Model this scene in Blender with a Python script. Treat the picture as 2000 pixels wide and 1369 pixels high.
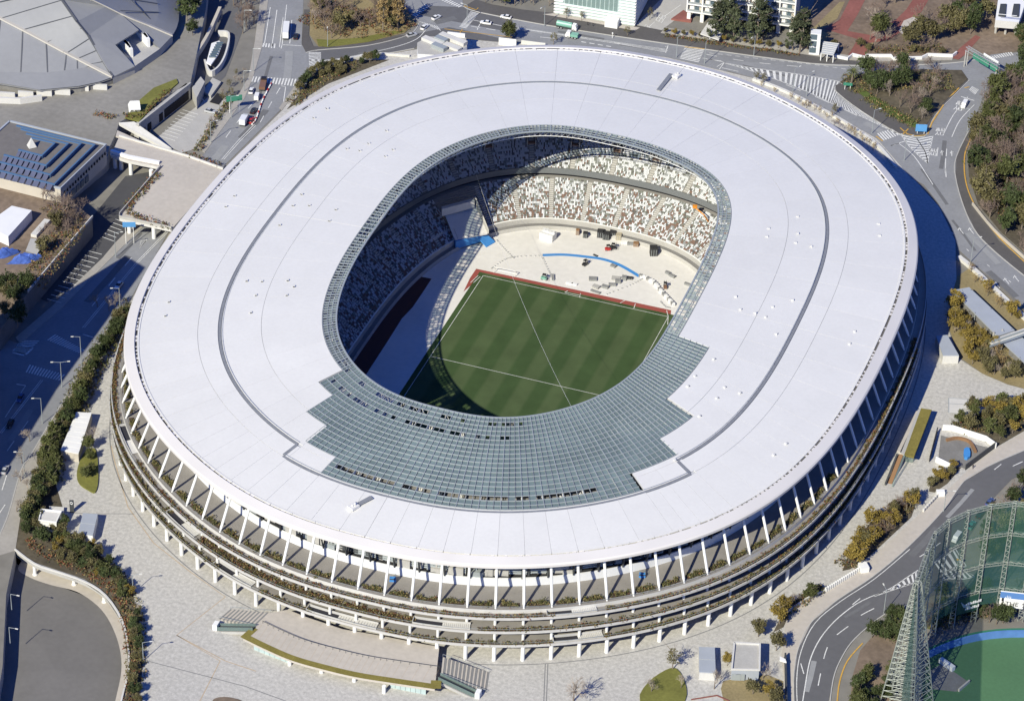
import bpy, bmesh, math, random
import numpy as np
from mathutils import Vector, Matrix
from mathutils.geometry import tessellate_polygon
random.seed(7); rng = np.random.default_rng(7)
for o in list(bpy.data.objects): bpy.data.objects.remove(o)
S = bpy.context.scene
COL = S.collection
R = math.radians
# ------------------------------------------------------------------ camera, sky, sun, exposure
# world: metres, origin over the centre spot, x across the pitch, y along it (away from the viewer), z=0 the plaza
F_PX, CAM = 6059.27, Vector((259.47, -802.63, 597.92))
PIT, YAW, ROL = 0.615685, -0.318343, 0.035973
fw = Vector((math.sin(YAW)*math.cos(PIT), math.cos(YAW)*math.cos(PIT), -math.sin(PIT)))
rt = Vector((math.cos(YAW), -math.sin(YAW), 0)); up = rt.cross(fw)
RT = rt*math.cos(ROL) + up*math.sin(ROL); UP = up*math.cos(ROL) - rt*math.sin(ROL)
cd = bpy.data.cameras.new('camera'); co = bpy.data.objects.new('camera', cd); COL.objects.link(co)
cd.sensor_width = 36; cd.lens = F_PX/2000*36; cd.clip_start = 5; cd.clip_end = 20000
m = Matrix.Identity(4)
for i in range(3): m[i][0], m[i][1], m[i][2], m[i][3] = RT[i], UP[i], -fw[i], CAM[i]
co.matrix_world = m; S.camera = co
SUN_AZ, SUN_EL = R(12), R(37)        # shadows fall towards +y, a little to +x
w = bpy.data.worlds.new('World'); S.world = w; w.use_nodes = True
nt = w.node_tree; bg = nt.nodes['Background']; sky = nt.nodes.new('ShaderNodeTexSky')
sky.sky_type = 'NISHITA'; sky.sun_disc = False; sky.sun_elevation = SUN_EL; sky.sun_rotation = math.pi + SUN_AZ
sky.air_density = 1.6; sky.dust_density = 0.0; sky.ozone_density = 10.0; sky.altitude = 0
hs = nt.nodes.new('ShaderNodeVectorMath'); hs.operation = 'MULTIPLY'; hs.inputs[1].default_value = (0.41, 0.60, 1.24); nt.links.new(sky.outputs[0], hs.inputs[0]); nt.links.new(hs.outputs[0], bg.inputs[0]); bg.inputs[1].default_value = 0.075
sd = bpy.data.lights.new('sun', 'SUN'); sd.energy = 4.8; sd.angle = R(0.5); sd.color = (1.0, 0.95, 0.76)
so = bpy.data.objects.new('sun', sd); COL.objects.link(so); so.location = (0, 0, 400)
ldir = Vector((math.sin(SUN_AZ)*math.cos(SUN_EL), math.cos(SUN_AZ)*math.cos(SUN_EL), -math.sin(SUN_EL)))
so.rotation_euler = ldir.to_track_quat('-Z', 'Y').to_euler()
S.view_settings.view_transform = 'Standard'; S.view_settings.look = 'None'
S.view_settings.exposure = 0.31; S.view_settings.gamma = 1.0; S.view_settings.use_curve_mapping = False
S.render.engine = 'CYCLES'; S.cycles.max_bounces = 6; S.cycles.transparent_max_bounces = 12

# ------------------------------------------------------------------ survey: photograph point -> place on a level z
def G(px, py, z=0.0):
    d = fw + RT*((px-1000)/F_PX) - UP*((py-684.5)/F_PX)
    t = (z-CAM.z)/d.z
    return Vector((CAM.x+d.x*t, CAM.y+d.y*t, z))
def GL(pts, z=0.0): return [G(p[0], p[1], p[2] if len(p) > 2 else z) for p in pts]
def smooth(P, n=6, closed=False):
    P = [Vector(p) for p in P]; out = []; N = len(P); rngs = N if closed else N-1
    for i in range(rngs):
        if closed: a, b, c, d = P[(i-1) % N], P[i], P[(i+1) % N], P[(i+2) % N]
        else: a, b, c, d = P[max(i-1, 0)], P[i], P[i+1], P[min(i+2, N-1)]
        for k in range(n):
            t = k/n
            out.append(0.5*((2*b)+(c-a)*t+(2*a-5*b+4*c-d)*t*t+(3*b-a-3*c+d)*t**3))
    if not closed: out.append(P[-1])
    return out

# ------------------------------------------------------------------ materials
MAT = {}
def mat(name, col, rough=0.8, spec=0.3, metal=0.0, noise=None, bump=None, rand=0.0, emit=None, alpha=None, trans=False):
    """noise = (scale, amount[, detail]) mottles the colour; bump = (scale, strength); rand varies it per object"""
    if name in MAT: return MAT[name]
    M = bpy.data.materials.new(name); M.use_nodes = True; t = M.node_tree; n = t.nodes; L = t.links
    b = n['Principled BSDF']; b.inputs['Roughness'].default_value = rough; b.inputs['Metallic'].default_value = metal
    b.inputs['Specular IOR Level'].default_value = spec
    src = n.new('ShaderNodeRGB'); src.outputs[0].default_value = (*col, 1); out = src.outputs[0]
    tc = n.new('ShaderNodeTexCoord')
    if noise:
        for k, (sc, am) in enumerate(noise if isinstance(noise[0], tuple) else [noise]):
            g = n.new('ShaderNodeTexNoise'); g.inputs['Scale'].default_value = sc; g.inputs['Detail'].default_value = 4
            L.new(tc.outputs['Object'], g.inputs['Vector'])
            r = n.new('ShaderNodeMapRange'); r.inputs['From Min'].default_value = 0.3; r.inputs['From Max'].default_value = 0.7
            r.inputs['To Min'].default_value = 1-am; r.inputs['To Max'].default_value = 1+am
            L.new(g.outputs['Fac'], r.inputs['Value'])
            mm = n.new('ShaderNodeVectorMath'); mm.operation = 'SCALE'; L.new(out, mm.inputs[0]); L.new(r.outputs[0], mm.inputs['Scale']); out = mm.outputs[0]
    if rand:
        oi = n.new('ShaderNodeObjectInfo'); r = n.new('ShaderNodeMapRange')
        r.inputs['To Min'].default_value = 1-rand; r.inputs['To Max'].default_value = 1+rand
        L.new(oi.outputs['Random'], r.inputs['Value'])
        mm = n.new('ShaderNodeVectorMath'); mm.operation = 'SCALE'; L.new(out, mm.inputs[0]); L.new(r.outputs[0], mm.inputs['Scale']); out = mm.outputs[0]
    L.new(out, b.inputs['Base Color'])
    if bump:
        g = n.new('ShaderNodeTexNoise'); g.inputs['Scale'].default_value = bump[0]; L.new(tc.outputs['Object'], g.inputs['Vector'])
        bb = n.new('ShaderNodeBump'); bb.inputs['Strength'].default_value = bump[1]; L.new(g.outputs['Fac'], bb.inputs['Height']); L.new(bb.outputs[0], b.inputs['Normal'])
    if emit: b.inputs['Emission Color'].default_value = (*emit[0], 1); b.inputs['Emission Strength'].default_value = emit[1]
    if alpha is not None:
        tr = n.new('ShaderNodeBsdfTransparent'); tr.inputs[0].default_value = (0.86, 0.93, 0.93, 1)
        mx = n.new('ShaderNodeMixShader'); mx.inputs[0].default_value = alpha
        L.new(tr.outputs[0], mx.inputs[1]); L.new(b.outputs[0], mx.inputs[2]); L.new(mx.outputs[0], n['Material Output'].inputs[0])
    MAT[name] = M; return M

mat('roof_white', (0.69, 0.68, 0.655), 0.36, 0.45, noise=((0.02, 0.03), (0.12, 0.018), (0.9, 0.02)), rand=.014)
mat('roof_under', (0.50, 0.51, 0.53), 0.7)
mat('eave_white', (0.64, 0.615, 0.60), 0.55, 0.3, noise=(0.06, 0.04))
mat('white_paint', (0.80, 0.80, 0.79), 0.5, noise=(0.3, 0.03))
mat('gutter', (0.22, 0.23, 0.25), 0.5, noise=(0.8, 0.12))
mat('slot_dark', (0.13, 0.125, 0.12), 0.8)
mat('steel_grey', (0.36, 0.395, 0.41), 0.45, 0.4, 0.2)
mat('steel_dark', (0.06, 0.065, 0.07), 0.6)
mat('roof_glass', (0.19, 0.25, 0.255), 0.22, 0.6, noise=(0.09, 0.18), rand=0.10, alpha=0.80)
mat('ring_glass', (0.24, 0.28, 0.30), 0.25, 0.6, alpha=0.28)
mat('concrete', (0.42, 0.41, 0.39), 0.85, noise=((0.25, 0.06), (2.0, 0.05)))
mat('concrete_light', (0.58, 0.57, 0.55), 0.85, noise=((0.2, 0.05), (1.5, 0.04)))
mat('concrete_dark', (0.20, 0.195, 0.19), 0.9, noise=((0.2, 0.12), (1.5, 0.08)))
mat('deck_floor', (0.255, 0.24, 0.225), 0.85, noise=((0.3, 0.06), (2, 0.05)))
mat('wall_white', (0.72, 0.73, 0.75), 0.6, noise=(0.2, 0.03))
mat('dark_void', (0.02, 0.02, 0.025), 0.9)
mat('stand_concrete', (0.30, 0.29, 0.28), 0.85, noise=(0.8, 0.06))
mat('floor_cover', (0.70, 0.68, 0.65), 0.7, noise=((0.05, 0.05), (0.5, 0.04)))
mat('track_red', (0.30, 0.075, 0.06), 0.85, noise=((0.15, 0.07), (1.5, 0.05)))
mat('line_white', (0.68, 0.68, 0.66), 0.7, noise=((0.15, .10), (1.6, 0.22)))
mat('mat_blue', (0.06, 0.25, 0.60), 0.6, noise=(0.6, 0.06))
SEATC = [('seat_white', (0.68, 0.70, 0.745)), ('seat_grey', (0.33, 0.345, 0.36)), ('seat_green', (0.22, 0.235, 0.21)), ('seat_brown', (0.23, 0.15, 0.12)), ('seat_dark', (0.14, 0.135, 0.13))]
for a_, b_ in SEATC: mat(a_, b_, 0.55)

# ------------------------------------------------------------------ mesh helpers
class MB:
    def __init__(s): s.v = []; s.f = []; s.m = []
    def add(s, vs, fs, mi=0):
        o = len(s.v); s.v.extend([tuple(v) for v in vs]); s.f.extend([tuple(i+o for i in f) for f in fs]); s.m.extend([mi]*len(fs)); return s
    def quad(s, a, b, c, d, mi=0): return s.add([a, b, c, d], [(0, 1, 2, 3)], mi)
    def poly(s, pts, mi=0):
        pts = [Vector(p) for p in pts]
        tri = tessellate_polygon([[Vector((p.x, p.y, 0)) for p in pts]])
        n = 0; fs = []
        for a, b, c in tri:
            A, B, C = pts[a], pts[b], pts[c]
            if (B.x-A.x)*(C.y-A.y)-(B.y-A.y)*(C.x-A.x) < 0: a, c = c, a
            fs.append((a, b, c))
        return s.add(pts, fs, mi)
    def prism(s, pts, h, mi=0, side=None):
        """solid from outline pts (top) down by h"""
        pts = [Vector(p) for p in pts]; A = sum(a.x*b.y-b.x*a.y for a, b in zip(pts, pts[1:]+pts[:1]))
        if A < 0: pts = pts[::-1]
        s.poly(pts, mi); N = len(pts); lo = [p-Vector((0, 0, h)) for p in pts]
        s.add(pts+lo, [(i, N+i, N+(i+1) % N, (i+1) % N) for i in range(N)], mi if side is None else side); return s
    def box(s, c, sz, rz=0, mi=0, M=None, taper=1.0):
        x, y, z = sz[0]/2, sz[1]/2, sz[2]
        vs = [Vector((sx*x*(taper if k else 1), sy*y*(taper if k else 1), z*k)) for k in (0, 1) for sx, sy in ((-1, -1), (1, -1), (1, 1), (-1, 1))]
        T = Matrix.Translation(Vector(c)) @ Matrix.Rotation(rz, 4, 'Z')
        if M is not None: T = M @ T
        return s.add([T @ v for v in vs], [(3, 2, 1, 0), (4, 5, 6, 7), (0, 1, 5, 4), (1, 2, 6, 5), (2, 3, 7, 6), (3, 0, 4, 7)], mi)
    def tube(s, a, b, r0, r1=None, n=6, mi=0, cap=True):
        a, b = Vector(a), Vector(b); r1 = r0 if r1 is None else r1; d = (b-a)
        if d.length < 1e-6: return s
        q = d.to_track_quat('Z', 'Y'); vs = []
        for P, r in ((a, r0), (b, r1)):
            for k in range(n): vs.append(P + q @ Vector((math.cos(2*math.pi*k/n)*r, math.sin(2*math.pi*k/n)*r, 0)))
        fs = [(k, (k+1) % n, n+(k+1) % n, n+k) for k in range(n)]
        if cap: fs += [tuple(range(n-1, -1, -1)), tuple(range(n, 2*n))]
        return s.add(vs, fs, mi)
    def beam(s, a, b, wd, h, mi=0):
        """rectangular bar from a to b, top at a/b z"""
        a, b = Vector(a), Vector(b); d = (b-a); x = Vector((d.y, -d.x, 0))
        x = x.normalized()*wd/2 if x.length > 1e-6 else Vector((wd/2, 0, 0)); u = Vector((0, 0, h))
        return s.add([a-x-u, a+x-u, b+x-u, b-x-u, a-x, a+x, b+x, b-x], [(3, 2, 1, 0), (4, 5, 6, 7), (0, 1, 5, 4), (1, 2, 6, 5), (2, 3, 7, 6), (3, 0, 4, 7)], mi)
    def ribbon(s, P, wd, z=None, mi=0, closed=False):
        P = [Vector(p) for p in P]; N = len(P); Lf = []; Rt = []
        for i in range(N):
            if closed: d = P[(i+1) % N]-P[i-1]
            else: d = P[min(i+1, N-1)]-P[max(i-1, 0)]
            x = Vector((d.y, -d.x, 0)).normalized()*wd/2
            Lf.append(P[i]-x); Rt.append(P[i]+x)
        k = N if closed else N-1
        return s.add(Lf+Rt, [(i, N+i, N+(i+1) % N, (i+1) % N) for i in range(k)], mi)
    def wallstrip(s, P, h, wd, mi=0, closed=False):
        """upright wall along P (base line), height h, width wd"""
        P = [Vector(p) for p in P]; N = len(P); vs = []
        for i in range(N):
            if closed: d = P[(i+1) % N]-P[i-1]
            else: d = P[min(i+1, N-1)]-P[max(i-1, 0)]
            x = Vector((d.y, -d.x, 0)).normalized()*wd/2; u = Vector((0, 0, h))
            vs += [P[i]-x, P[i]+x, P[i]+x+u, P[i]-x+u]
        fs = []
        for i in range(N if closed else N-1):
            a, b = 4*i, 4*((i+1) % N)
            fs += [(a+1, b+1, b+2, a+2), (a+2, b+2, b+3, a+3), (a+3, b+3, b, a)]
        if not closed: fs += [(0, 1, 2, 3), (4*N-1, 4*N-2, 4*N-3, 4*N-4)]
        return s.add(vs, fs, mi)
    def build(s, name, mats, parent=None, smooth_=False, local=False):
        mats = mats if isinstance(mats, (list, tuple)) else [mats]
        V = np.array(s.v, dtype=float).reshape(-1, 3); loc = Vector((0, 0, 0))
        if not local:
            if parent is None:
                loc = Vector(((V[:, 0].min()+V[:, 0].max())/2, (V[:, 1].min()+V[:, 1].max())/2, V[:, 2].min())); V = V-np.array(loc)
            else: V = V-np.array(wloc(parent))
        me = bpy.data.meshes.new(name); me.from_pydata(V.tolist(), [], s.f)
        for k in mats: me.materials.append(MAT[k])
        if len(mats) > 1: me.polygons.foreach_set('material_index', s.m)
        if smooth_: me.polygons.foreach_set('use_smooth', [True]*len(s.f))
        me.update(); o = bpy.data.objects.new(name, me); COL.objects.link(o); o.location = loc
        if parent is not None: o.parent = parent
        return o
def wloc(o):
    l = Vector((0, 0, 0))
    while o is not None: l = l+o.location; o = o.parent
    return l
def empty(name, loc=(0, 0, 0), rz=0):
    o = bpy.data.objects.new(name, None); COL.objects.link(o); o.location = loc; o.rotation_euler.z = rz; o.empty_display_size = 1; return o
def tag(o, label, cat, group=None):
    o['label'] = label; o['category'] = cat
    if group: o['group'] = group
    return o
def struct(o): o['kind'] = 'structure'; return o
def stuff(o): o['kind'] = 'stuff'; return o
def share(src, name, parent=None, loc=(0, 0, 0), rz=0, sc=None):
    o = bpy.data.objects.new(name, src.data); COL.objects.link(o); o.location = loc; o.rotation_euler.z = rz
    if sc is not None: o.scale = sc if isinstance(sc, (tuple, list)) else (sc, sc, sc)
    if parent is not None: o.parent = parent
    return o
def copy_tree(o, parent=None):
    c = o.copy(); COL.objects.link(c); c.parent = parent
    for ch in o.children: copy_tree(ch, c)
    return c

# ================================================================== THE STADIUM
FO = [0.9994, -0.00027, -0.00071, 0.00104, -0.00118, 0.00131, 0.00114, 0.00031, 0.00307, -0.00162, 0.00103, -0.00764, 0.00045]
FI = [0.99786, -0.00163, -0.00079, -0.0013, -0.00248, -0.00965, 0.00969, -0.0014, -0.00114, -0.00592, -0.00304, -0.00521, -0.00489]
def four(c, t): return c[0]+sum(c[2*k-1]*math.cos(k*t)+c[2*k]*math.sin(k*t) for k in range(1, 7))
def sup(t, a, b, n, x0, y0, f=1.0):
    c, s_ = math.cos(t), math.sin(t)
    return (x0+a*f*math.copysign(abs(c)**(2/n), c), y0+b*f*math.copysign(abs(s_)**(2/n), s_))
def OUT(t, d=0.0): return sup(t, 120.41+d, 151.0+d, 2.322, 0.92, -0.32, four(FO, t))
def INN(t): return sup(t, 54.09, 83.98, 2.657, 0.54, -1.34, four(FI, t))
def ARE(t, d=0.0): return sup(t, 59+d, 94+d, 2.7-0.006*max(d, 0), 0.3, 0)
ZR0, ZR1 = 32.6, 37.2
def RS(t, u, dz=0.0):
    o = OUT(t); i = INN(t)
    return Vector((o[0]+(i[0]-o[0])*u, o[1]+(i[1]-o[1])*u, ZR0+(ZR1-ZR0)*max(u, 0)**0.9+dz))
# parameter by arc length of the outline
_tt = np.linspace(-math.pi, math.pi, 4001); _xy = np.array([OUT(t) for t in _tt]); _s = np.r_[0, np.cumsum(np.hypot(*np.diff(_xy, axis=0).T))]; PERIM = _s[-1]
def T(w): return float(np.interp((w % 1.0)*PERIM, _s, _tt))
def Wt(t): return float(np.interp(t, _tt, _s)/PERIM)
D = math.radians
STEPS = [(-121, -114, .797), (-114, -107, .632), (-107, -100, .488), (-100, -47.4, .362), (-47.4, -37, .482), (-37, -27, .61), (-27, -9, .775)]
def umin(t):
    g = math.degrees(t)
    for a, b, u in STEPS:
        if a <= g < b: return u
    return .935
stadium = tag(empty('stadium'), 'huge oval stadium with white ring roof around an open green pitch', 'stadium')

# --- white roof panels: 54 bays by up to four rings, each a slab with an open seam round it
bnd = [T(k/54) for k in range(54)]
for g in (-121, -114, -107, -100, -47.4, -37, -27, -9):
    k = min(range(54), key=lambda i: abs(bnd[i]-D(g))); bnd[k] = D(g)
bnd.sort(); U0 = .068
def slab(mb, t0, t1, u0, u1, zt, th, n=5, eps_t=0.0, mi=0):
    ts = [t0+(t1-t0)*k/n for k in range(n+1)]
    m_ = max(1, int((u1-u0)/.12)); us = [u0+(u1-u0)*k/m_ for k in range(m_+1)]
    top = [[RS(t, u, zt) for u in us] for t in ts]; idx = {}; vs = []
    for i in range(n+1):
        for j in range(m_+1): idx[i, j] = len(vs); vs.append(top[i][j])
    fs = [(idx[i, j], idx[i+1, j], idx[i+1, j+1], idx[i, j+1]) for i in range(n) for j in range(m_)]
    ring = [(i, 0) for i in range(n+1)]+[(n, j) for j in range(1, m_+1)]+[(i, m_) for i in range(n-1, -1, -1)]+[(0, j) for j in range(m_-1, 0, -1)]
    o = len(vs); N = len(ring); vs += [top[i][j]-Vector((0, 0, th)) for i, j in ring]
    fs += [(idx[ring[k]], o+k, o+(k+1) % N, idx[ring[(k+1) % N]]) for k in range(N)]
    mb.add(vs, fs, mi)
under = MB()
for k in range(54):
    t0 = bnd[k]; t1 = bnd[(k+1) % 54]
    if t1 < t0: t1 += 2*math.pi
    tm = (t0+t1)/2; um = umin(tm if tm <= math.pi else tm-2*math.pi)
    jog = -108 < math.degrees(tm if tm <= math.pi else tm-2*math.pi) < -38
    edges = [U0, .346, .449, .645, .932]
    gut = .346 if jog else .449
    e = [x for x in edges if x < um-.03]+[um-.003]
    gp = .032/PERIM; tin = lambda a_, b_: (T(Wt(a_ if a_ <= math.pi else a_-2*math.pi)+gp), T(Wt(b_ if b_ <= math.pi else b_-2*math.pi)-gp)); south = -152 < math.degrees(tm if tm <= math.pi else tm-2*math.pi) < -18
    for a, b in zip(e, e[1:]):
        a2 = a+(.009 if abs(a-gut) < 1e-6 else .0007); b2 = b-(.009 if abs(b-gut) < 1e-6 else .0007)
        for ta, tb_ in (((t0, tm), (tm, t1)) if south and a == U0 else ((t0, t1),)):
            qa, qb = tin(ta, tb_); qb = qb+2*math.pi if qb < qa else qb; p = MB(); slab(p, qa, qb, a2, b2, 0, .25); p.build('roof_panel', 'roof_white', stadium, smooth_=False)
    slab(under, t0, t1, U0-.004, um-.001, -.30, .3)
under.build('roof_deck', 'roof_under', stadium)
def strip_u(mb, t0, t1, u0, u1, zt, th, n): slab(mb, t0, t1, u0, u1, zt, th, n)
gt = MB(); TJ0, TJ1 = D(-108), D(-38)
slab(gt, TJ1, TJ0+2*math.pi, .4425, .4555, .02, .2, 140); slab(gt, TJ0, TJ1, .3395, .3525, .02, .2, 60)
for tj in (TJ0, TJ1): slab(gt, tj-.006, tj+.006, .3525, .4425, .03, .2, 2)
gt.build('roof_gutter', 'gutter', stadium)
rail = MB()
for ua, ub, a, b, n in ((.4605, .4605, TJ1, TJ0+2*math.pi, 170), (.3575, .3575, TJ0, TJ1, 70)):
    P = [RS(a+(b-a)*k/n, ua, .35) for k in range(n+1)]
    for A, B in zip(P, P[1:]): rail.beam(A, B, .08, .08)
    for A in P[::2]: rail.tube(A-Vector((0, 0, .35)), A, .05, n=4)
stuff(rail.build('gutter_rail', 'steel_grey', stadium))
# --- eave rim: sloping fascia, dark slot with louvres, soffit
N = 432; rim = MB(); sof = MB(); slot = MB(); ts = [T(k/N) for k in range(N)]
prof = [(0.0, -1.15), (0.0, -.35), (.006, 0.0), (.050, .55), (.053, .10)]
vs = [RS(t, u, dz) if u > 0 else Vector((*OUT(t), ZR0+dz)) for t in ts for u, dz in prof]; K = len(prof)
rim.add(vs, [(i*K+j, ((i+1) % N)*K+j, ((i+1) % N)*K+j+1, i*K+j+1) for i in range(N) for j in range(K-1)])
rim.build('eave_rim', 'eave_white', stadium)
vs = [RS(t, u, dz) for t in ts for u, dz in ((.0, -1.15), (.06, -1.4), (.22, -3.0), (.45, -4.5), (.62, -4.2))]; K = 5
vs = [Vector((*OUT(ts[i//K]), ZR0-1.15)) if i % K == 0 else v for i, v in enumerate(vs)]
sof.add(vs, [(i*K+j, i*K+j+1, ((i+1) % N)*K+j+1, ((i+1) % N)*K+j) for i in range(N) for j in range(K-1)])
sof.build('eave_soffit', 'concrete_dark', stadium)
vs = [RS(t, u, -.25) for t in ts for u in (.052, .069)]
slot.add(vs, [(i*2, ((i+1) % N)*2, ((i+1) % N)*2+1, i*2+1) for i in range(N)]); slot.build('eave_slot', 'slot_dark', stadium)
lv = MB()
for k in range(0, N):
    if rng.random() < .8:
        t = ts[k]; d_ = .006*rng.random()
        a, b = T((k+.08)/N), T((k+.08+.3+.55*rng.random())/N); a_, b_ = (.0535, .060+d_)
        lv.quad(RS(a, a_, .1), RS(b, a_, .1), RS(b, b_, .02), RS(a, b_, .02))
stuff(lv.build('eave_louvre', 'eave_white', stadium))
for k in range(108):      # bays of the lip inside the slot
    a, b = T((k+.01)/108), T((k+.99)/108)
    p = MB(); slab(p, a, b, .0635, .0715, .18, .45, 3); p.build('eave_lip', 'roof_white', stadium)

# --- glazing: bars, panes
CN = 324; bars = MB(); panes = []
UR = [1-.0322*k for k in range(21)]
for k in range(CN):
    t0, t1 = T(k/CN), T((k+1)/CN)
    if t1 < t0: t1 += 2*math.pi
    tm = (t0+t1)/2; um = umin(tm if tm <= math.pi else tm-2*math.pi)
    a = RS(t0, um, .12); b = RS(t0, 1.0, .12)
    if um < .9:
        nseg = max(1, int((1-um)/.2))
        for j in range(nseg): bars.beam(RS(t0, um+(1-um)*j/nseg, .14), RS(t0, um+(1-um)*(j+1)/nseg, .14), .2 if k % 3 == 0 else .13, .42 if k % 3 == 0 else .3)
        rows = [u for u in UR if u > um+.012]+[um]
    else:
        bars.beam(a, b, .28 if k % 3 == 0 else .12, .35); rows = [1.0, .9785, .957, .935]
    for j, u in enumerate(rows):
        wd = .5 if j in (0,) else .16
        bars.beam(RS(t0, u, .10), RS(t1, u, .10), wd, .5 if j == 0 else .3)
    for j, (u1, u0) in enumerate(zip(rows, rows[1:])):
        tg = math.degrees(tm if tm <= math.pi else tm-2*math.pi)
        if um < .9 and ((j == 17 and -101 < tg < -56 and rng.random() < .8) or (j in (1, 4) and tg < -68 and rng.random() < .62)): continue      # open rows above the trusses
        if um >= .9 and rng.random() < .35: continue
        q = [RS(t0+(t1-t0)*.06, u0+.0015, -.2), RS(t1-(t1-t0)*.06, u0+.0015, -.2), RS(t1-(t1-t0)*.06, u1-.0015, -.2), RS(t0+(t1-t0)*.06, u1-.0015, -.2)]
        ar = ((q[1]-q[0]).length*(q[3]-q[0]).length)/((q[0]-CAM).length**2)
        panes.append((ar*(1 if um < .9 else .01), q, um < .9))
stuff(bars.build('glazing_bars', 'steel_grey', stadium))
panes.sort(key=lambda x: -x[0]); big = MB(); small = MB()
def paneg(mb, q):
    lo = [p-Vector((0, 0, .06)) for p in q]
    mb.add(q+lo, [(0, 1, 2, 3), (7, 6, 5, 4), (0, 4, 5, 1), (1, 5, 6, 2), (2, 6, 7, 3), (3, 7, 4, 0)])
for i, (ar, q, g) in enumerate(panes):
    if i < 300: p = MB(); paneg(p, q); p.build('glass_pane', 'roof_glass', stadium)
    else: paneg(big if g else small, q)
stuff(big.build('glass_panes', 'roof_glass', stadium)); stuff(small.build('ring_glass_panes', 'ring_glass', stadium))
# inner ring truss hanging below the opening, and radial trusses under the glass
tr = MB(); n = 216
for k in range(n):
    t0, t1 = T(k/n), T((k+1)/n)
    A0, A1 = RS(t0, .985, -.6), RS(t1, .985, -.6); B0, B1 = RS(t0, .965, -3.2), RS(t1, .965, -3.2)
    tr.beam(A0, A1, .16, .16); tr.beam(B0, B1, .18, .18); tr.tube(A0, B1, .05, n=4); tr.tube(A0, B0, .05, n=4)
stuff(tr.build('ring_truss', 'white_paint', stadium))
for k in range(108):
    t = T(k/108); um = umin(t)
    if um > .9: continue
    p = MB(); us = [um+(1-um)*j/8 for j in range(9)]
    for a, b in zip(us, us[1:]):
        A, B = RS(t, a, -.6), RS(t, b, -.6); C, E_ = RS(t, a, -3.4-1.6*(1-a)), RS(t, b, -3.4-1.6*(1-b))
        p.beam(A, B, .3, .3); p.beam(C, E_, .35, .35); p.tube(C, B, .12, n=4); p.tube(A, C, .1, n=4)
    p.build('roof_truss', 'white_paint', stadium)
# --- roof furniture: small vents and two hatches with their gangways
vp = MB(); vp.box((0, 0, 0), (.8, .65, .4), 0, 0); vp.box((.02, .02, .4), (.88, .74, .1), 0, 0); vp.box((.1, .52, .12), (.8, .06, .3), 0, 1)
vent0 = vp.build('roof_vent', ['roof_white', 'steel_dark'], stadium, local=True)
VENTS = [(640,213),(614,231),(756,256),(721,281),(704,295),(769,293),(754,306),(679,291),(459,383),(442,404),(590,380),(573,402),(657,410),(644,432),(482,549),(512,550),(500,577),(490,611),(560,577),(574,560),(562,548),(330,590),(323,617),(547,440),(605,402),
 (1558,424),(1558,457),(1554,475),(1584,482),(1501,447),(1498,463),(1716,438),(1718,461),(1446,605),(1437,580),(1475,612),(1548,587),(1509,600),(1495,620),(1516,653),(1669,648),(1659,672),(1357,735),(1343,755),(1445,768),(1400,778),(1415,757),(1366,813),(1535,867),(1511,889),(1318,899),(1394,702)]
for i, (x, y) in enumerate(VENTS):
    P = G(x, y, 35)
    for _ in range(3):       # settle onto the sloping roof
        o = Vector((P.x, P.y)); best = min(((Vector(RS(t, u)[:2])-o).length, t, u) for t in _tt[::60] for u in np.linspace(.08, .93, 18))
        P = G(x, y, RS(best[1], best[2]).z+.02)
    if i == 0: vent0.location = P; v = vent0
    else: v = share(vent0, 'roof_vent', stadium, P, sc=.9)
    v.rotation_euler.z = math.atan2(P.y, P.x)
for (hx, hy, gx, gy) in ((1321, 150, 1286, 178), (690, 991, 716, 972)):
    A, B = G(hx, hy, 33.9), G(gx, gy, 34.6); hz = math.atan2((B-A).y, (B-A).x)
    p = MB(); p.box(A, (2.9, 2.4, .8), hz); p.box(A+Vector((0, 0, .8)), (1.0, .7, .5), hz); p.box(A+Vector((.5, .3, .8)), (.4, .4, .9), hz); h = p.build('roof_hatch', 'roof_white', stadium)
    C = G(1311 if hx > 1000 else 728, 146 if hx > 1000 else 976, 34.0)
    p = MB(); p.beam((C if hx > 1000 else A)+Vector((0, 0, .35)), B+Vector((0, 0, .35)) if hx > 1000 else G(726, 970, 34.8), 1.5, .2); p.build('roof_gangway', 'gutter', stadium)

# --- decks, facade
mat('deck_edge', (0.50, 0.49, 0.475), .8, noise=(.5, .05)); mat('service_shade', (0.03, 0.03, 0.032), .8); mat('ring_fascia', (0.16, 0.17, 0.18), .6)
def ring(mb, d0, z0, d1, z1, n=216, t0=0.0, t1=1.0, mi=0, fn=OUT):
    """band between offset d0 at z0 and offset d1 at z1 (faces up when d0 is outer)"""
    full = abs(t1-t0-1) < 1e-6; ks = [t0+(t1-t0)*k/n for k in range(n if full else n+1)]
    A = [Vector((*fn(T(k), d0), z0)) for k in ks]; B = [Vector((*fn(T(k), d1), z1)) for k in ks]; m_ = len(ks)
    mb.add(A+B, [(i, (i+1) % m_, m_+(i+1) % m_, m_+i) for i in range(m_ if full else m_-1)], mi); return mb
ZA, ZB, ZC, ZQ = 16.4, 11.9, 6.7, 17.7
DECKS = [('upper', ZA, 4.5, -1.0), ('middle', ZB, 5.2, -6.0), ('lower', ZC, 5.1, -6.0)]
for nm, z, d, di in DECKS:
    p = MB(); ring(p, d-.3, z, di, z, mi=0)                       # floor
    ring(p, d, z+.3, d-.3, z+.3, mi=1); ring(p, d, z-.5, d, z+.3, mi=1); ring(p, d-.3, z+.3, d-.3, z, mi=1)
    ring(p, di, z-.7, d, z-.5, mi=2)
    o = p.build('deck', ['deck_floor', 'deck_edge', 'concrete_dark'], stadium); o['label'] = nm+' planted deck ring with pale edge'
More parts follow.
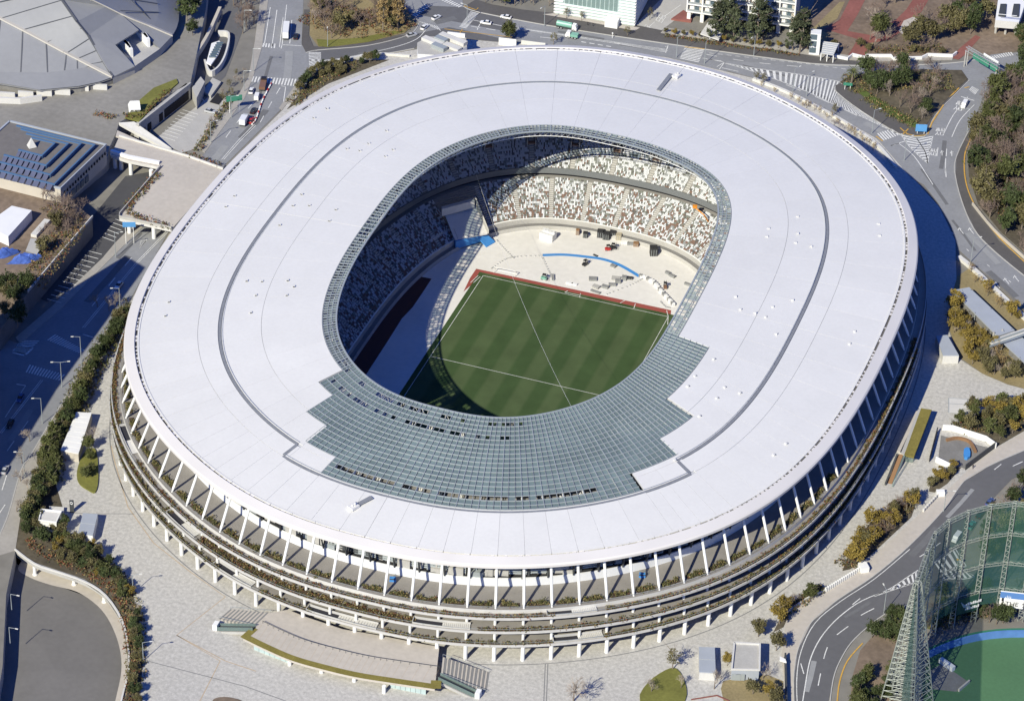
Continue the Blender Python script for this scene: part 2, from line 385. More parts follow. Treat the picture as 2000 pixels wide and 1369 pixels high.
p = MB(); ring(p, 1.9, ZQ, -9, ZQ, mi=0); ring(p, 1.9, ZA, 1.9, ZQ, mi=1); p.build('promenade', ['deck_floor', 'concrete_light'], stadium)
p = MB(); ring(p, -8.6, ZQ, -8.6, 20.6); ring(p, -8.6, 20.6, -9.0, 20.6); p.build('promenade_wall', 'wall_white', stadium)
p = MB(); ring(p, -12, 19, -12, 31.5); ring(p, -9.0, 20.5, -12, 20.5); p.build('service_wall', 'service_shade', stadium)  # near-black colour paints in the deep shade under the eave
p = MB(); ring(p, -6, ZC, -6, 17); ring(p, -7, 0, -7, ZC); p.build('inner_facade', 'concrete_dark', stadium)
# services behind the promenade wall: pipes, ducts and boxes that show above it on the viewer's side
for k in range(0, 130):
    wv = Wt(D(-150))+k/130*(Wt(D(-28))-Wt(D(-150))); t = T(wv); c = rng.random()
    x, y = OUT(t, -9.9-1.5*rng.random()); ang = math.atan2(y, x)
    p = MB()
    if c < .45: p.box((x, y, 20.5), (1.4+rng.random(), 1.5+3*rng.random(), .8+2.2*rng.random()), ang); p.box((x, y, 22), (.5, .5, 3.0), ang)
    elif c < .75:
        for z in (21.2, 22.0, 22.8): p.tube((*OUT(T(wv-.006), -10.2), z), (*OUT(T(wv+.006), -10.2), z), .3, n=8)
    else: p.tube((x, y, 20.5), (x, y, 30), .5, n=10)
    p.build('service_duct', 'concrete' if c < .3 else ('steel_grey' if c < .6 else 'steel_dark'), stadium)
# slanted white columns, their head struts; posts between the decks; ground columns
cp = MB(); up_ = MB()
for k in range(108):
    t = T(k/108); a = Vector((*OUT(t, 1.3), ZQ-.1)); b = Vector((*OUT(t, -4.4), 31.0))
    p = MB(); dv = (b-a).normalized(); a2 = a+dv*1.3
    p.tube(a, a2, .26, .34, 8); p.tube(a2, b, .42, .42, 10); p.box(a-Vector((0, 0, .3)), (.9, .9, .35), math.atan2(a.y, a.x))
    c = p.build('column', 'white_paint', stadium)
    p = MB(); h = Vector((*OUT(t, -8.4), 20.6)); h2 = Vector((*OUT(t, -12), 30.5))
    p.tube(a.lerp(b, .80), Vector((*OUT(t, -9), 30.3)), .2, n=6); p.tube(h, b.lerp(h2, .2), .24, n=6); p.tube(h, h2, .24, n=6); p.build('head_strut', 'steel_dark', c)
p = MB()
for k in range(108):
    t = T((k+.0)/108)
    for z0, z1, d in ((ZB, ZA-.5, 1.6), (ZC, ZB-.5, 2.6)):
        x, y = OUT(t, d); p = MB(); p.tube((x, y, z0), (x, y, z1), .45, n=10); p.build('deck_post', 'white_paint', stadium)
    x, y = OUT(t, 3.6); p = MB(); p.tube((x, y, 0), (x, y, ZC-.5), .62, n=12); p.build('ground_column', 'white_paint', stadium)
# hand rails on the deck edges
p = MB()
for z, d in ((ZA, 4.3), (ZB, 5.0), (ZC, 4.9), (ZQ, 1.85)):
    P = [Vector((*OUT(T(k/216), d), z+1.15)) for k in range(217)]
    for A, B in zip(P, P[1:]): p.beam(A, B, .07, .07); p.tube(A-Vector((0, 0, .6)), A, .03, n=4, cap=False)
stuff(p.build('deck_railing', 'steel_grey', stadium))
# planted strips: tufts of leaf-sized faces in runs with gaps
def leaf_cloud(C, n, spread, size, seed=None):
    """n random leaf quads around centres C (numpy Mx3): returns verts, faces"""
    M_ = len(C); i = rng.integers(0, M_, n); P = C[i]+rng.normal(0, 1, (n, 3))*np.array(spread)
    a = rng.normal(0, 1, (n, 3)); a /= np.linalg.norm(a, axis=1)[:, None]; b = np.cross(a, rng.normal(0, 1, (n, 3))); b /= np.linalg.norm(b, axis=1)[:, None]
    s_ = (size*(.6+.8*rng.random(n)))[:, None]
    V = np.stack([P-a*s_, P-b*s_*.6, P+a*s_, P+b*s_*.6], 1).reshape(-1, 3)
    return V, np.arange(n*4).reshape(-1, 4)
def mesh_np(name, V, Fq, mats, parent=None, mi=None):
    loc = np.zeros(3)
    if parent is None: loc = np.array([V[:, 0].mean(), V[:, 1].mean(), V[:, 2].min()])
    else: loc = np.array(wloc(parent))
    V = V-loc; k = Fq.shape[1]; me = bpy.data.meshes.new(name); me.vertices.add(len(V)); me.vertices.foreach_set('co', V.astype(np.float32).ravel())
    me.loops.add(Fq.size); me.loops.foreach_set('vertex_index', Fq.astype(np.int32).ravel()); me.polygons.add(len(Fq)); me.polygons.foreach_set('loop_start', np.arange(0, Fq.size, k, dtype=np.int32))
    for q in (mats if isinstance(mats, (list, tuple)) else [mats]): me.materials.append(MAT[q])
    if mi is not None: me.polygons.foreach_set('material_index', np.asarray(mi, dtype=np.int32))
    me.update(calc_edges=True); me.validate(); o = bpy.data.objects.new(name, me); COL.objects.link(o)
    if parent is None: o.location = loc
    else: o.parent = parent
    return o
mat('leaf_deck_green', (0.075, 0.085, 0.035), 0.8); mat('leaf_deck_olive', (0.12, 0.11, 0.04), 0.8); mat('leaf_deck_rust', (0.16, 0.065, 0.035), 0.8); mat('leaf_deck_straw', (0.26, 0.2, 0.09), 0.8); mat('soil', (0.07, 0.05, 0.035), 0.95)
def planted(name, d, z, t0, t1, dens, mats, wts, wid=.5, hgt=.35, gap=.12, seglen=.0042, skip=()):
    C = []; w0, w1 = Wt(D(t0)), Wt(D(t1)); wv = w0; tb = MB()
    while wv < w1:
        if not any(Wt(D(a)) < wv < Wt(D(b)) for a, b in skip):
            for j in range(int(7*PERIM*seglen/3)):
                ww = wv+rng.random()*seglen*(1-gap); x, y = OUT(T(ww), d+rng.normal(0, wid*.5)); C.append((x, y, z+.15+hgt*rng.random()))
            A = [Vector((*OUT(T(wv+seglen*(1-gap)*q/2), d), z)) for q in range(3)]; tb.wallstrip(A, .2, wid*1.7)
        wv += seglen
    C = np.array(C); n = int(len(C)*dens); V, F_ = leaf_cloud(C, n, (.32, .32, .25), .27)
    mi = rng.choice(len(mats), n, p=wts); stuff(mesh_np(name, V, F_, mats, stadium, mi)); stuff(tb.build('planter_soil', 'soil', stadium))
LM = ['leaf_deck_green', 'leaf_deck_olive', 'leaf_deck_rust', 'leaf_deck_straw']
HOLES_A = ((-140, -133), (-67, -60)); HOLES_B = ((-121, -114), (-84, -77)); HOLES_C = ((-110, -103), (-95, -88), (-66, -59))
planted('deck_planting', 3.5, ZA, -178, 10, 15, LM, [.18, .3, .34, .18], .55, .45, skip=HOLES_A)
planted('deck_planting', 4.2, ZB, -178, 10, 15, LM, [.25, .35, .2, .2], .55, .5, skip=HOLES_B)
planted('deck_planting', 2.6, ZB, -122, -78, 12, LM, [.08, .3, .27, .35], .9, .6, skip=HOLES_B)
planted('deck_planting', 4.1, ZC, -150, 0, 15, LM, [.25, .4, .15, .2], .5, .45, skip=HOLES_C)
planted('promenade_planting', -.2, ZQ, -178, -18, 20, LM, [.35, .42, .03, .2], .9, .8, gap=.3, seglen=.0093)
# stair wells: white parapet, flat dark sheet painting in the well's shade, flight of steps
mat('well_shade', (0.03, 0.03, 0.04), 0.9)
for z, d, hs in ((ZA, 2.8, HOLES_A), (ZB, 3.4, HOLES_B), (ZC, 3.4, HOLES_C)):
    for a, b in hs:
        n = 8; ks = [D(a)+(D(b)-D(a))*k/n for k in range(n+1)]
        P0 = [Vector((*OUT(t, d-1.3), z)) for t in ks]; P1 = [Vector((*OUT(t, d+.9), z)) for t in ks]
        p = MB(); p.wallstrip(P0, .9, .2); p.wallstrip(P1, .5, .15); p.wallstrip([P0[0], P1[0]], .9, .2); w_ = p.build('stair_parapet', 'deck_edge', stadium)
        p = MB(); u = Vector((0, 0, .03)); p.add([v+u for v in P0]+[v+u for v in P1], [(i, n+1+i, n+2+i, i+1) for i in range(n//2+1)]); p.build('stair_well', 'well_shade', w_)
        p = MB()
        for k in range(14):
            f = .5+.5*k/14; t = D(a)+(D(b)-D(a))*f; t2 = D(a)+(D(b)-D(a))*(f+.5/16)
            A, B, C, E_ = [Vector((*OUT(q, dd), z+.05+.03*k)) for q, dd in ((t, d-1.1), (t, d+.7), (t2, d+.7), (t2, d-1.1))]
            p.prism([A, B, C, E_], .08)
        stuff(p.build('stair_steps', 'concrete_light', w_))

# ------------------------------------------------------------------ the bowl
ZP = -10.0
def AT(w): return -math.pi+2*math.pi*w
def aring(mb, d0, z0, d1, z1, n=200, mi=0, a=0.0, b=1.0):
    full = abs(b-a-1) < 1e-6; ks = [a+(b-a)*k/n for k in range(n if full else n+1)]
    A = [Vector((*ARE(AT(k), d0), z0)) for k in ks]; B = [Vector((*ARE(AT(k), d1), z1)) for k in ks]; m_ = len(ks)
    mb.add(A+B, [(i, (i+1) % m_, m_+(i+1) % m_, m_+i) for i in range(m_ if full else m_-1)], mi)
p = MB(); aring(p, -1.6, -8.6, -1.9, ZP); aring(p, 0, -8.6, -1.6, -8.6, mi=1); p.f = [tuple(reversed(f)) for f in p.f]
p.build('arena_kerb', ['concrete', 'concrete_dark'], stadium)  # kerb and walkway toned darker to paint in shade along the wall
p = MB(); aring(p, 0, -8.6, 0, -6.6); aring(p, 0, -6.6, .5, -6.5, mi=1); aring(p, .5, -6.5, .5, -7.0, mi=1); p.build('front_wall', ['concrete', 'white_paint'], stadium)
TIERS = []
def tier(name, d0, z0, pitch, rise, rows, mi=0):
    p = MB()
    for r in range(rows):
        d, z = d0+r*pitch, z0+r*rise; aring(p, d, z, d+pitch, z, 160); aring(p, d+pitch, z, d+pitch, z+rise, 160)
        TIERS.append((name, r, d+pitch*.62, z))
    p.build(name, 'stand_concrete', stadium)
tier('lower_stand', .5, -7.0, .80, .355, 20)
tier('upper_stand', 17.6, 3.2, .80, .50, 34)
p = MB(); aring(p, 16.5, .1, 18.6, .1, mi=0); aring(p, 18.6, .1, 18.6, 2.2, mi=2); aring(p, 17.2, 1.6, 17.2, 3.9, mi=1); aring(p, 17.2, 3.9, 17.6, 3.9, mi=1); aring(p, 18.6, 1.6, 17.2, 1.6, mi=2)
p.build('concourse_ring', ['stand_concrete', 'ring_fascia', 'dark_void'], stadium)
p = MB(); aring(p, 44.9, 19, 44.9, 31.5); p.build('back_wall', 'concrete_dark', stadium)
# vomitories in the upper stand
NV = 44
def arc_len_table():
    tt = np.linspace(-math.pi, math.pi, 2001); return tt
_at = np.linspace(0, 1, 2001); _axy = np.array([ARE(AT(k), 12) for k in _at]); _as = np.r_[0, np.cumsum(np.hypot(*np.diff(_axy, axis=0).T))]; AP = _as[-1]
def AW(f): return float(np.interp((f % 1)*AP, _as, _at))
for k in range(NV):
    kw = AW((k+.5)/NV); g = math.degrees(AT(kw))
    if not (20 < (g % 360) < 215): continue
    x, y = ARE(AT(kw), 27); ang = math.atan2(ARE(AT(kw), 28)[1]-y, ARE(AT(kw), 28)[0]-x); z = 3.2+.5*(27-17.6)/.8
    e = MB(); M_ = Matrix.Translation((x, y, z-1.2)) @ Matrix.Rotation(ang, 4, 'Z')
    e.box((0, -1.5, 0), (3.4, .25, 2.6), M=M_); e.box((0, 1.5, 0), (3.4, .25, 2.6), M=M_); e.box((1.7, 0, 0), (.25, 3.2, 3.5), M=M_)
    v = e.build('vomitory', 'concrete_light', stadium)
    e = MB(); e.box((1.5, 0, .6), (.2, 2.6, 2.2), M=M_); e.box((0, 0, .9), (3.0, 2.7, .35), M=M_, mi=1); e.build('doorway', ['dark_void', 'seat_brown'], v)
# seats: one mesh of many thousand small L-shaped shells, mosaic of five colours
def seats():
    V = []; MI = []
    prof = np.array([(-.22, .02), (-.22, .40), (.16, .44), (.22, .82), (.27, .80), (.27, .02)])   # radial, z
    pv = []
    for (nm, r, d, z) in TIERS:
        up_ = nm == 'upper_stand'
        if up_ and r > 32: continue
        xy = np.array([ARE(AT(k), d) for k in np.linspace(0, 1, 1601)]); s_ = np.r_[0, np.cumsum(np.hypot(*np.diff(xy, axis=0).T))]
        n = int(s_[-1]/.52); q = (np.arange(n)+.5)*s_[-1]/n; x = np.interp(q, s_, xy[:, 0]); y = np.interp(q, s_, xy[:, 1])
        wf = np.interp(q, s_, np.linspace(0, 1, 1601)); ang = (-180+360*wf) % 360
        keep = ((ang > 18) & (ang < 222)) if up_ else np.ones(n, bool)
        fl = np.interp(wf, _at, _as)/AP
        ph = (fl*NV) % 1.0; ph = np.minimum(ph, 1-ph) if not up_ else np.abs(ph-.5)
        keep &= ph > .072
        if up_ and 9 <= r <= 14: keep &= ph > .14
        keep &= ~((ang > 128.3) & (ang < 141.5) & (not up_))       # the service gate through the stand
        x, y, wf = x[keep], y[keep], wf[keep]; n = len(x)
        if n == 0: continue
        tx = np.gradient(xy[:, 0]); ty = np.gradient(xy[:, 1]); ta = np.interp(wf, np.linspace(0, 1, 1601), np.unwrap(np.arctan2(ty, tx)))
        T_ = np.c_[np.cos(ta), np.sin(ta)]; Nn = np.c_[np.sin(ta), -np.cos(ta)]
        P = np.zeros((n, 2, 6, 3))
        for e, sg in enumerate((-1, 1)):
            for j in range(6):
                P[:, e, j, 0] = x+T_[:, 0]*sg*.21+Nn[:, 0]*prof[j, 0]; P[:, e, j, 1] = y+T_[:, 1]*sg*.21+Nn[:, 1]*prof[j, 0]; P[:, e, j, 2] = z+prof[j, 1]
        V.append(P.reshape(n, 12, 3))
        fr = r/46+.45 if up_ else r/46*1.05      # white towards the top, earth towards the front
        pw = min(.70, .30+.60*fr); rest = 1-pw; b = max(.05, .58-.95*fr)
        pr = np.array([pw, rest*(1-b)*.42, rest*(1-b)*.38, rest*b, rest*(1-b)*.2]); pr /= pr.sum()
        c = rng.choice(5, n, p=pr); cp_ = np.roll(c, 1); same = rng.random(n) < .12; c = np.where(same, cp_, c); MI.append(c)
    V = np.concatenate(V); MI = np.concatenate(MI); n = len(V)
    base = [(0, 1, 7, 6), (1, 2, 8, 7), (2, 3, 9, 8), (3, 4, 10, 9), (4, 5, 11, 10)]
    ends = [(0, 1, 2, 5), (2, 3, 4, 5), (6, 11, 8, 7), (8, 11, 10, 9)]
    Fq = (np.arange(n)[:, None, None]*12+np.array(base+ends)[None]).reshape(-1, 4)
    o = mesh_np('seats', V.reshape(-1, 3), Fq, [a for a, _ in SEATC], stadium, np.repeat(MI, len(base)+len(ends))); stuff(o)
    return n
NSEATS = seats()
# aisle strips (pale steps) between the blocks
for k in range(NV):
    for up_ in (0, 1):
        kw = AW((k+(.5 if up_ else 0))/NV); g = math.degrees(AT(kw)) % 360
        if not (15 < g < 225): continue
        if not up_ and 128 < g < 142: continue
        p = MB(); d0, z0, rs, n = ((.6, -6.9, .355, 20), (17.8, 3.3, .5, 34))[up_]
        hw = .55/ (AP/ (2*math.pi))
        for r in range(n):
            d = d0+r*.8; z = z0+r*rs+.06
            q = []
            for dd, sg in ((d, -1), (d, 1), (d+.5, 1), (d+.5, -1)):
                c0 = Vector(ARE(AT(kw), dd)); tdir = (Vector(ARE(AT(kw+.001), dd))-Vector(ARE(AT(kw-.001), dd))).normalized(); v = c0+tdir*sg*.8; q.append(Vector((v.x, v.y, z)))
            p.prism(q, .3)
        p.build('aisle_steps', 'concrete_light', stadium)

# ================================================================== PITCH AND ARENA FLOOR
def stripes_mat():
    M = bpy.data.materials.new('turf'); M.use_nodes = True; t = M.node_tree; n = t.nodes; L = t.links; b = n['Principled BSDF']
    b.inputs['Roughness'].default_value = .9; b.inputs['Specular IOR Level'].default_value = .15
    tc = n.new('ShaderNodeTexCoord'); sx = n.new('ShaderNodeSeparateXYZ'); L.new(tc.outputs['Object'], sx.inputs[0])
    nz = n.new('ShaderNodeTexNoise'); nz.inputs['Scale'].default_value = .12; nz.inputs['Detail'].default_value = 6; L.new(tc.outputs['Object'], nz.inputs['Vector'])
    a = n.new('ShaderNodeMath'); a.operation = 'MULTIPLY_ADD'; a.inputs[1].default_value = math.pi/5.45; a.inputs[2].default_value = .6; L.new(sx.outputs[0], a.inputs[0])
    s_ = n.new('ShaderNodeMath'); s_.operation = 'SINE'; L.new(a.outputs[0], s_.inputs[0])
    mr = n.new('ShaderNodeMapRange'); mr.inputs['From Min'].default_value = -.35; mr.inputs['From Max'].default_value = .35; L.new(s_.outputs[0], mr.inputs['Value'])
    mx = n.new('ShaderNodeMix'); mx.data_type = 'RGBA'; mx.inputs[6].default_value = (.048, .082, .031, 1); mx.inputs[7].default_value = (.070, .102, .044, 1); L.new(mr.outputs[0], mx.inputs[0])
    r2 = n.new('ShaderNodeMapRange'); r2.inputs['From Min'].default_value = .3; r2.inputs['From Max'].default_value = .7; r2.inputs['To Min'].default_value = .86; r2.inputs['To Max'].default_value = 1.12; L.new(nz.outputs['Fac'], r2.inputs['Value'])
    sc = n.new('ShaderNodeVectorMath'); sc.operation = 'SCALE'; L.new(mx.outputs[2], sc.inputs[0]); L.new(r2.outputs[0], sc.inputs['Scale']); L.new(sc.outputs[0], b.inputs['Base Color'])
    MAT['turf'] = M
stripes_mat(); mat('track_shaded', (0.10, 0.045, 0.04), .9)  # track colour darkened to paint in the shade by the west stand
p = MB(); p.poly([Vector((*ARE(-math.pi+2*math.pi*k/160, -1.0), ZP)) for k in range(160)])
struct(p.build('arena_floor', 'floor_cover'))
p = MB(); p.poly([(-36, -54.3, ZP+.06), (36, -54.3, ZP+.06), (36, 54.3, ZP+.06), (-36, 54.3, ZP+.06)]); struct(p.build('pitch', 'turf'))
p = MB()
for a, b in (((-34, -52.5), (-34, 52.5)), ((34, -52.5), (34, 52.5)), ((-34, 52.5), (34, 52.5)), ((-34, -52.5), (34, -52.5)), ((-34, 0), (34, 0))):
    p.ribbon([(*a, ZP+.10), (*b, ZP+.10)], .17)
o = p.build('pitch_marking', 'line_white'); struct(o)
p = MB(); p.poly(GL([(930,525),(1120,565),(1311,606),(1307,640),(1301,622),(938,541),(921,556),(905,570),(918,543)], ZP+.04)); struct(p.build('running_track', 'track_red'))
p = MB(); p.poly(GL([(799,536),(843,544.5),(825,572),(806,600),(785,622),(760,662),(712,736),(630,740),(640,690),(680,630),(730,580),(770,552)], ZP+.05)); o = p.build('running_track', 'track_shaded'); struct(o)
p = MB()
for P in ([(934,538),(919,552)], [(938,540),(925,552)], [(1103,571),(1133,577),(1134,573)], [(1109,568),(1103,571)], [(1133,577),(1132,581)], [(1211,592),(1222,586)], [(1241,593),(1238,602)], [(1302,606),(1305,618),(1304,634)]):
    p.ribbon(GL(P, ZP+.09), .22)
struct(p.build('track_marking', 'line_white'))

# ================================================================== GROUND
mat('ground_base', (0.20, 0.19, 0.17), 0.95, noise=((0.01, 0.15), (0.2, 0.12)))
mat('paving', (0.47, 0.455, 0.425), 0.85, noise=((0.03, 0.05), (0.9, 0.16), (2.6, 0.12))); mat('track_shaded', (0.05, 0.03, 0.03), .9)
mat('paving_warm', (0.48, 0.44, 0.39), 0.85, noise=((0.05, 0.04), (0.6, 0.06)))
mat('paving_gym', (0.235, 0.225, 0.205), 0.85, noise=((0.04, 0.14), (0.5, 0.10)))
mat('asphalt_light', (0.245, 0.25, 0.262), 0.8, noise=((0.025, 0.10), (0.15, .06), (0.9, 0.06)))
mat('asphalt', (0.125, 0.125, 0.132), 0.85, noise=((0.04, 0.08), (0.5, 0.05)))
mat('asphalt_dark', (0.075, 0.075, 0.08), 0.85, noise=((0.04, 0.08), (0.5, 0.05)))
mat('asphalt_yard', (0.165, 0.158, 0.15), 0.9, noise=((0.02, 0.09), (0.11, .06), (0.6, 0.05)))
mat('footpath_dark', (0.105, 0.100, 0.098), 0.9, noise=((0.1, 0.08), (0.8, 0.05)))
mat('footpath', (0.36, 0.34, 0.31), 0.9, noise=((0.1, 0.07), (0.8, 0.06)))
mat('kerb', (0.45, 0.44, 0.42), 0.85, noise=(0.5, 0.08))
mat('park_earth', (0.19, 0.145, 0.11), 0.95, noise=((0.05, 0.22), (0.5, 0.2)))
mat('park_red', (0.24, 0.095, 0.08), 0.95, noise=((0.08, 0.14), (0.8, 0.1)))
mat('dry_grass', (0.26, 0.21, 0.11), 0.95, noise=((0.1, 0.14), (1.2, 0.14)))
mat('lawn', (0.16, 0.16, 0.04), 0.95, noise=((0.1, 0.14), (1.2, 0.14)))
mat('lawn_green', (0.085, 0.12, 0.03), 0.95, noise=((0.1, 0.14), (1.2, 0.14)))
mat('yellow_line', (0.55, 0.33, 0.07), 0.8, noise=(0.8, 0.12))
mat('wood_floor', (0.10, 0.085, 0.06), 0.95, noise=((0.06, 0.25), (0.6, 0.25)))
mat('stone_white', (0.62, 0.61, 0.58), 0.8, noise=((0.3, 0.08), (2, 0.06)))
hole = [Vector((*OUT(-math.pi+2*math.pi*k/180, -6.5), 0)) for k in range(180)]
PITP = [(30,1075),(68,1103),(110,1118),(165,1138),(205,1165),(236,1212),(248,1262),(250,1310),(236,1369),(232,1420),(-15,1420),(5,1300),(12,1160)]
pit0 = GL(PITP, 0)
def holed(name, outer, holes, m_):
    rings = [outer]+holes; tri = tessellate_polygon([[Vector((v.x, v.y, 0)) for v in r] for r in rings]); vs = [v for r in rings for v in r]
    fs = []
    for a, b, c in tri:
        A, B, C = vs[a], vs[b], vs[c]
        fs.append((a, b, c) if (B.x-A.x)*(C.y-A.y)-(B.y-A.y)*(C.x-A.x) > 0 else (a, c, b))
    p = MB(); p.add(vs, fs); return struct(p.build(name, m_))
BIG = 6000
holed('ground', [Vector((-BIG, -BIG, 0)), Vector((BIG, -BIG, 0)), Vector((BIG, BIG, 0)), Vector((-BIG, BIG, 0))], [hole, pit0], 'ground_base')
def lift(P, z): return [Vector((v.x, v.y, z)) for v in P]
PLAZA = [(246,605),(205,690),(179,723),(158,784),(128,835),(107,881),(110,950),(122,990),(120,1030),(168,1061),(205.6,1092),(240,1126),(260,1160),(274,1229),(279,1294),(270,1420),(1560,1420),(1536,1369),(1526,1284),(1537,1198),(1613,1153),(1681,1109),(1805,996),(1843,965),(1905,905),(1945,876),(2040,822),(2040,770),(1968,751),(1919,730),(1873,700),(1853,646),(1868,545),(1866,470),(1835,405),(1785,350),(1712,271),(1609,212),(1471,153),(1300,112),(1017,86),(915,78),(809,98),(700,116),(627,128),(600,142),(584,172),(551,216),(430,338),(330,458)]
holed('plaza', GL(PLAZA, .03), [lift(hole, .03)], 'paving')
def area(name, pts, m_, z=0.08, sm=0, ref=0.0):
    P = GL(pts, ref); P = smooth(P, sm, True) if sm else P
    p = MB(); p.poly([v+Vector((0, 0, z)) for v in P]); return struct(p.build(name, m_))
def raised(name, pts, m_, h=.22, sm=0, ref=0.0, side=None):
    P = GL(pts, ref); P = smooth(P, sm, True) if sm else P
    p = MB(); p.prism([v+Vector((0, 0, 0 if ref else h)) for v in P], h+.02, 0, 1 if side else None); return struct(p.build(name, [m_, side] if side else m_))
# sunken yard (lower left)
p = MB(); p.poly(lift(GL([(-15,1060),(30,1075),(68,1103),(165,1138),(260,1150),(300,1250),(290,1440),(-60,1440)], 0), -5.0)); struct(p.build('sunken_yard', 'asphalt_yard'))
P = smooth(GL([(35,1110),(60,1128),(100,1142),(150,1155),(190,1182),(215,1215),(233,1262),(237,1310),(225,1369),(215,1420),(250,1420),(262,1300),(250,1200),(200,1130),(120,1105),(60,1085)], -4.95), 4, True)
p = MB(); p.poly(P); struct(p.build('yard_apron', 'paving_warm'))
# the plaza oversails the yard on columns; a plain retaining wall holds the road on the other side
P = pit0; n = len(P); p = MB(); q = [P[i] for i in range(9, n)]+[P[0]]; p.add(q+[v-Vector((0, 0, 5.05)) for v in q], [(i, len(q)+i, len(q)+i+1, i+1) for i in range(len(q)-1)]); struct(p.build('yard_wall', 'concrete'))
q = [P[i] for i in range(0, 10)]; q = smooth(q, 3); p = MB(); lo = [v-Vector((0, 0, 1.1)) for v in q]; cen = sum(P, Vector((0, 0, 0)))/n
inn = [v+(v-cen).normalized()*7-Vector((0, 0, 1.1)) for v in q]; bot = [v-Vector((0, 0, 4.0)) for v in inn]; k = len(q)
p.add(q+lo+inn+bot, [(r*k+i, (r+1)*k+i, (r+1)*k+i+1, r*k+i+1) for r in range(3) for i in range(k-1)]); struct(p.build('plaza_edge', 'concrete'))
p = MB(); p.wallstrip([v+(v-cen).normalized()*.3 for v in q], .55, .5); struct(p.build('plaza_kerb', 'concrete_light'))
# roads
ROADW = [(528,-30),(512,92),(494,153),(477,194),(400,299),(340,370),(284,439),(210,512),(118,605),(40,672),(-60,640),(-60,760),(-40,1110),(0,1044),(17,1003),(41,920),(60,890),(95,830),(120,790),(180,682),(246,600),(330,452),(430,332),(551,212),(584,164),(600,133),(598,104),(589,87),(594,-30)]
area('road', ROADW, 'asphalt_light', .07)
area('road', [(598,104),(622,99),(719,90),(799,70),(819,46),(806,28),(780,10),(760,-20),(900,-30),(905,15),(935,26),(1056,49),(1200,72),(1300,79),(1384,98),(1583,125),(1634,131),(1704,143),(1653,157),(1632,168),(1500,127),(1417,140),(1300,112),(1017,86),(974,75),(915,62),(877,54),(836,62),(809,95),(760,104),(700,113),(627,125),(600,134)], 'asphalt_light', .075)
area('road', [(806,28),(830,12),(905,15),(935,26),(1000,40),(1010,66),(974,75),(915,62),(877,54),(836,62),(800,70),(719,90),(622,99),(604,102),(606,128),(627,125),(700,113),(760,104),(809,95),(836,75),(880,68),(915,76),(1000,86),(1012,66)], 'asphalt', .085)
area('road', [(1400,108),(1500,112),(1679,129),(1781,128),(1871,123),(1934,112),(2040,95),(2040,140),(1934,146),(1893,159),(1878,139),(1800,138),(1704,144),(1653,158),(1632,169),(1500,127),(1417,138)], 'asphalt_light', .08)
area('road', [(1417,120),(1500,124),(1632,169),(1632,180),(1679,216),(1755,262),(1712,271),(1609,212),(1532,176),(1471,153),(1417,138)], 'asphalt_light', .09)
area('road', [(1934,146),(1893,159),(1871,180),(1827,226),(1809,264),(1794,268),(1755,262),(1712,271),(1781,350),(1804,361),(1832,397),(1858,443),(1873,489),(1909,522),(1960,563),(2040,635),(2040,570),(1960,507),(1909,458),(1883,407),(1866,346),(1868,307),(1880,280),(1899,243),(1925,180)], 'asphalt_light', .10)
area('road', [(1936,-30),(1990,-30),(1984,100),(1934,116)], 'asphalt_light', .09)
area('road', [(2040,855),(2000,880),(1934,909),(1883,940),(1843,996),(1774,1068),(1705,1126),(1637,1171),(1585,1215),(1558,1270),(1550,1330),(1553,1420),(1615,1420),(1618,1369),(1627,1328),(1644,1284),(1671,1246),(1726,1201),(1774,1181),(1860,1150),(2040,1120),(2040,1090),(1905,1112),(1880,1110),(1868,1085),(1905,1030),(1935,979),(1975,937),(2040,905)], 'asphalt', .08)
# lighter concrete road at the top between the office and the flats
area('road', [(1222,72),(1240,50),(1320,-30),(1360,-30),(1345,20),(1290,62),(1300,80)], 'concrete', .1)
# footpaths
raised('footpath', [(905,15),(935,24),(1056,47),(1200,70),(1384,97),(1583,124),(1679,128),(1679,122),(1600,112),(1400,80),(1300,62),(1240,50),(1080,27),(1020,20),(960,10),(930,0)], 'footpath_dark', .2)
raised('footpath', [(1290,66),(1400,82),(1560,106),(1600,112),(1700,121),(1860,118),(1862,110),(1750,112),(1660,110),(1560,95),(1390,72),(1300,55)], 'footpath', .24)
area('footpath', [(1060,30),(1090,27),(1250,56),(1240,62),(1150,45)], 'paving_warm', .3)
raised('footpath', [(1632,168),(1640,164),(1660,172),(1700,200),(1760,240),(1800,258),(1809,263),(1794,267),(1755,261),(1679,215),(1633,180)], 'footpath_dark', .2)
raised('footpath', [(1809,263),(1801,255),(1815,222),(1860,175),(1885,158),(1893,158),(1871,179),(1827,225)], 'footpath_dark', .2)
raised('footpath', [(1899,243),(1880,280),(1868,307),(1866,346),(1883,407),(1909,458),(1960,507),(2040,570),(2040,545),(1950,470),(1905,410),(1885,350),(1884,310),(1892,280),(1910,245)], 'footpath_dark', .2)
raised('footpath', [(1537,1198),(1613,1153),(1681,1109),(1805,996),(1843,965),(1905,905),(1945,876),(2040,822),(2040,852),(2000,880),(1934,909),(1883,940),(1843,996),(1774,1068),(1705,1126),(1637,1171),(1585,1215),(1558,1270),(1550,1330),(1553,1420),(1545,1420),(1536,1369),(1526,1284)], 'paving_warm', .15)
raised('footpath', [(246,600),(180,682),(120,790),(95,830),(60,890),(41,920),(17,1003),(0,1044),(-20,1090),(30,1075),(40,1010),(66,940),(90,870),(120,812),(200,690),(250,612)], 'footpath', .18)
raised('footpath', [(284,439),(210,512),(118,605),(40,672),(30,660),(100,600),(200,505),(225,475),(270,430)], 'footpath', .18)
raised('footpath', [(400,299),(477,194),(494,153),(486,150),(464,190),(385,290)], 'footpath', .18)
raised('footpath', [(512,92),(528,-30),(512,-30),(498,80),(486,150),(494,153)], 'footpath', .18)
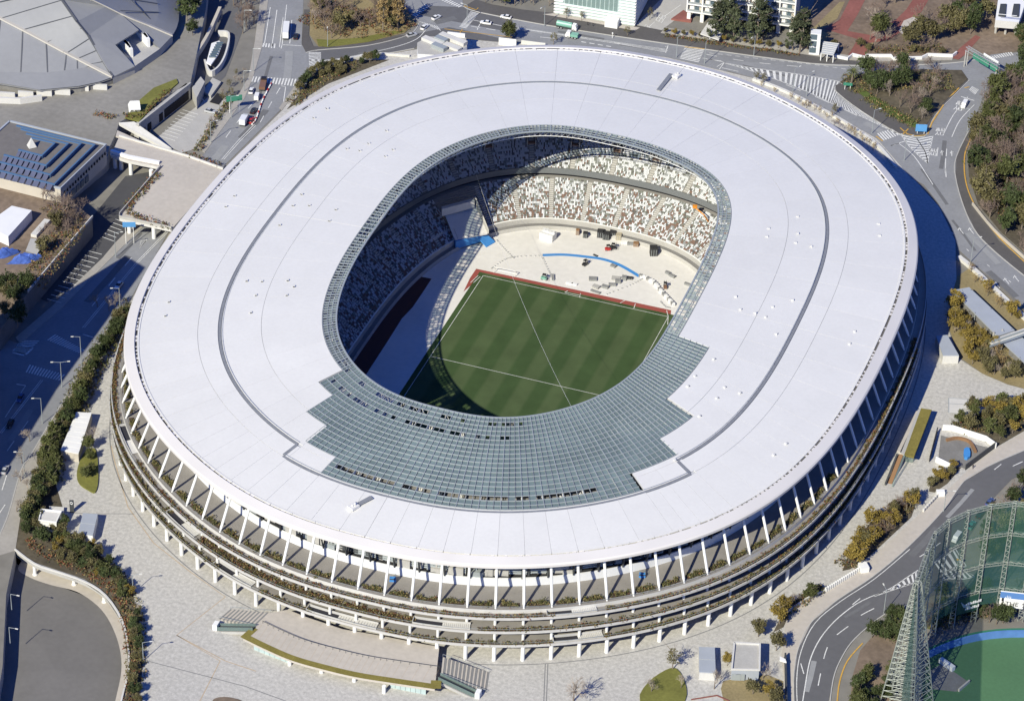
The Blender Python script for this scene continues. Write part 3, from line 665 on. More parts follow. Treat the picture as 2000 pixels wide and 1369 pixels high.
raised('footpath', [(584,172),(551,216),(545,212),(576,168),(598,142),(606,140)], 'footpath', .18)
raised('footpath', [(598,104),(589,87),(594,20),(606,20),(603,70),(612,92),(660,90),(719,84),(780,70),(799,69),(719,90),(622,99)], 'footpath_dark', .2)
# planted ground
area('grass_verge', [(606,-20),(605,70),(622,93),(660,92),(719,84),(790,66),(812,45),(790,15),(760,-20)], 'dry_grass', .25)
area('grass_verge', [(618,78),(640,80),(700,76),(770,62),(795,62),(719,84),(640,94),(622,92)], 'lawn', .32)
area('planting_bed', [(597,170),(560,215),(640,165),(760,118),(700,118),(640,130),(606,145)], 'wood_floor', .2)
raised('traffic_island', [(1640,162),(1660,150),(1704,143),(1800,137),(1878,139),(1890,156),(1868,176),(1822,224),(1803,256),(1760,240),(1700,200),(1660,172)], 'wood_floor', .35)
area('grass_verge', [(1672,180),(1682,174),(1730,205),(1790,240),(1788,252),(1755,236),(1700,200)], 'lawn_green', .4)
area('park_ground', [(1560,100),(1580,40),(1600,-30),(2040,-30),(2040,95),(1934,108),(1862,112),(1750,112),(1680,112),(1600,106)], 'park_earth', .15)
area('park_path', [(1610,58),(1640,40),(1665,-10),(1695,-10),(1675,30),(1655,62),(1700,70),(1752,38),(1770,20),(1790,-10),(1820,-10),(1800,24),(1765,60),(1735,80),(1700,85),(1690,110),(1655,112),(1675,78)], 'park_red', .2)
area('park_path', [(1858,115),(1875,95),(1905,70),(1915,74),(1885,108),(1872,118)], 'park_red', .2)
area('park_lawn', [(1570,75),(1600,45),(1640,5),(1650,5),(1635,38),(1600,60),(1620,68),(1605,100),(1580,98)], 'dry_grass', .22)
area('park_clearing', [(1755,62),(1765,42),(1785,34),(1800,40),(1785,58),(1762,68)], 'paving_warm', .24)
area('wood_floor', [(1934,150),(2040,130),(2040,530),(1955,455),(1910,400),(1892,345),(1890,305),(1900,270),(1915,245),(1932,180)], 'wood_floor', .25)
area('planting_bed', [(1870,540),(1900,520),(2040,640),(2040,770),(1968,751),(1919,730),(1873,697),(1853,640),(1855,590)], 'dry_grass', .10)
area('planting_bed', [(1880,820),(1930,800),(2020,765),(2040,800),(2000,842),(1945,874),(1900,850),(1858,832)], 'wood_floor', .10)
area('planting_bed', [(1645,1115),(1660,1075),(1700,1020),(1740,990),(1790,980),(1780,1010),(1700,1085),(1660,1112)], 'wood_floor', .12)
area('planting_bed', [(1814,960),(1820,935),(1850,915),(1880,910),(1850,945),(1825,962)], 'wood_floor', .12)
area('planting_bed', [(1510,1235),(1530,1195),(1560,1165),(1600,1140),(1612,1150),(1545,1192),(1530,1225)], 'wood_floor', .12)
area('park_ground', [(1660,1369),(1665,1320),(1680,1270),(1715,1230),(1780,1200),(1770,1260),(1745,1369),(1730,1420),(1650,1420)], 'park_earth', .12)
area('planting_bed', [(30,1075),(40,1010),(66,940),(90,870),(120,812),(200,690),(246,605),(232,640),(179,723),(158,784),(128,835),(107,881),(110,950),(122,990),(120,1030),(168,1061),(205,1092),(240,1126),(260,1160),(274,1229),(279,1294),(270,1369),(268,1420),(240,1420),(252,1300),(240,1210),(205,1160),(165,1130),(68,1098)], 'wood_floor', .10)
raised('lawn_mound', [(150,930),(155,905),(168,882),(185,878),(191,900),(192,940),(186,963),(172,958),(156,947)], 'lawn', .5, 3)
raised('lawn_mound', [(1250,1369),(1265,1335),(1300,1310),(1322,1308),(1338,1335),(1338,1369),(1300,1400)], 'lawn', .5, 3)
raised('lawn_mound', [(415,1369),(425,1363),(445,1362),(472,1369),(470,1380),(420,1380)], 'park_earth', .3, 3)
area('planting_bed', [(1408,1345),(1412,1330),(1460,1320),(1500,1318),(1530,1330),(1530,1400),(1420,1400)], 'dry_grass', .11)
# yard on the left between the car park and the hall, with its retaining wall
WESTY = [(-60,640),(-60,430),(0,425),(118,372),(160,400),(230,345),(234,352),(185,413),(176,424),(52,575),(0,640)]
raised('west_yard', [(-60,650),(-60,360),(118,372),(170,418),(180,425),(112,505),(54,572),(0,645)], 'park_earth', 8.0, ref=8.0, side='concrete_dark')  # wall side coloured darker to paint in its shade
area('car_park', [(176,430),(245,345),(330,330),(300,380),(235,430),(262,438),(210,500),(185,530),(92,590),(60,575)], 'asphalt_dark', .12)
# sports hall level
raised('hall_plaza', [(-60,-60),(410,-60),(402,20),(372,162),(232,240),(226,262),(208,300),(212,302),(206,310),(120,380),(-60,350)], 'paving_gym', 6.0, ref=6.0, side='concrete')
area('car_park', [(300,275),(409,189),(452,186),(378,293),(355,299),(332,288)], 'concrete', .1)
area('service_road', [(372,162),(402,20),(410,-40),(470,-40),(474,60),(440,150),(400,190)], 'asphalt', .09)
# asphalt repairs: darker and lighter trench patches laid over the old surface
mat('patch_dark', (0.15, 0.152, 0.158), .85, noise=((.3, .08), (1.5, .06))); mat('patch_pale', (0.29, 0.295, 0.30), .85, noise=((.3, .06), (1.5, .05)))
for k, (x0, y0, x1, y1, wd) in enumerate(((565,100,560,160,3), (530,110,505,190,1.2), (520,215,470,270,2.5), (440,285,415,315,3), (275,455,230,505,1.4), (250,500,170,590,2.6), (60,800,20,860,2), (1090,62,1180,77,1.5), (1210,86,1290,98,2.2), (1000,55,1060,64,2.8), (1450,128,1540,150,1.2), (1560,168,1640,205,1.8), (1690,240,1730,262,2.6), (1845,275,1838,330,1.6), (1800,330,1850,400,1.3), (1890,455,1950,515,2.2), (1860,430,1905,490,1.0), (1930,530,1985,580,2.6), (1590,1290,1575,1350,1.6), (1650,1205,1700,1175,1.2), (1780,1085,1830,1030,2.2), (1850,1010,1900,955,1.3), (700,106,770,95,2.0), (850,45,890,35,3))):
    p = MB(); p.ribbon(GL([(x0, y0), ((x0+x1)/2+1, (y0+y1)/2), (x1, y1)], .12), wd); struct(p.build('road_patch', 'patch_dark' if k % 3 else 'patch_pale'))
# --- road paint
LN = MB(); YL = MB()
def line(pts, wd=.3, z=.14, mb=None, sm=0):
    P = GL(pts, z); P = smooth(P, sm) if sm else P; (mb or LN).ribbon(P, wd)
def dashes(pts, n, duty=.5, wd=.3, z=.14, sm=4):
    P = smooth(GL(pts, z), sm) if len(pts) > 2 else GL(pts, z)
    s_ = [0]
    for a, b in zip(P, P[1:]): s_.append(s_[-1]+(b-a).length)
    def at(q):
        for i in range(len(P)-1):
            if s_[i+1] >= q-1e-6: return P[i].lerp(P[i+1], (q-s_[i])/max(1e-6, s_[i+1]-s_[i]))
        return P[-1]
    for k in range(n):
        a = s_[-1]*k/n; b = a+s_[-1]/n*duty; LN.ribbon([at(a), at((a+b)/2), at(b)], wd)
CROSS = []
def zebra(a, b, c, d, n, duty=.5, z=.14):
    """bars running a->b side to d->c side: a,b one end; d,c the other; n bars spaced from a-b edge pair to d-c edge"""
    A, B, C, E_ = GL([a, b, c, d], z); p = MB()
    for k in range(n):
        f0, f1 = k/n, (k+duty)/n; p.add([A.lerp(E_, f0), B.lerp(C, f0), B.lerp(C, f1), A.lerp(E_, f1)], [(0, 1, 2, 3)])
    struct(p.build('zebra_crossing', 'line_white'))
# west road
zebra((494,150),(490,160),(578,169),(582,155), 15)                 # crossing by the queue
zebra((603,102),(627,103),(627,124),(604,133), 10)
zebra((514,85),(512,92),(540,95),(541,86), 5)
zebra((24,689),(46,695),(79,664),(40,663), 9)
zebra((24,685),(52,693),(80,667),(48,662), 1)
zebra((92,664),(108,653),(168,685),(155,690), 14)
zebra((50,727),(58,712),(130,732),(118,744), 13)
for P in ([(528,15),(516,90)], [(541,20),(531,92)], [(553,35),(546,92),(549,96),(551,88),(560,10)], [(551,88),(589,90)], [(570,40),(566,86)]): line(P)
line([(549,168),(558,170),(552,212)]); dashes([(547,172),(520,218),(500,255)], 3, .45)
dashes([(495,200),(455,250),(430,285)], 3, .45); line([(500,245),(470,275),(437,312)], .25); line([(497,243),(466,274),(433,312)], .25)
line([(332,449),(268,515),(165,640)], .22); line([(328,449),(264,515),(161,640)], .22); dashes([(288,466),(245,518),(160,622)], 4, .4)
line([(84,742),(3,846)], .22); line([(80,742),(-1,846)], .22); dashes([(55,822),(0,900)], 2, .5); dashes([(10,985),(-3,1005)], 1, .9); line([(32,750),(50,753)], .4); line([(50,753),(10,815)], .25); line([(162,653),(182,659)], .4)
dashes([(13,928),(3,960)], 1, .9)
line([(284,470),(276,470),(272,486),(285,470)], .25)
# link road and top road
line([(604,118),(650,117),(720,104),(780,90),(815,76),(832,58)], .3, sm=4)
zebra((818,42),(826,46),(864,62),(856,52), 8); zebra((897,53),(911,56),(936,26),(920,22), 14); zebra((858,0),(868,-5),(905,13),(898,16), 9); zebra((805,30),(812,33),(842,12),(830,8), 8)
for P in ([(925,40),(974,50),(1300,97)], [(932,59),(937,48)], [(1300,92),(1305,89),(1300,104)], [(1200,84),(1304,100)]): line(P)
dashes([(920,52),(1010,66)], 3, .6); line([(1036,60),(1200,85),(1300,102)], .3); dashes([(1135,82),(1200,93)], 4, .6, .5); line([(1055,73),(1085,76)])
zebra((1338,92),(1376,97),(1364,124),(1327,116), 9)
dashes([(1380,107),(1470,122),(1590,133)], 4, .4); dashes([(1380,116),(1412,120)], 1, .9); dashes([(1385,104),(1500,117),(1600,128),(1660,137)], 16, .55, .25); line([(1372,114),(1410,121),(1415,122),(1405,136)], .3); line([(1415,122),(1400,131)])
dashes([(1410,133),(1500,154),(1570,180),(1650,215),(1700,240)], 5, .5)
def chevrons(a, b, n, duty=.45, z=.14):
    """hatched area between two edge lines a and b"""
    A = smooth(GL(a, z), 6); B = smooth(GL(b, z), 6); p = MB()
    def at(P, f): q = f*(len(P)-1); i = min(int(q), len(P)-2); return P[i].lerp(P[i+1], q-i)
    p.ribbon(A, .3); p.ribbon(B, .3)
    for k in range(n):
        f0, f1 = k/n, (k+duty)/n; g = .35/n*2
        p.add([at(A, f0), at(A, f1), at(B, min(1, f1+g)), at(B, min(1, f0+g))], [(0, 1, 2, 3)])
    return struct(p.build('hatched_marking', 'line_white'))
chevrons([(1418,124),(1470,133),(1550,144),(1600,152),(1646,161)], [(1416,124),(1470,140),(1540,165),(1590,186),(1625,203)], 27)
chevrons([(1646,161),(1634,168),(1633,178),(1680,217),(1756,263)], [(1625,203),(1650,214),(1690,232),(1720,246),(1750,260)], 22)
zebra((1713,261),(1726,275),(1762,262),(1750,249), 8); zebra((1741,250),(1757,264),(1768,266),(1752,250), 3)
chevrons([(1760,264),(1775,285),(1795,305),(1811,319)], [(1790,270),(1800,285),(1808,300),(1812,319)], 11)
chevrons([(1822,266),(1818,285),(1815,300),(1812,319)], [(1790,270),(1800,285),(1808,300),(1812,319)], 11)
line([(1756,280),(1740,285),(1768,276)], .35); line([(1755,280),(1785,305),(1812,345),(1822,361)], .3, sm=4)
zebra((1893,176),(1899,169),(1913,176),(1905,186), 6)
line([(1877,189),(1903,197)], .35); line([(1890,190),(1862,225),(1843,262)], .28, sm=4); line([(1903,205),(1875,235),(1859,268)], .28, sm=4); line([(1832,289),(1830,305)]); dashes([(1847,310),(1846,346)], 1, .8); dashes([(1849,291),(1848,307)], 1, .9)
dashes([(1847,330),(1848,348)], 1, .9)
zebra((1932,112),(1938,116),(1982,108),(1976,100), 10)
for x, y in ((1840,296),(1859,297),(1874,447),(1894,447),(1945,553),(1963,545),(1982,540)): line([(x,y),(x+8,y+10)] if y > 400 else [(x,y+8),(x,y)], .28); line([(x-3,y+3),(x,y-2),(x+3,y+1)], .3)
dashes([(1838,420),(1880,480),(1960,540),(2010,580)], 5, .12, .25)
# words on the carriageway: expressway entrance
def glyph(strokes, o, ex, ey, mb):
    for st in strokes: mb.ribbon([o+ex*x+ey*y for x, y in st], .32)
KO = [[(.5,1),(.5,.86)],[(.05,.84),(.95,.84)],[(.25,.74),(.75,.74),(.75,.56),(.25,.56),(.25,.74)],[(.08,0),(.08,.46),(.92,.46),(.92,0)],[(.3,.34),(.7,.34),(.7,.1),(.3,.1),(.3,.34)]]
SOKU = [[(.4,.86),(1,.86)],[(.7,1),(.7,.2)],[(.45,.72),(.95,.72),(.95,.5),(.45,.5),(.45,.72)],[(.7,.5),(.4,.25)],[(.7,.5),(1,.25)],[(.1,.95),(.22,.82)],[(.05,.62),(.2,.62),(.2,.2),(.05,.05)],[(.2,.18),(.45,.05),(1,.03)]]
IRI = [[(.3,1),(.5,.95),(.5,.6),(.05,0)],[(.5,.62),(.95,0)]]
KUCHI = [[(.1,0),(.1,.9),(.9,.9),(.9,0),(.1,.08)]]
for (bx, by, rx, ry, ux, uy) in ((1815,303,1829,305,1816,290),(1826,264,1843,265,1829,250),(1862,214,1878,217,1870,197)):
    o = G(bx, by, .14); ex = G(rx, ry, .14)-o; ey = G(ux, uy, .14)-o
    p = MB()
    for g_, cx, cy in ((KO, 0, .56), (SOKU, .54, .56), (IRI, 0, 0), (KUCHI, .54, 0)): glyph(g_, o+ex*cx+ey*cy, ex*.44, ey*.46, p)
    struct(p.build('road_lettering', 'line_white'))
for (bx, by, rx, ry, ux, uy) in ((1254,56,1262,62,1262,49),(1281,40,1292,45,1290,28)):
    o = G(bx, by, .16); ex = G(rx, ry, .16)-o; ey = G(ux, uy, .16)-o; p = MB()
    glyph([[(0,0),(1,0),(1,1),(0,1),(0,0)],[(0,.5),(1,.5)],[(.5,0),(.5,1)]], o, ex, ey, p); struct(p.build('road_lettering', 'line_white'))
line([(1258,62),(1279,43)], .25); line([(1290,38),(1330,10)], .25)
# south east road
line([(1560,1420),(1574,1330),(1585,1280),(1610,1235),(1650,1195),(1700,1165),(1790,1136)], .32, sm=4); dashes([(1598,1338),(1618,1258),(1660,1220),(1683,1200),(1740,1172)], 4, .45); 
dashes([(1796,1087),(1815,1075),(1850,1050)], 2, .5); dashes([(1942,917),(1957,905)], 1, .9); dashes([(1978,910),(2000,900)], 1, .9)
chevrons([(1708,1163),(1740,1148),(1770,1128),(1793,1113)], [(1708,1164),(1740,1153),(1770,1143),(1790,1137)], 9)
chevrons([(1824,1097),(1840,1090),(1860,1075),(1868,1070)], [(1833,1118),(1850,1115),(1872,1110),(1888,1105)], 6); chevrons([(1838,1125),(1855,1112),(1872,1105),(1880,1112)], [(1840,1132),(1860,1130),(1885,1130),(1905,1125)], 7)
line([(1560,1420),(1556,1330),(1565,1270),(1592,1216),(1640,1175),(1708,1130),(1777,1072)], .25, sm=4)
line([(1564,1295),(1570,1315)], .3); line([(1665,1180),(1680,1168)], .3)
struct(LN.build('lane_marking', 'line_white'))
for P in ([(1836,200),(1860,185),(1873,172)], [(1812,262),(1820,240),(1843,205)], [(1758,250),(1772,262),(1790,266),(1808,264)], [(1764,262),(1774,252)], [(1884,172),(1893,170)], [(1711,266),(1724,276)]): YL.ribbon(GL(P, .30), .5)
YL.ribbon(smooth(GL([(1905,250),(1890,285),(1884,305),(1884,340),(1892,375),(1910,410),(1950,462),(2010,520)], .30), 4), .45)
YL.ribbon(GL([(868,57),(905,62),(1000,73)], .18), .35); YL.ribbon(GL([(895,70),(903,58)], .18), .35); YL.ribbon(GL([(906,12),(930,20),(934,16)], .30), .4); YL.ribbon(GL([(1337,92),(1376,96)], .30), .5); YL.ribbon(smooth(GL([(1635,1369),(1640,1330),(1655,1290),(1685,1255)], .16), 4), .4)
struct(YL.build('tactile_paving', 'yellow_line'))
# kerbs
KB = MB()
for P in ([(905,14),(935,25),(1056,48.5),(1200,71.5),(1384,98.3),(1583,125),(1679,129),(1781,128),(1871,123),(1934,112)], [(1632,170),(1633,180),(1679,216),(1755,262),(1794,268),(1809,264),(1827,226),(1871,180),(1893,158)], [(1553,1420),(1550,1330),(1558,1270),(1585,1215),(1637,1171),(1705,1126),(1774,1068),(1843,996),(1883,940),(1934,909),(2000,880)], [(1899,243),(1868,307),(1866,346),(1883,407),(1909,458),(1960,507),(2040,570)], [(598,104),(622,99),(719,90),(799,69),(819,46)], [(604,134),(627,126),(700,114),(760,105),(809,96)], [(1618,1400),(1627,1328),(1644,1284),(1671,1246),(1726,1201),(1774,1181)], [(246,600),(180,682),(120,790),(95,830),(60,890),(41,920),(17,1003),(0,1044)]):
    KB.wallstrip(smooth(GL(P, 0), 4), .27, .3)
struct(KB.build('kerb', 'kerb'))
# joints and bands in the plaza paving
JT = MB()
mat('joint_grey', (0.22, 0.22, 0.22), .9); mat('joint_warm', (0.46, 0.36, 0.25), .9)
P = [Vector((*OUT(T(k/240), 5.6), .05)) for k in range(240)]; JT.ribbon(P, .35, closed=True)
for P in ([(1066,1400),(1070,1296)], [(1061,1400),(1065,1296)], [(125,1000),(180,1003),(262,1003)], [(280,1288),(480,1340),(560,1369)]): JT.ribbon(GL(P, .05), .3)
struct(JT.build('paving_joint', 'joint_grey'))
JT = MB()
for P in ([(225,905),(250,990),(300,1060),(370,1115),(440,1165),(345,1240),(430,1290),(390,1369)], [(345,1240),(440,1290),(500,1310)], [(225,905),(217,870)]): JT.ribbon(GL(P, .05), .3)
struct(JT.build('paving_band', 'joint_warm'))

# ================================================================== BUILDINGS AND STRUCTURES
mat('hall_roof', (0.25, 0.255, 0.27), 0.5, 0.4, noise=((0.05, 0.05), (0.5, 0.03)))
mat('hall_ridge', (0.52, 0.49, 0.44), 0.6); mat('hall_seam', (0.10, 0.105, 0.12), 0.6)
mat('blue_trim', (0.075, 0.15, 0.28), 0.5, noise=(0.5, 0.06)); mat('roof_brown', (0.165, 0.155, 0.15), 0.8, noise=(0.4, 0.08)); mat('solar', (0.10, 0.11, 0.17), 0.3, 0.5, noise=(0.5, 0.1))
mat('cream_wall', (0.50, 0.46, 0.40), 0.8, noise=(0.3, 0.05)); mat('white_roof', (0.78, 0.78, 0.78), 0.5, noise=(0.3, 0.03)); mat('grey_roof', (0.36, 0.39, 0.44), 0.5, noise=(0.2, 0.05))
mat('glass_blue', (0.10, 0.14, 0.17), 0.08, 0.8); mat('glass_pale', (0.42, 0.52, 0.52), 0.15, 0.7, noise=(0.4, 0.08)); mat('glass_green', (0.22, 0.285, 0.27), 0.12, 0.7, alpha=.5)
mat('blue_tarp', (0.06, 0.12, 0.42), 0.6, noise=(1.0, 0.25)); mat('wood_brown', (0.26, 0.15, 0.08), 0.8); mat('moss_roof', (0.20, 0.17, 0.045), 0.95, noise=((0.3, 0.12), (2, 0.15)))
mat('orange', (0.65, 0.25, 0.03), 0.5); mat('sign_green', (0.05, 0.22, 0.15), 0.5); mat('sign_blue', (0.10, 0.30, 0.60), 0.5); mat('red_paint', (0.45, 0.05, 0.04), 0.5); mat('black', (0.025, 0.025, 0.028), 0.5)
mat('net_green', (0.05, 0.135, 0.105), 0.9, alpha=.50); mat('astro', (0.075, 0.17, 0.085), 0.95, noise=((0.05, 0.06), (1, 0.05))); mat('wall_blue', (0.10, 0.22, 0.50), 0.6, noise=(0.4, 0.08)); mat('board_green', (0.02, 0.07, 0.05), 0.6); mat('apron_green', (0.04, 0.18, 0.12), 0.7)
mat('gold_metal', (0.45, 0.40, 0.30), 0.5, 0.4, .2); mat('crate_grey', (0.25, 0.25, 0.25), 0.7, noise=(1.0, .15)); mat('crate_black', (0.035, 0.035, 0.038), 0.5); mat('wrap_white', (0.72, 0.72, 0.72), 0.6)
V3 = Vector
def prism(name, pts, zt, h, m_, parent=None, side=None):
    """solid whose roof outline pts is surveyed at height zt, h metres thick"""
    p = MB(); p.prism(GL(pts, zt), h, 0, 1 if side else None); return p.build(name, [m_, side] if side else m_, parent)
def thing(name, label, cat, P, group=None): return tag(empty(name, P), label, cat, group)
# ---- sports hall with folded shell roof
E = [(-60,158),(0,163),(77,176),(153,169),(195,160),(220,151)]
ARC = [(-60,134),(0,141),(90,142),(145,136),(165,132),(177,129)]
LA = [(-60,5,26),(0,36,22),(60,67,19),(125,102,15),(152,116,13),(177,129,11.5),(220,151,9.2)]
LB = [(105,-30,32),(120,0,29),(150,43,24),(172,70,19),(190,100,15),(205,126,11.5),(220,151,9.2)]
LC = [(140,-30,34),(179,0,28),(207,13,24),(235,27,20),(262,39,17),(290,50,14),(337,70,9.2)]
hall = thing('sports_hall', 'grey folded-shell arena roof with cream ridges, cut by the frame corner', 'sports hall', G(150,90,6))
def patch(A, B, n=1, name='roof_shell', m_='hall_roof'):
    p = MB(); A = GL(A) if not isinstance(A[0], Vector) else A; B = GL(B) if not isinstance(B[0], Vector) else B
    k = min(len(A), len(B)); p.add(A[:k]+B[:k], [(i, k+i, k+i+1, i+1) for i in range(k-1)])
    lo = [v-V3((0, 0, .6)) for v in A[:k]]+[v-V3((0, 0, .6)) for v in B[:k]]; p.add(lo, [(i, i+1, k+i+1, k+i) for i in range(k-1)]); return p.build(name, m_, hall, smooth_=True)
arc = GL(ARC, 11.2); eav = GL(E, 9.2)
patch(arc, eav); patch(GL(LA)[:6], arc); patch(GL(LB), GL(LA)); patch([G(*v) for v in LC[3:]], [G(235,27,19.9), G(262,55,15), G(290,76,11), G(312,96,9.2)])
topf = GL([(172,70,19),(235,27,20),(271,59,15),(225,88,15)]); p = MB(); p.prism(topf, .5); p.build('roof_shell', 'hall_roof', hall)
lf = GL([(172,70,19),(225,88,15),(263,130,9.5),(220,151,9.2)]); p = MB(); p.prism(lf, .5); p.build('roof_shell', 'hall_roof', hall)
p = MB(); p.add(GL(LB)[:4]+[G(*v) for v in LC[:4]], [(i, 4+i, 5+i, i+1) for i in range(3)]); p.build('roof_shell', 'hall_roof', hall)
RE = [(337,70,9.2),(345,55,9.2),(349,41,9.2),(350,20,9.2),(345,-10,9.2),(335,-40,9.2)]; RI = [(300,52,13),(306,40,13.5),(310,25,14),(308,8,15),(300,-10,16),(285,-40,18)]
patch([G(*v) for v in RI], [G(*v) for v in RE]); patch([G(*v) for v in ((290,50,14),(262,39,17),(235,27,20),(207,13,24),(179,0,28),(140,-30,34))], [G(*v) for v in RI])
p = MB(); p.poly(GL([(225,88),(271,59),(312,96),(263,130)], 9.2)); p.build('plant_deck', 'concrete', hall)
for L_, w_, mm in ((LA, 1.3, 'hall_ridge'), (LB, .8, 'hall_seam'), (LC, 1.3, 'hall_ridge')):
    P = [G(x, y, z)+V3((0, 0, .45)) for x, y, z in L_]; p = MB()
    for a, b in zip(P, P[1:]): p.beam(a, b, w_, .6)
    p.build('roof_ridge', mm, hall)
for f in (.05, .17, .29, .41, .53, .66, .80):     # dark drainage seams across the shells
    p = MB(); i = f*6; k = int(i); q = i-k
    lb = G(*LB[k]).lerp(G(*LB[min(k+1, 6)]), q); la = G(*LA[k]).lerp(G(*LA[min(k+1, 6)]), q); p.beam(lb+V3((0, 0, .12)), la+V3((0, 0, .12)), .45, .2)
    if f < .75:
        j = f*5; m_ = int(j); ac = arc[m_].lerp(arc[min(m_+1, 5)], j-m_); p.beam(la+V3((0, 0, .12)), ac+V3((0, 0, .12)), .45, .2)
    p.build('roof_seam', 'hall_seam', hall)
for P in ([(235,22,21.5),(310,25,14.3)], [(255,0,21),(295,40,14.2)], [(230,-5,23),(308,8,15.3)]):
    p = MB(); p.beam(G(*P[0])+V3((0, 0, .2)), G(*P[1])+V3((0, 0, .2)), .4, .2); p.build('roof_seam', 'hall_seam', hall)
p = MB(); P = [v-V3((0, 0, .1)) for v in eav]
p.add([v+V3((.3, 1.5, 0)) for v in P]+[V3((v.x+.3, v.y+1.5, 6)) for v in P], [(i, 6+i, 7+i, i+1) for i in range(5)]); p.build('drum_wall', 'concrete_dark', hall)
for pts in ([(220,151),(263,130),(312,96),(337,70)],):
    p = MB(); Q = GL(pts, 9.2); p.add(Q+[V3((v.x, v.y, 6)) for v in Q], [(i, 4+i, 5+i, i+1) for i in range(3)]); p.build('drum_wall', 'concrete', hall)
for cx, cy in ((283,78),(250,98)):
    p = MB(); c = G(cx, cy, 9.2)
    for k in range(5): p.box(c+V3((1.1*k-2.6, -.9*k+1.2, 0)), (1.0, 6.0, 3.6), .75)
    p.build('air_handler', 'white_roof', hall)
for k in range(6): p = MB(); a = G(0+36*k, 190-2*k+(-6 if k > 3 else 0), 6); p.wallstrip([a, a+V3((5.5, 1.5, 0))], 2.2, .8); p.build('entrance_wall', 'concrete_light', hall)
p = MB(); p.wallstrip(GL([(-30,200),(40,203),(82,197)], 6), 2.4, .9); p.build('entrance_wall', 'concrete_light', hall)
# curved white podium benches in front of the hall
# ---- pool hall with stepped blue roof
Bc, Cc, Ac = G(207,284,14), G(118,369,14), G(19,238,14)
pool = thing('pool_hall', 'low hall with stepped roof edged in bright blue', 'hall', V3((Cc.x, Cc.y, 0)))
Dc = Ac+(Cc-Bc); p = MB(); p.prism([Ac, Bc, Cc, Dc], 8.2, 0, 1); p.build('hall_block', ['roof_brown', 'cream_wall'], pool)
p = MB(); P = [Ac, Bc, Cc, Dc, Ac]
p.wallstrip([v+V3((0, 0, -.2)) for v in P], .7, .7); p.build('roof_edge', 'grey_roof', pool)
u_ = (Ac-Bc); v_ = (Cc-Bc)
TR = [((185,284),(106,361)), ((158,282),(98,342)), ((133,282),(90,324)), ((107,281),(82,305))]
for k, (br, fr) in enumerate(TR):
    z = 15.2+1.3*k; BR, FR = G(*br, z), G(*fr, z); wl = u_*(1-.19*(k+1)); BL, FL = BR+wl, FR+wl
    p = MB(); p.prism([BL, BR, FR, FL], 1.6, 0, 1); st = p.build('roof_step', ['roof_brown', 'blue_trim'], pool)
    p = MB(); p.wallstrip([FL, FR, BR, BL], .35, .8); p.build('step_edge', 'blue_trim', st)
    n = 12-2*k
    for j in range(n):
        a, b = FR.lerp(FL, (j+.12)/n), FR.lerp(FL, (j+.88)/n); nv = v_.normalized()
        q = [a+nv*.4+V3((0, 0, .1)), b+nv*.4+V3((0, 0, .1)), b+nv*2.4+V3((0, 0, -1.0)), a+nv*2.4+V3((0, 0, -1.0))]
        p = MB(); p.add(q+[x-V3((0, 0, .15)) for x in q], [(0, 1, 2, 3), (7, 6, 5, 4), (0, 4, 5, 1), (1, 5, 6, 2), (2, 6, 7, 3), (3, 7, 4, 0)]); p.build('skylight_panel', 'solar', pool)
p = MB(); c = G(62,286,19.3); p.tube(c, c+V3((0, 0, 3.4)), 2.0, .1, 4); p.build('roof_spire', 'concrete_light', pool)
for k in range(16):
    a = Bc.lerp(Cc, (k+.6)/17); p = MB(); p.box(a+V3((.1, -.1, -3.2)), (.5, .9, .9), .6); p.build('vent_hole', 'black', pool)
for k in range(5):
    a = Bc.lerp(Cc, .45+.1*k); p = MB(); p.box(a+V3((.15, -.1, -7.2)), (.4, 2.2, 2.6), math.atan2(v_.y, v_.x)-math.pi/2); p.build('window', 'glass_blue', pool)
# ---- terrace bridge from the hall level to the stadium
terr = thing('footbridge', 'beige paved footbridge deck crossing the road to the stadium', 'bridge', G(300,360,0))
p = MB(); P = GL([(217,303),(233,267),(363,305),(436,331),(420,352),(335,448),(233,426),(233,420),(314,327),(250,314)], 6.2); p.prism(P, 1.2, 0, 1); p.build('bridge_deck', ['paving_warm', 'concrete_light'], terr)
p = MB(); p.wallstrip(GL([(314,327),(234,420),(233,426),(335,448)], 6.2), 1.1, .35); p.build('parapet', 'concrete', terr)
p = MB(); p.wallstrip(GL([(233,267),(363,305),(436,331)], 6.2), .7, .5); p.build('parapet', 'concrete_light', terr)
p = MB(); p.wallstrip(GL([(217,303),(250,314),(312,326)], 5.0), 2.2, 1.2); p.build('bridge_beam', 'white_paint', terr)
for x, y in ((224,305),(236,308),(255,318),(295,332),(252,432),(300,442),(270,400)):
    p = MB(); c = G(x, y, 5); p.tube(V3((c.x, c.y, 0)), c, .75, n=12); p.build('bridge_pier', 'white_paint', terr)
# ---- retaining block below the hall plaza with dark openings, stairs
rb = thing('retaining_block', 'stained concrete retaining wall with dark openings above the small car park', 'wall', G(320,230,0))
Q0, Q1 = G(270,246,6), G(372,166,6); dv = (Q1-Q0); nv = V3((dv.y, -dv.x, 0)).normalized()
p = MB(); p.prism([Q0, Q1, Q1-nv*2, Q0-nv*2], 6.5); p.build('wall_block', 'concrete', rb)
p = MB(); p.wallstrip([Q0+V3((0, 0, 0)), Q1], 1.0, .7); p.build('parapet', 'concrete', rb)
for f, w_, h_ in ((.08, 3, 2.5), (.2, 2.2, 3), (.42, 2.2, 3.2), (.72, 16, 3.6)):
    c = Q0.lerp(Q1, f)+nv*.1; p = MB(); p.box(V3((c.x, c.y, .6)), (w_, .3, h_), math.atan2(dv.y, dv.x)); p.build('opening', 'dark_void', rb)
st = thing('plaza_stairs', 'pale concrete stair wall running down from the hall plaza to the bridge', 'stairs', G(280,265,0))
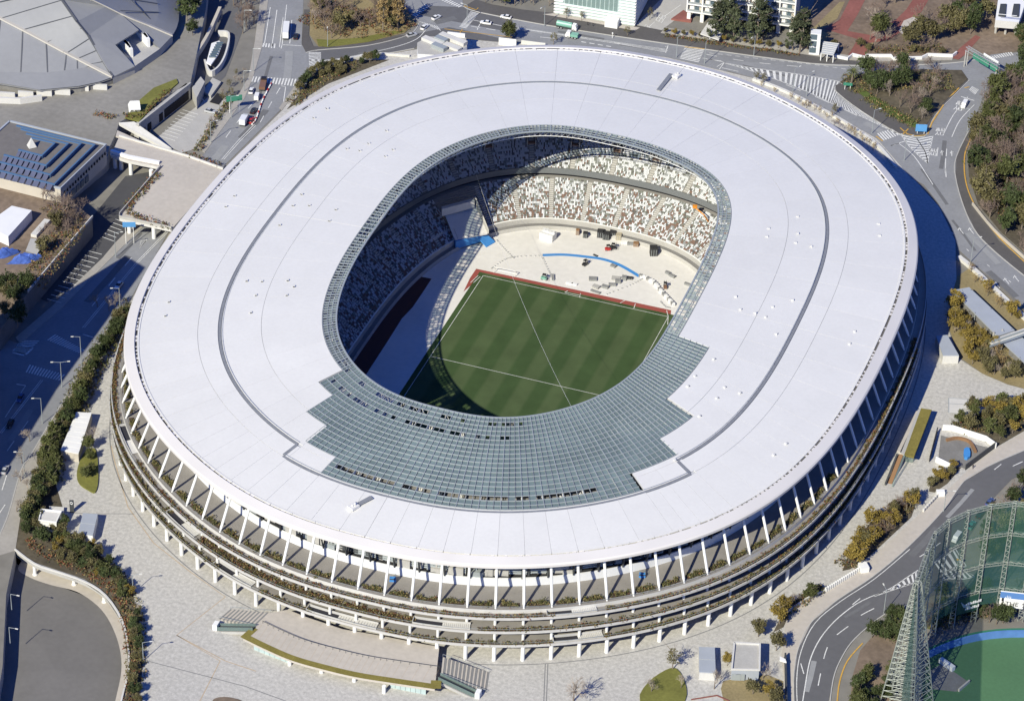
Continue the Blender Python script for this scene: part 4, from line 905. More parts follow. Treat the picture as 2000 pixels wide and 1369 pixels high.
p = MB(); p.prism([G(232,240,6.6), G(262,238,6.6), G(335,290,1), G(325,292,1)], 1.2); p.build('stair_wall', 'concrete_light', st)
p = MB(); p.prism([G(229,255,6.3), G(245,262,6.3), G(300,287,6.3), G(226,266,6.3)], .6); p.build('landing', 'paving_warm', st)
mound = thing('grass_bank', 'olive grass bank on the hall plaza beside the white cube', 'grass bank', G(300,190,6)); p = MB()
p.prism(GL([(244,230),(262,205),(300,172),(345,154),(348,162),(310,195),(272,237)], 6.5), .5); p.build('turf', 'lawn', mound)
cube = thing('cube_sculpture', 'white tilted cube sculpture on the grass bank', 'sculpture', G(262,216,6.5)); p = MB()
Mx = Matrix.Translation(G(262,216,6.5)+V3((0, 0, 1.2))) @ Matrix.Rotation(.5, 4, 'X') @ Matrix.Rotation(.5, 4, 'Y') @ Matrix.Rotation(.5, 4, 'Z'); p.box((0, 0, -1.2), (3.6, 3.6, 3.4), M=Mx); p.build('cube', 'white_paint', cube)
p = MB(); p.tube(G(262,216,6.4), G(262,216,8), .4); p.build('plinth', 'concrete', cube)
# sunken canopy and ramp walls beside the hall
rc = thing('ramp_canopy', 'boat-shaped blue and white glass canopy over a sunken ramp', 'canopy', G(420,110,0)); p = MB()
p.prism(GL([(403,122),(413,85),(428,80),(434,86),(427,105),(412,127)], 3), .6); p.build('canopy_roof', 'white_roof', rc); p = MB()
for k in range(7):
    a = G(415+2.4*k, 112-4.4*k, 3.2); p.box(a, (2.6, .7, .5), .4)
stuff(p.build('roof_glazing', 'glass_blue', rc)); p = MB(); p.wallstrip(smooth(GL([(400,128),(410,150),(428,140),(442,112),(447,76),(426,72)], 0), 4), 2.6, .7); p.build('ramp_wall', 'concrete_light', rc)
lw = thing('lane_wall', 'long cream-topped wall along the shaded lane by the hall', 'wall', G(400,80,0)); p = MB(); p.wallstrip(smooth(GL([(430,25),(405,80),(380,120),(368,142),(376,162)], 2.5), 3), 2.6, 1.2); p.build('wall', 'cream_wall', lw)
sb = thing('stair_housing', 'grey concrete stair housing by the road at the small car park end', 'housing', G(390,165,0)); p = MB(); p.prism(GL([(375,172),(392,150),(400,160),(384,192)], 5), 5.2); p.build('housing', 'concrete', sb); p = MB(); p.prism(GL([(396,178),(412,188),(432,160),(415,152)], 1.2), 1.2); p.build('plinth', 'concrete', sb)
p = MB(); p.poly(GL([(409,200),(424,182),(440,188),(427,205)], .3)); p.build('stair_well', 'dark_void', sb)
# car-park bays
def bays(label, a, b, wd_px, n, nm='parking_bays'):
    A0, A1 = G(*a, .2), G(*b, .2); off = G(a[0]+wd_px[0], a[1]+wd_px[1], .2)-A0; p = MB()
    for k in range(n+1): s_ = A0.lerp(A1, k/n); p.ribbon([s_, s_+off], .28)
    return struct(p.build(nm, 'line_white'))
bays('', (225,428), (200,463), (22,8), 5); bays('', (172,490), (92,584), (27,7), 11); bays('', (357,215), (312,266), (30,9), 9); bays('', (400,200), (440,205), (-6,-8), 1)
# ---- marquee and yard on the left
mq = thing('marquee', 'white flat-roofed marquee in the yard left of the bare tree', 'marquee', G(25,430,8)); p = MB(); p.prism(GL([(23,402),(62,411),(16,462),(-30,440)], 12), 4, 0, 1); p.build('roof', ['white_roof', 'wall_white'], mq)
sh = thing('shed_frame', 'grey corrugated shed under nets below the white marquee', 'shed', G(70,480,8)); p = MB(); p.prism(GL([(60,465),(88,470),(72,497),(50,490)], 10), 2, 0, 1); p.build('roof', ['concrete', 'concrete_dark'], sh); p = MB(); p.wallstrip(GL([(93,434),(66,464)], 8), 1.2, 2.2); p.build('lean_to', 'concrete_light', sh)
for (x, y, w_, h_, lb) in ((50,510,8,6,'blue tarpaulin heap nearest the dark car park wall'), (6,500,7,6,'blue tarpaulin heap cut by the left picture edge'), (8,563,5,3,'small blue tarpaulin by the conifers at the left edge')):
    c = G(x, y, 8); vs = []; n = 9; p = MB()
    for i in range(n):
        for j in range(n):
            a, b = (i/(n-1)-.5)*2, (j/(n-1)-.5)*2; r = max(0, 1-a*a)*max(0, 1-b*b); vs.append(c+V3((a*w_*.42+b*2, b*h_*.5+a*1.5, .1+2.6*r+rng.random()*1.1*(r > .01))))
    p.add(vs, [(i*n+j, (i+1)*n+j, (i+1)*n+j+1, i*n+j+1) for i in range(n-1) for j in range(n-1)]); tag(p.build('tarpaulin', 'blue_tarp'), lb, 'tarpaulin', 'blue tarpaulins in the yard')
pw = thing('yard_parapet', 'low concrete parapet along the dark car park edge', 'wall', G(120,500,8)); p = MB(); p.wallstrip(GL([(181,425),(112,504),(54,572)], 8), .9, .35); p.build('parapet', 'concrete_light', pw)
# ---- glass office and flats at the top
of = thing('glass_office', 'pale green glass office block with grey flat roof at the top', 'office', G(1170,40,0))
fx0, fx1 = G(1084,27,.3), G(1238,52,.3); dx = (fx1-fx0); ex = dx.normalized(); ey = V3((-ex.y, ex.x, 0)); W_ = dx.length; HO = 15
def wbox(x, y, z, sx, sy, sz, o=None, e1=None): return None
def fbox(mb, x0, x1, y0, y1, z0, z1, O=None, a=None, b=None, mi=0):
    O = O if O is not None else fx0; a = a or ex; b = b or ey
    c = [O+a*x+b*y for x, y in ((x0, y0), (x1, y0), (x1, y1), (x0, y1))]; c = [V3((v.x, v.y, z1)) for v in c]; mb.prism(c, z1-z0, mi)
p = MB(); fbox(p, 0, W_, 0, 40, 0, HO); p.build('core', 'glass_pale', of)
p = MB(); fbox(p, -.3, W_+.3, -.3, 40.3, HO, HO+.8); p.build('roof', 'concrete', of); p = MB(); fbox(p, 4, W_-8, 3, 30, HO+.8, HO+2); p.build('roof_plant', 'concrete_light', of)
for k in range(11):
    z = .9+1.3*k; p = MB()
    if 4 <= k <= 8: fbox(p, -.5, W_*.1, -.5, .3, z, z+.45); fbox(p, W_*.8, W_+.5, -.5, .3, z, z+.45)
    else: fbox(p, -.5, W_+.5, -.5, .3, z, z+.45)
    fbox(p, W_-.3, W_+.5, .3, 40, z, z+.45); p.build('louvre', 'white_paint', of)
for k in range(12):
    p = MB(); fbox(p, W_*(.12+.056*k), W_*(.165+.056*k), -.15, .1, 5.6, 11.6); p.build('window_pane', 'glass_green', of)
p = MB(); fbox(p, W_*.66, W_*.82, -4, 0, 0, 3.2); p.build('porch', 'white_roof', of)
fl = thing('apartment_block', 'white gridded apartment block on pilotis behind tall conifers', 'apartment', G(1450,60,0))
A0, A1 = G(1340,42,0), G(1548,72,0); ax = (A1-A0); WA = ax.length; ax.normalize(); ay = V3((-ax.y, ax.x, 0)); NB, NS = 7, 8; SH = 3.3
def ab(mb, *q, **k): fbox(mb, *q, O=A0, a=ax, b=ay, **k)
p = MB(); ab(p, 0, WA, 1.6, 14, 4.5, 4.5+NS*SH); p.build('wall', 'cream_wall', fl); p = MB(); ab(p, -.3, WA+.3, -.2, 14.3, 4.5+NS*SH, 5.2+NS*SH); p.build('roof', 'concrete_light', fl)
for s_ in range(NS+1): p = MB(); ab(p, 0, WA, 0, 1.7, 4.1+s_*SH, 4.5+s_*SH+.15); p.build('balcony_slab', 'white_paint', fl)
for b_ in range(NB+1): x = WA*b_/NB; p = MB(); ab(p, x-.25, x+.25, -.1, 1.7, 4.2, 4.5+NS*SH); p.build('fin_wall', 'white_paint', fl)
for s_ in range(NS):
    for b_ in range(NB):
        x0, x1 = WA*b_/NB+.5, WA*(b_+1)/NB-.5; z = 4.65+s_*SH
        p = MB(); ab(p, x0+.5, x1-1.0, 1.45, 1.62, z, z+2.3); w_ = p.build('window', 'glass_blue', fl)
        p = MB(); ab(p, x0+.5+(x1-x0-1.5)*.5-.05, x0+.5+(x1-x0-1.5)*.5+.05, 1.4, 1.5, z, z+2.3); ab(p, x0+.5, x0+2, 1.38, 1.46, z+.2, z+2.2); p.build('curtain', 'white_paint', w_)
        p = MB(); ab(p, x0, x1, .05, .12, z, z+.9); p.build('balustrade', 'steel_grey', fl)
for b_ in range(NB+1): x = min(max(WA*b_/NB, .8), WA-.8); p = MB(); ab(p, x-.7, x+.7, .6, 2.4, 0, 4.2); p.build('piloti', 'white_paint', fl)
p = MB(); ab(p, 2, WA-2, 5, 13, 0, 4.2); p.build('lobby', 'glass_blue', fl)
p = MB(); p.prism(GL([(1368,66),(1384,42),(1420,48),(1404,78)], 3.2), .5); p.build('porch', 'concrete_light', fl)
tag((lambda p: (p.prism(GL([(1311,37),(1335,20),(1352,32),(1350,42)], .8), .8), p.build('planter', 'park_red'))[1])(MB()), 'triangular dark red planting bed in front of the apartment pilotis', 'planter')
# subway entrance: glass canopy and lift tower
se_ = thing('subway_entrance', 'grey ribbed canopy on posts over stairs beside the park', 'subway entrance', G(1605,105,0)); p = MB(); p.prism([G(1608,82,4.5), G(1638,86,4.5), G(1628,108,3.6), G(1604,104,3.6)], .4); p.build('canopy', 'grey_roof', se_)
for k in range(7):
    a, b = G(1608,82,4.6).lerp(G(1604,104,3.7), k/6), G(1638,86,4.6).lerp(G(1628,108,3.7), k/6); p = MB(); p.beam(a+V3((0, 0, .1)), b+V3((0, 0, .1)), .35, .2); p.build('canopy_rib', 'concrete_light', se_)
for x, y in ((1604,104),(1628,108),(1616,106),(1608,82),(1638,86)): p = MB(); c = G(x, y, 3.5); p.tube((c.x, c.y, 0), c, .22, n=8); p.build('post', 'white_paint', se_)
lt = thing('lift_tower', 'glazed white lift tower next to the subway canopy', 'lift tower', G(1590,100,0)); p = MB(); c = G(1590,104,0); p.box(c, (4, 3.6, 9.5), .2); p.build('shaft', 'wall_white', lt)
for k in range(3): p = MB(); p.box(c+V3((-.3, -1.85, 1+2.9*k)), (2.6, .2, 2.3), .2); p.build('window', 'glass_blue', lt)
bs = tag((lambda p: (p.wallstrip(GL([(1630,113),(1655,118),(1665,110),(1690,116)], .3), 1.2, .6), p.build('boundary_wall', 'white_paint'))[1])(MB()), 'low white wall with a step beside the red park path', 'wall', 'low white park walls')
bs = tag((lambda p: (p.wallstrip(GL([(1690,112),(1740,112),(1745,118),(1800,116),(1812,110),(1860,112),(1868,106)], .3), 1.2, .6), p.build('boundary_wall', 'white_paint'))[1])(MB()), 'stepped white wall along the north edge of the junction', 'wall', 'low white park walls')
# toll gantry building and overhead sign at top right
tb = thing('toll_building', 'white toll plaza roof building in the top right corner', 'building', G(1968,40,0)); p = MB(); p.prism(GL([(1944,40),(1952,-20),(2012,-20),(1990,44)], 8), 3.2, 0, 1); p.build('roof', ['white_roof', 'concrete_light'], tb)
for k in range(2): p = MB(); p.prism(GL([(1950+26*k,30),(1954+26*k,8),(1966+26*k,8),(1964+26*k,32)], 8.6), .6); p.build('roof_grille', 'steel_dark', tb)
for x, y in ((1947,44),(1966,46),(1986,46)): p = MB(); c = G(x, y, 5); p.tube((c.x, c.y, 0), c, .5, n=8); p.build('column', 'concrete', tb)
p = MB()
for z in (11, 12.2): p.wallstrip(GL([(1946,28),(1986,32)], z), .15, .2)
stuff(p.build('roof_rail', 'white_paint', tb))
gn = thing('sign_gantry', 'steel gantry with green motorway signs over the junction', 'gantry', G(1915,118,0))
g0, g1 = G(1888,98,7), G(1950,135,7); p = MB(); n = 14
for dz in (0, 1.5):
    for s_ in (-.7, .7): o_ = V3((.45*s_, .9*s_, dz)); p.tube(g0+o_, g1+o_, .12, n=5)
for k in range(n):
    a, b = g0.lerp(g1, k/n), g0.lerp(g1, (k+1)/n)
    p.tube(a+V3((.3, .6, 0)), b+V3((.3, .6, 1.5)), .07, n=4); p.tube(a+V3((-.3, -.6, 0)), b+V3((-.3, -.6, 1.5)), .07, n=4); p.tube(a+V3((-.3, -.6, 1.5)), b+V3((.3, .6, 1.5)), .07, n=4)
p.build('truss', 'steel_grey', gn)
for f in (.02, .98):
    for s_ in (-.8, .8): p = MB(); c = g0.lerp(g1, f)+V3((.4*s_, .8*s_, 0)); p.tube((c.x, c.y, 0), c, .25, n=8); p.build('post', 'concrete', gn)
for f, w_ in ((.3, 3.5), (.55, 5), (.85, 4)): p = MB(); c = g0.lerp(g1, f)+V3((.3, -.9, -1.5)); p.box(c, (w_, .2, 2.4), math.atan2((g1-g0).y, (g1-g0).x)); p.build('sign_panel', 'sign_green', gn); 
for f, w_ in ((.7, 8),): p = MB(); c = g0.lerp(g1, f)+V3((.5, .9, 1)); p.box(c, (w_, .2, 1.2), math.atan2((g1-g0).y, (g1-g0).x)); p.build('sign_panel', 'white_paint', gn)
# service building by the top road, hoardings
sv = thing('service_building', 'white-walled service building with roof plant beside the north eave', 'building', G(862,90,0)); p = MB(); p.prism(GL([(815,84),(836,72),(910,72),(912,92),(880,110),(816,106)], 6), 6.2, 0, 1); p.build('block', ['concrete', 'wall_white'], sv)
for x, y, w_, h_ in ((845,84,9,1.2),(862,82,5,1.8),(885,80,12,1.4),(878,92,10,1.0),(858,96,6,1.6)): p = MB(); p.box(G(x, y, 6), (w_, 2.6, h_), -.3); p.build('roof_plant', 'concrete_light' if w_ > 6 else 'steel_grey', sv)
p = MB(); p.wallstrip(GL([(874,70),(908,74)], 6), 1.6, .6); p.build('louvre_screen', 'white_paint', sv)
tag((lambda p: (p.wallstrip(GL([(974,88),(1008,92)], 0), 3.2, .3), p.build('hoarding', 'white_roof'))[1])(MB()), 'plain white site hoarding beside the north road tree', 'hoarding')
tag((lambda p: (p.wallstrip(GL([(1018,86),(1065,92)], 0), 1.6, .3), p.build('boundary_wall', 'stone_white'))[1])(MB()), 'low white boundary wall behind the north eave', 'wall')
p = MB(); P = smooth(GL([(1471,157),(1532,180),(1600,214),(1660,248),(1712,285),(1750,330)], 0), 4); p.wallstrip(P, 1.0, 1.2); tag(p.build('stone_wall', 'stone_white'), 'rough white stone wall curving along the north east road', 'wall')
p = MB(); P = smooth(GL([(1872,505),(1900,528),(1950,575),(2010,632)], 0), 4); p.wallstrip(P, 1.2, 1.6); tag(p.build('stone_wall', 'stone_white'), 'white stone retaining wall between east road and long canopy', 'wall')
p = MB(); P = smooth(GL([(627,124),(680,118),(735,108),(800,112)], 0), 4); p.wallstrip(P, .9, .8); tag(p.build('stone_wall', 'stone_white'), 'pale garden wall along the link road north west of the roof', 'wall')
p = MB(); P = smooth(GL([(1899,400),(1940,450),(2000,505),(2040,540)], .2), 4); p.wallstrip(P, 1.0, .5); tag(p.build('brick_wall', 'cream_wall'), 'pinkish retaining wall at the foot of the east wood', 'wall')
# ---- small buildings on the plaza
def hut(name, label, cat, roof, zt, m_roof, m_wall, seams=0, extra=None):
    R_ = GL(roof, zt); t_ = thing(name, label, cat, V3((sum(v.x for v in R_)/4, sum(v.y for v in R_)/4, 0)))
    p = MB(); p.prism([v-V3((0, 0, .3)) for v in R_], zt-.3); p.build('wall', m_wall, t_)
    if seams:
        for k in range(seams):
            a, b = R_[0].lerp(R_[3], (k+.02)/seams), R_[1].lerp(R_[2], (k+.02)/seams); c, d = R_[1].lerp(R_[2], (k+.97)/seams), R_[0].lerp(R_[3], (k+.97)/seams); p = MB(); p.prism([a, b, c, d], .25); p.build('roof_panel', m_roof, t_)
    else: p = MB(); p.prism(R_, .3); p.build('roof', m_roof, t_)
    return t_
h1 = hut('ticket_hall', 'long white panelled building among the western trees', 'building', [(149,804),(179,806),(153,886),(118,879)], 3.4, 'white_roof', 'cream_wall', 8)
p = MB(); p.box(G(129,893,0), (2.4, 1.0, 2.4), .3); p.build('doorway', 'dark_void', h1)
h2 = hut('plant_room', 'white box building with parapet roof beside the totem', 'building', [(81,996),(120,1000),(110,1021),(76,1017)], 4.0, 'concrete_light', 'white_paint')
p = MB(); p.wallstrip(GL([(81,996),(120,1000),(110,1021),(76,1017),(81,996)], 4.0), .5, .4); p.build('parapet', 'white_paint', h2)
p = MB(); p.prism(GL([(96,988),(125,990),(124,999),(98,998)], 1.2), 1.2); p.build('service_yard', 'concrete_light', h2)
h3 = hut('kiosk', 'grey metal roofed kiosk with light end wall on the west plaza', 'kiosk', [(162,1001),(191,1003),(181,1046),(152,1041)], 3.2, 'grey_roof', 'white_paint', 2)
h4 = hut('kiosk', 'slate blue roofed kiosk on the south plaza beside the concrete block', 'kiosk', [(1365,1262),(1396,1263),(1398,1314),(1366,1312)], 3.0, 'grey_roof', 'concrete_light', 2)
h5 = hut('utility_block', 'square concrete utility block with parapet roof on the south plaza', 'building', [(1434,1256),(1484,1259),(1483,1307),(1429,1306)], 4.2, 'concrete', 'grey_roof')
p = MB(); p.wallstrip(GL([(1434,1256),(1484,1259),(1483,1309),(1429,1308),(1434,1256)], 4.2), .6, .6); p.build('parapet', 'concrete_light', h5)
for k in range(2): p = MB(); a = G(1438+8*k, 1322, 1.4); p.box(V3((a.x, a.y-.15, .4)), (2.6, .2, 2.2), .3); p.build('grille', 'steel_grey', h5)
tt = thing('totem_sign', 'dark totem sign topped by a white ring emblem', 'sign', G(141,1000,0)); c = G(141,1000,0); p = MB(); p.box(c, (1.3, .5, 4.6), .35); p.build('panel', 'steel_dark', tt)
p = MB(); o_ = c+V3((.1, -.32, 3.8))
for k in range(16):
    a, b = 2*math.pi*k/16, 2*math.pi*(k+1)/16; p.tube(o_+V3((math.cos(a)*.42, -.0, math.sin(a)*.42)), o_+V3((math.cos(b)*.42, 0, math.sin(b)*.42)), .1, n=5)
p.build('emblem', 'white_paint', tt)
h6 = hut('shelter', 'small grey pavilion roof by the east shadow edge', 'pavilion', [(1828,656),(1850,654),(1873,694),(1842,694)], 3.4, 'grey_roof', 'concrete_light')
can = thing('long_canopy', 'long flat grey canopy roof along the east road', 'canopy', G(1930,630,0)); 
for q in ([(1860,567),(1893,561),(1982,645),(1948,656)], [(1953,663),(1992,655),(2060,712),(2030,735)]):
    p = MB(); R_ = GL(q, 4.2); p.prism(R_, .5); p.build('roof', 'grey_roof', can)
    for i in (0, 1, 2, 3):
        for f in (.02, .5):
            v = R_[i].lerp(R_[(i+1) % 4], f).lerp(sum(R_, V3((0, 0, 0)))/4, .08); p = MB(); p.tube((v.x, v.y, 0), v, .2, n=6); p.build('post', 'steel_grey', can)
    p = MB(); c = [v.lerp(sum(R_, V3((0, 0, 0)))/4, .35) for v in R_]; p.prism([v-V3((0, 0, .5)) for v in c], 3.6); p.build('back_room', 'concrete_dark', can)
ob = thing('overhead_walk', 'pale steel walkway crossing over the long canopy', 'walkway', G(1960,650,0)); p = MB(); p.beam(G(1935,670,5), G(2010,644,5.5), 3, .6); p.build('deck', 'concrete_light', ob); p = MB()
for s_ in (-1.4, 1.4): p.beam(G(1935,670,6.1)+V3((0, s_, 0)), G(2010,644,6.6)+V3((0, s_, 0)), .1, .9)
p.build('railing', 'steel_grey', ob)
for x, y in ((1938,670),(1955,665)): p = MB(); c = G(x, y, 0); p.tube(c, c+V3((0, 0, 4.6)), .35); p.build('pier', 'concrete', ob)
# grass-roofed escalator hall on the east side
gr = thing('escalator_hall', 'long narrow escalator hall with olive grass roof on the east plaza', 'escalator hall', G(1795,850,0))
p = MB(); p.prism(GL([(1799,797),(1820,800),(1785,892),(1766,888)], 4.2), .6); p.build('grass_roof', 'moss_roof', gr); p = MB(); p.prism(GL([(1793,800),(1799,797),(1766,888),(1760,884)], 4.2), .5); p.build('roof_edge', 'concrete', gr)
p = MB(); p.prism(GL([(1789,803),(1798,803),(1767,880),(1756,880)], 2.0), 2.0); p.build('wall_block', 'concrete_light', gr); p = MB(); p.prism(GL([(1797,803),(1817,804),(1785,886),(1770,884)], 3.6), 3.6); p.build('side_wall', 'glass_green', gr)
p = MB(); p.prism(GL([(1789,803),(1797,800),(1758,882),(1752,880)], 4.0), .4); p.build('slab', 'paving_warm', gr)
for q, mm, nm in (([(1755,886,3.8),(1764,888,3.8),(1742,945,.1),(1733,943,.1)], 'wood_brown', 'escalator'), ([(1751,885,4.6),(1754,886,4.6),(1731,944,.9),(1728,943,.9)], 'steel_dark', 'balustrade'), ([(1765,888,4.6),(1768,889,4.6),(1745,947,.9),(1742,946,.9)], 'glass_green', 'balustrade')):
    p = MB(); P = [G(*v) for v in q]; p.prism(P, .8); p.build(nm, mm, gr)
# outlined games court, building site
ct = thing('marked_court', 'pale slab with dark outline and bench on the east plaza', 'court', G(1890,790,0)); p = MB(); p.prism(GL([(1853,776),(1930,782),(1932,803),(1882,795),(1880,806),(1852,806)], .1), .1); p.build('slab', 'concrete_light', ct); p = MB()
for P in ([(1853,777),(1931,783)], [(1853,777),(1853,806),(1868,807)], [(1854,788),(1925,792)], [(1890,780),(1890,791)]): p.ribbon(GL(P, .14), .25)
p.build('outline', 'steel_grey', ct); p = MB(); p.box(G(1928,793,0), (1.2, 4, 1.4), .4); p.build('bench', 'black', ct)
site = thing('building_site', 'fenced garden building site with curved timber form and blue tarp', 'building site', G(1875,880,0))
for P, mm in (([(1840,840),(1860,841),(1925,862),(1945,876)], 'white_roof'), ([(1827,902),(1860,918)], 'white_roof'), ([(1830,845),(1815,902)], 'black'), ([(1945,873),(1885,918)], 'steel_dark')): p = MB(); p.wallstrip(GL(P, 0), 2.2, .3); p.build('fence', mm, site)
p = MB(); p.wallstrip(smooth(GL([(1848,862),(1870,858),(1893,865),(1905,885)], 0), 4), 1.0, .8); p.build('timber_form', 'wood_brown', site); p = MB(); p.prism(smooth(GL([(1883,876),(1893,874),(1895,890),(1884,892)], 1.2), 2, True), 1.2); p.build('tarp', 'mat_blue', site); p = MB(); p.poly(GL([(1838,850),(1935,875),(1885,915),(1832,900)], .13)); p.build('earth', 'concrete_dark', site)
# slatted white wall on the south east plaza edge
sw = thing('slatted_wall', 'white slatted wall along the south east footpath', 'wall', G(1645,1130,0)); P0, P1 = G(1612,1156,0), G(1682,1113,0)
for k in range(18): a = P0.lerp(P1, k/18); b = P0.lerp(P1, (k+.55)/18); p = MB(); p.wallstrip([a, b], 1.7, .6); p.build('slat', 'white_paint', sw)
p = MB(); p.box(G(1686,1113,0), (2.6, 3.0, 2.0), .6); p.build('end_box', 'white_paint', sw)
s2 = thing('slatted_wall', 'short white slatted wall by the planted bed east of the plaza', 'wall', G(1815,985,0)); P0, P1 = G(1803,1000,0), G(1838,962,0)
for k in range(9): a = P0.lerp(P1, k/9); b = P0.lerp(P1, (k+.6)/9); p = MB(); p.wallstrip([a, b], 1.3, .6); p.build('slat', 'concrete_light', s2)
p = MB(); p.box(G(1836,967,0), (2.6, 1.6, 1.8), .4); p.build('end_box', 'white_paint', s2)
p = MB(); p.wallstrip(smooth(GL([(1537,1198),(1575,1172),(1613,1155)], 0), 4), 1.0, .4); tag(p.build('parapet_wall', 'concrete_light'), 'pale parapet curving from the slatted wall to the gate', 'wall')
gt_ = thing('gate_frame', 'tall dark gate frame with white cap at the south footpath', 'gate', G(1530,1290,0)); p = MB(); p.wallstrip(GL([(1533,1285),(1536,1400)], 0), 2.2, .5); p.build('screen', 'steel_dark', gt_); p = MB(); p.prism(GL([(1523,1281),(1534,1286),(1536,1292),(1523,1288)], 2.8), .5); p.build('cap', 'white_paint', gt_)
p = MB(); P = GL([(1350,1366),(1400,1358),(1425,1369)], .1); p.wallstrip(P, .25, .35); tag(p.build('low_wall', 'park_red'), 'reddish low wall of a heap of white bags at the bottom edge', 'wall')
# ---- south terrace with stairs and escalators
te = thing('south_terrace', 'raised beige terrace with moss edged roof before the southern decks', 'terrace', G(680,1260,0)); ZT = 3.4
fr_ = smooth(GL([(475,1246),(520,1268),(572,1290),(640,1309),(697,1322),(760,1332),(849,1345)], ZT), 5)
bk = [G(x, y, ZT) for x, y in ((856,1280),(858,1262),(831,1258),(740,1240),(669,1228),(600,1205),(562,1190),(529,1196),(500,1225))]
p = MB(); p.prism(fr_+bk, .8); p.build('terrace_slab', 'paving_warm', te)
p = MB(); p.ribbon([v+V3((0, 1.0, .06)) for v in fr_], 2.2); p.build('moss_strip', 'moss_roof', te); p = MB(); p.ribbon([G(475,1246,ZT+.05), G(498,1226,ZT+.05)], 2.2); p.ribbon([G(851,1344,ZT+.05), G(852,1328,ZT+.05)], 3.0); p.build('moss_strip', 'moss_roof', te)
rl = [v+V3((0, 9, 1.0)) for v in fr_][2:-1]; p = MB()
for a, b in zip(rl, rl[1:]): p.beam(a, b, .12, .12)
for a in rl: p.tube(a-V3((0, 0, 1)), a, .05, n=4)
p.build('railing', 'steel_dark', te)
for k, a in enumerate(fr_[2:-1]):
    p = MB(); dd = Vector((0, 1, 0)); p.beam(a+V3((0, 2.6, .02)), a+V3((0, 8.4, .02)), .06, .02); p.build('paving_joint', 'joint_warm', te)
for x, y in ((845/1.0,1348),):
    pass
for x0, y0, x1, y1, n in ((496,1268,568,1296,7), (762,1342,832,1356,7)):
    A, B = G(x0, y0, .0), G(x1, y1, .0)
    for k in range(n):
        a, b = A.lerp(B, (k+.03)/n), A.lerp(B, (k+.97)/n); p = MB(); p.wallstrip([a, b], 2.6, .2); p.build('glass_pane', 'glass_pale', te)
    p = MB(); p.wallstrip([A+V3((0, 3, 0)), B+V3((0, 3, 0))], 2.6, .2); p.build('inner_wall', 'cream_wall', te)
for x, y in ((566,1298),(628,1313),(692,1330),(750,1352)): p = MB(); c = G(x, y, 0); p.tube(c, c+V3((0, 0, 2.6)), .6, n=10); p.build('pillar', 'white_paint', te)
def stair(label, q, n, z0, z1):
    """q: top-left, top-right, bottom-right, bottom-left as surveyed"""
    A, B = G(*q[0], z0), G(*q[1], z0); C, E_ = G(*q[2], z1), G(*q[3], z1); t_ = thing('staircase', label, 'stairs', V3((A.x, A.y, 0)))
    for k in range(n):
        m_ = 'cream_wall' if k == n//2 else ('joint_grey' if k % 2 else 'paving_warm')
        f0, f1 = k/n, (k+1)/n; z = z0+(z1-z0)*f1
        P = [A.lerp(E_, f0), B.lerp(C, f0), B.lerp(C, f1), A.lerp(E_, f1)]; p = MB(); p.prism([V3((v.x, v.y, z)) for v in P], max(.25, z+.0)); p.build('step', m_, t_)
    for a, b in ((A, E_), (B, C)):
        p = MB(); p.beam(a+V3((0, 0, 1)), b+V3((0, 0, 1)), .1, .1)
        for k in range(7): c = a.lerp(b, k/6); p.tube(c, c+V3((0, 0, 1)), .05, n=4)
        p.build('handrail', 'steel_grey', t_)
    return t_
stair('wide grey-treaded staircase at the right end of the south terrace', [(865,1282),(861,1318),(950,1352),(956,1312)], 24, ZT, .1)
stair('wide staircase at the left end of the south terrace', [(529,1196),(500,1224),(428,1208),(450,1189)], 20, ZT, .1)
def escalator(label, q, z0=ZT):
    A, B = G(*q[0], z0+.3), G(*q[1], .3); t_ = thing('escalator', label, 'escalator', V3((B.x, B.y, 0))); d = (B-A); n_ = V3((d.y, -d.x, 0)).normalized()
    p = MB(); p.beam(A, B, 1.6, .7); p.build('step_band', 'steel_dark', t_)
    for s_ in (-.95, .95): p = MB(); p.beam(A+n_*s_+V3((0, 0, .9)), B+n_*s_+V3((0, 0, .9)), .14, 1.3); p.build('balustrade', 'glass_green', t_)
    p = MB(); p.beam(A-V3((0, 0, .7)), B-V3((0, 0, .7)), 2.4, .9); p.build('truss_cover', 'concrete', t_); p = MB(); p.box(B+V3((0, 0, -.3)), (1.4, 2.2, 2.0), math.atan2(d.y, d.x)); p.build('end_post', 'white_paint', t_)
escalator('green glass sided escalator right of the south terrace', [(858,1322),(934,1358)]); escalator('green glass sided escalator left of the south terrace', [(496,1226),(422,1225)])
# ---- ball park net at lower right
net = thing('ballpark_net', 'tall green safety net on white lattice towers round the ball park', 'net fence', G(1850,1262,0))
TOPS = [(1790,1137),(1812,1073),(1827,1040),(1853,1016),(1891,998),(1935,986),(1983,980),(2030,985)]; ZN = 44
TP = [G(x, y, ZN) for x, y in TOPS]
def lattice(mb, a, b, w0, w1, n, r=.14, ang=0.0):
    d = (b-a); q = d.to_track_quat('Z', 'Y')
    def ringp(f):
        w_ = w0+(w1-w0)*f; return [a.lerp(b, f)+q @ V3((math.cos(ang+k*math.pi/2+.78)*w_*.7, math.sin(ang+k*math.pi/2+.78)*w_*.7, 0)) for k in range(4)]
    Rr = [ringp(k/n) for k in range(n+1)]
    for k in range(n):
        for j in range(4):
            mb.tube(Rr[k][j], Rr[k+1][j], r, n=5, cap=False); mb.tube(Rr[k][j], Rr[k+1][(j+1) % 4], r*.6, n=4, cap=False); mb.tube(Rr[k+1][j], Rr[k+1][(j+1) % 4], r*.6, n=4, cap=False)
mat('net_steel', (0.31, 0.335, 0.305), .5, .3, .1)
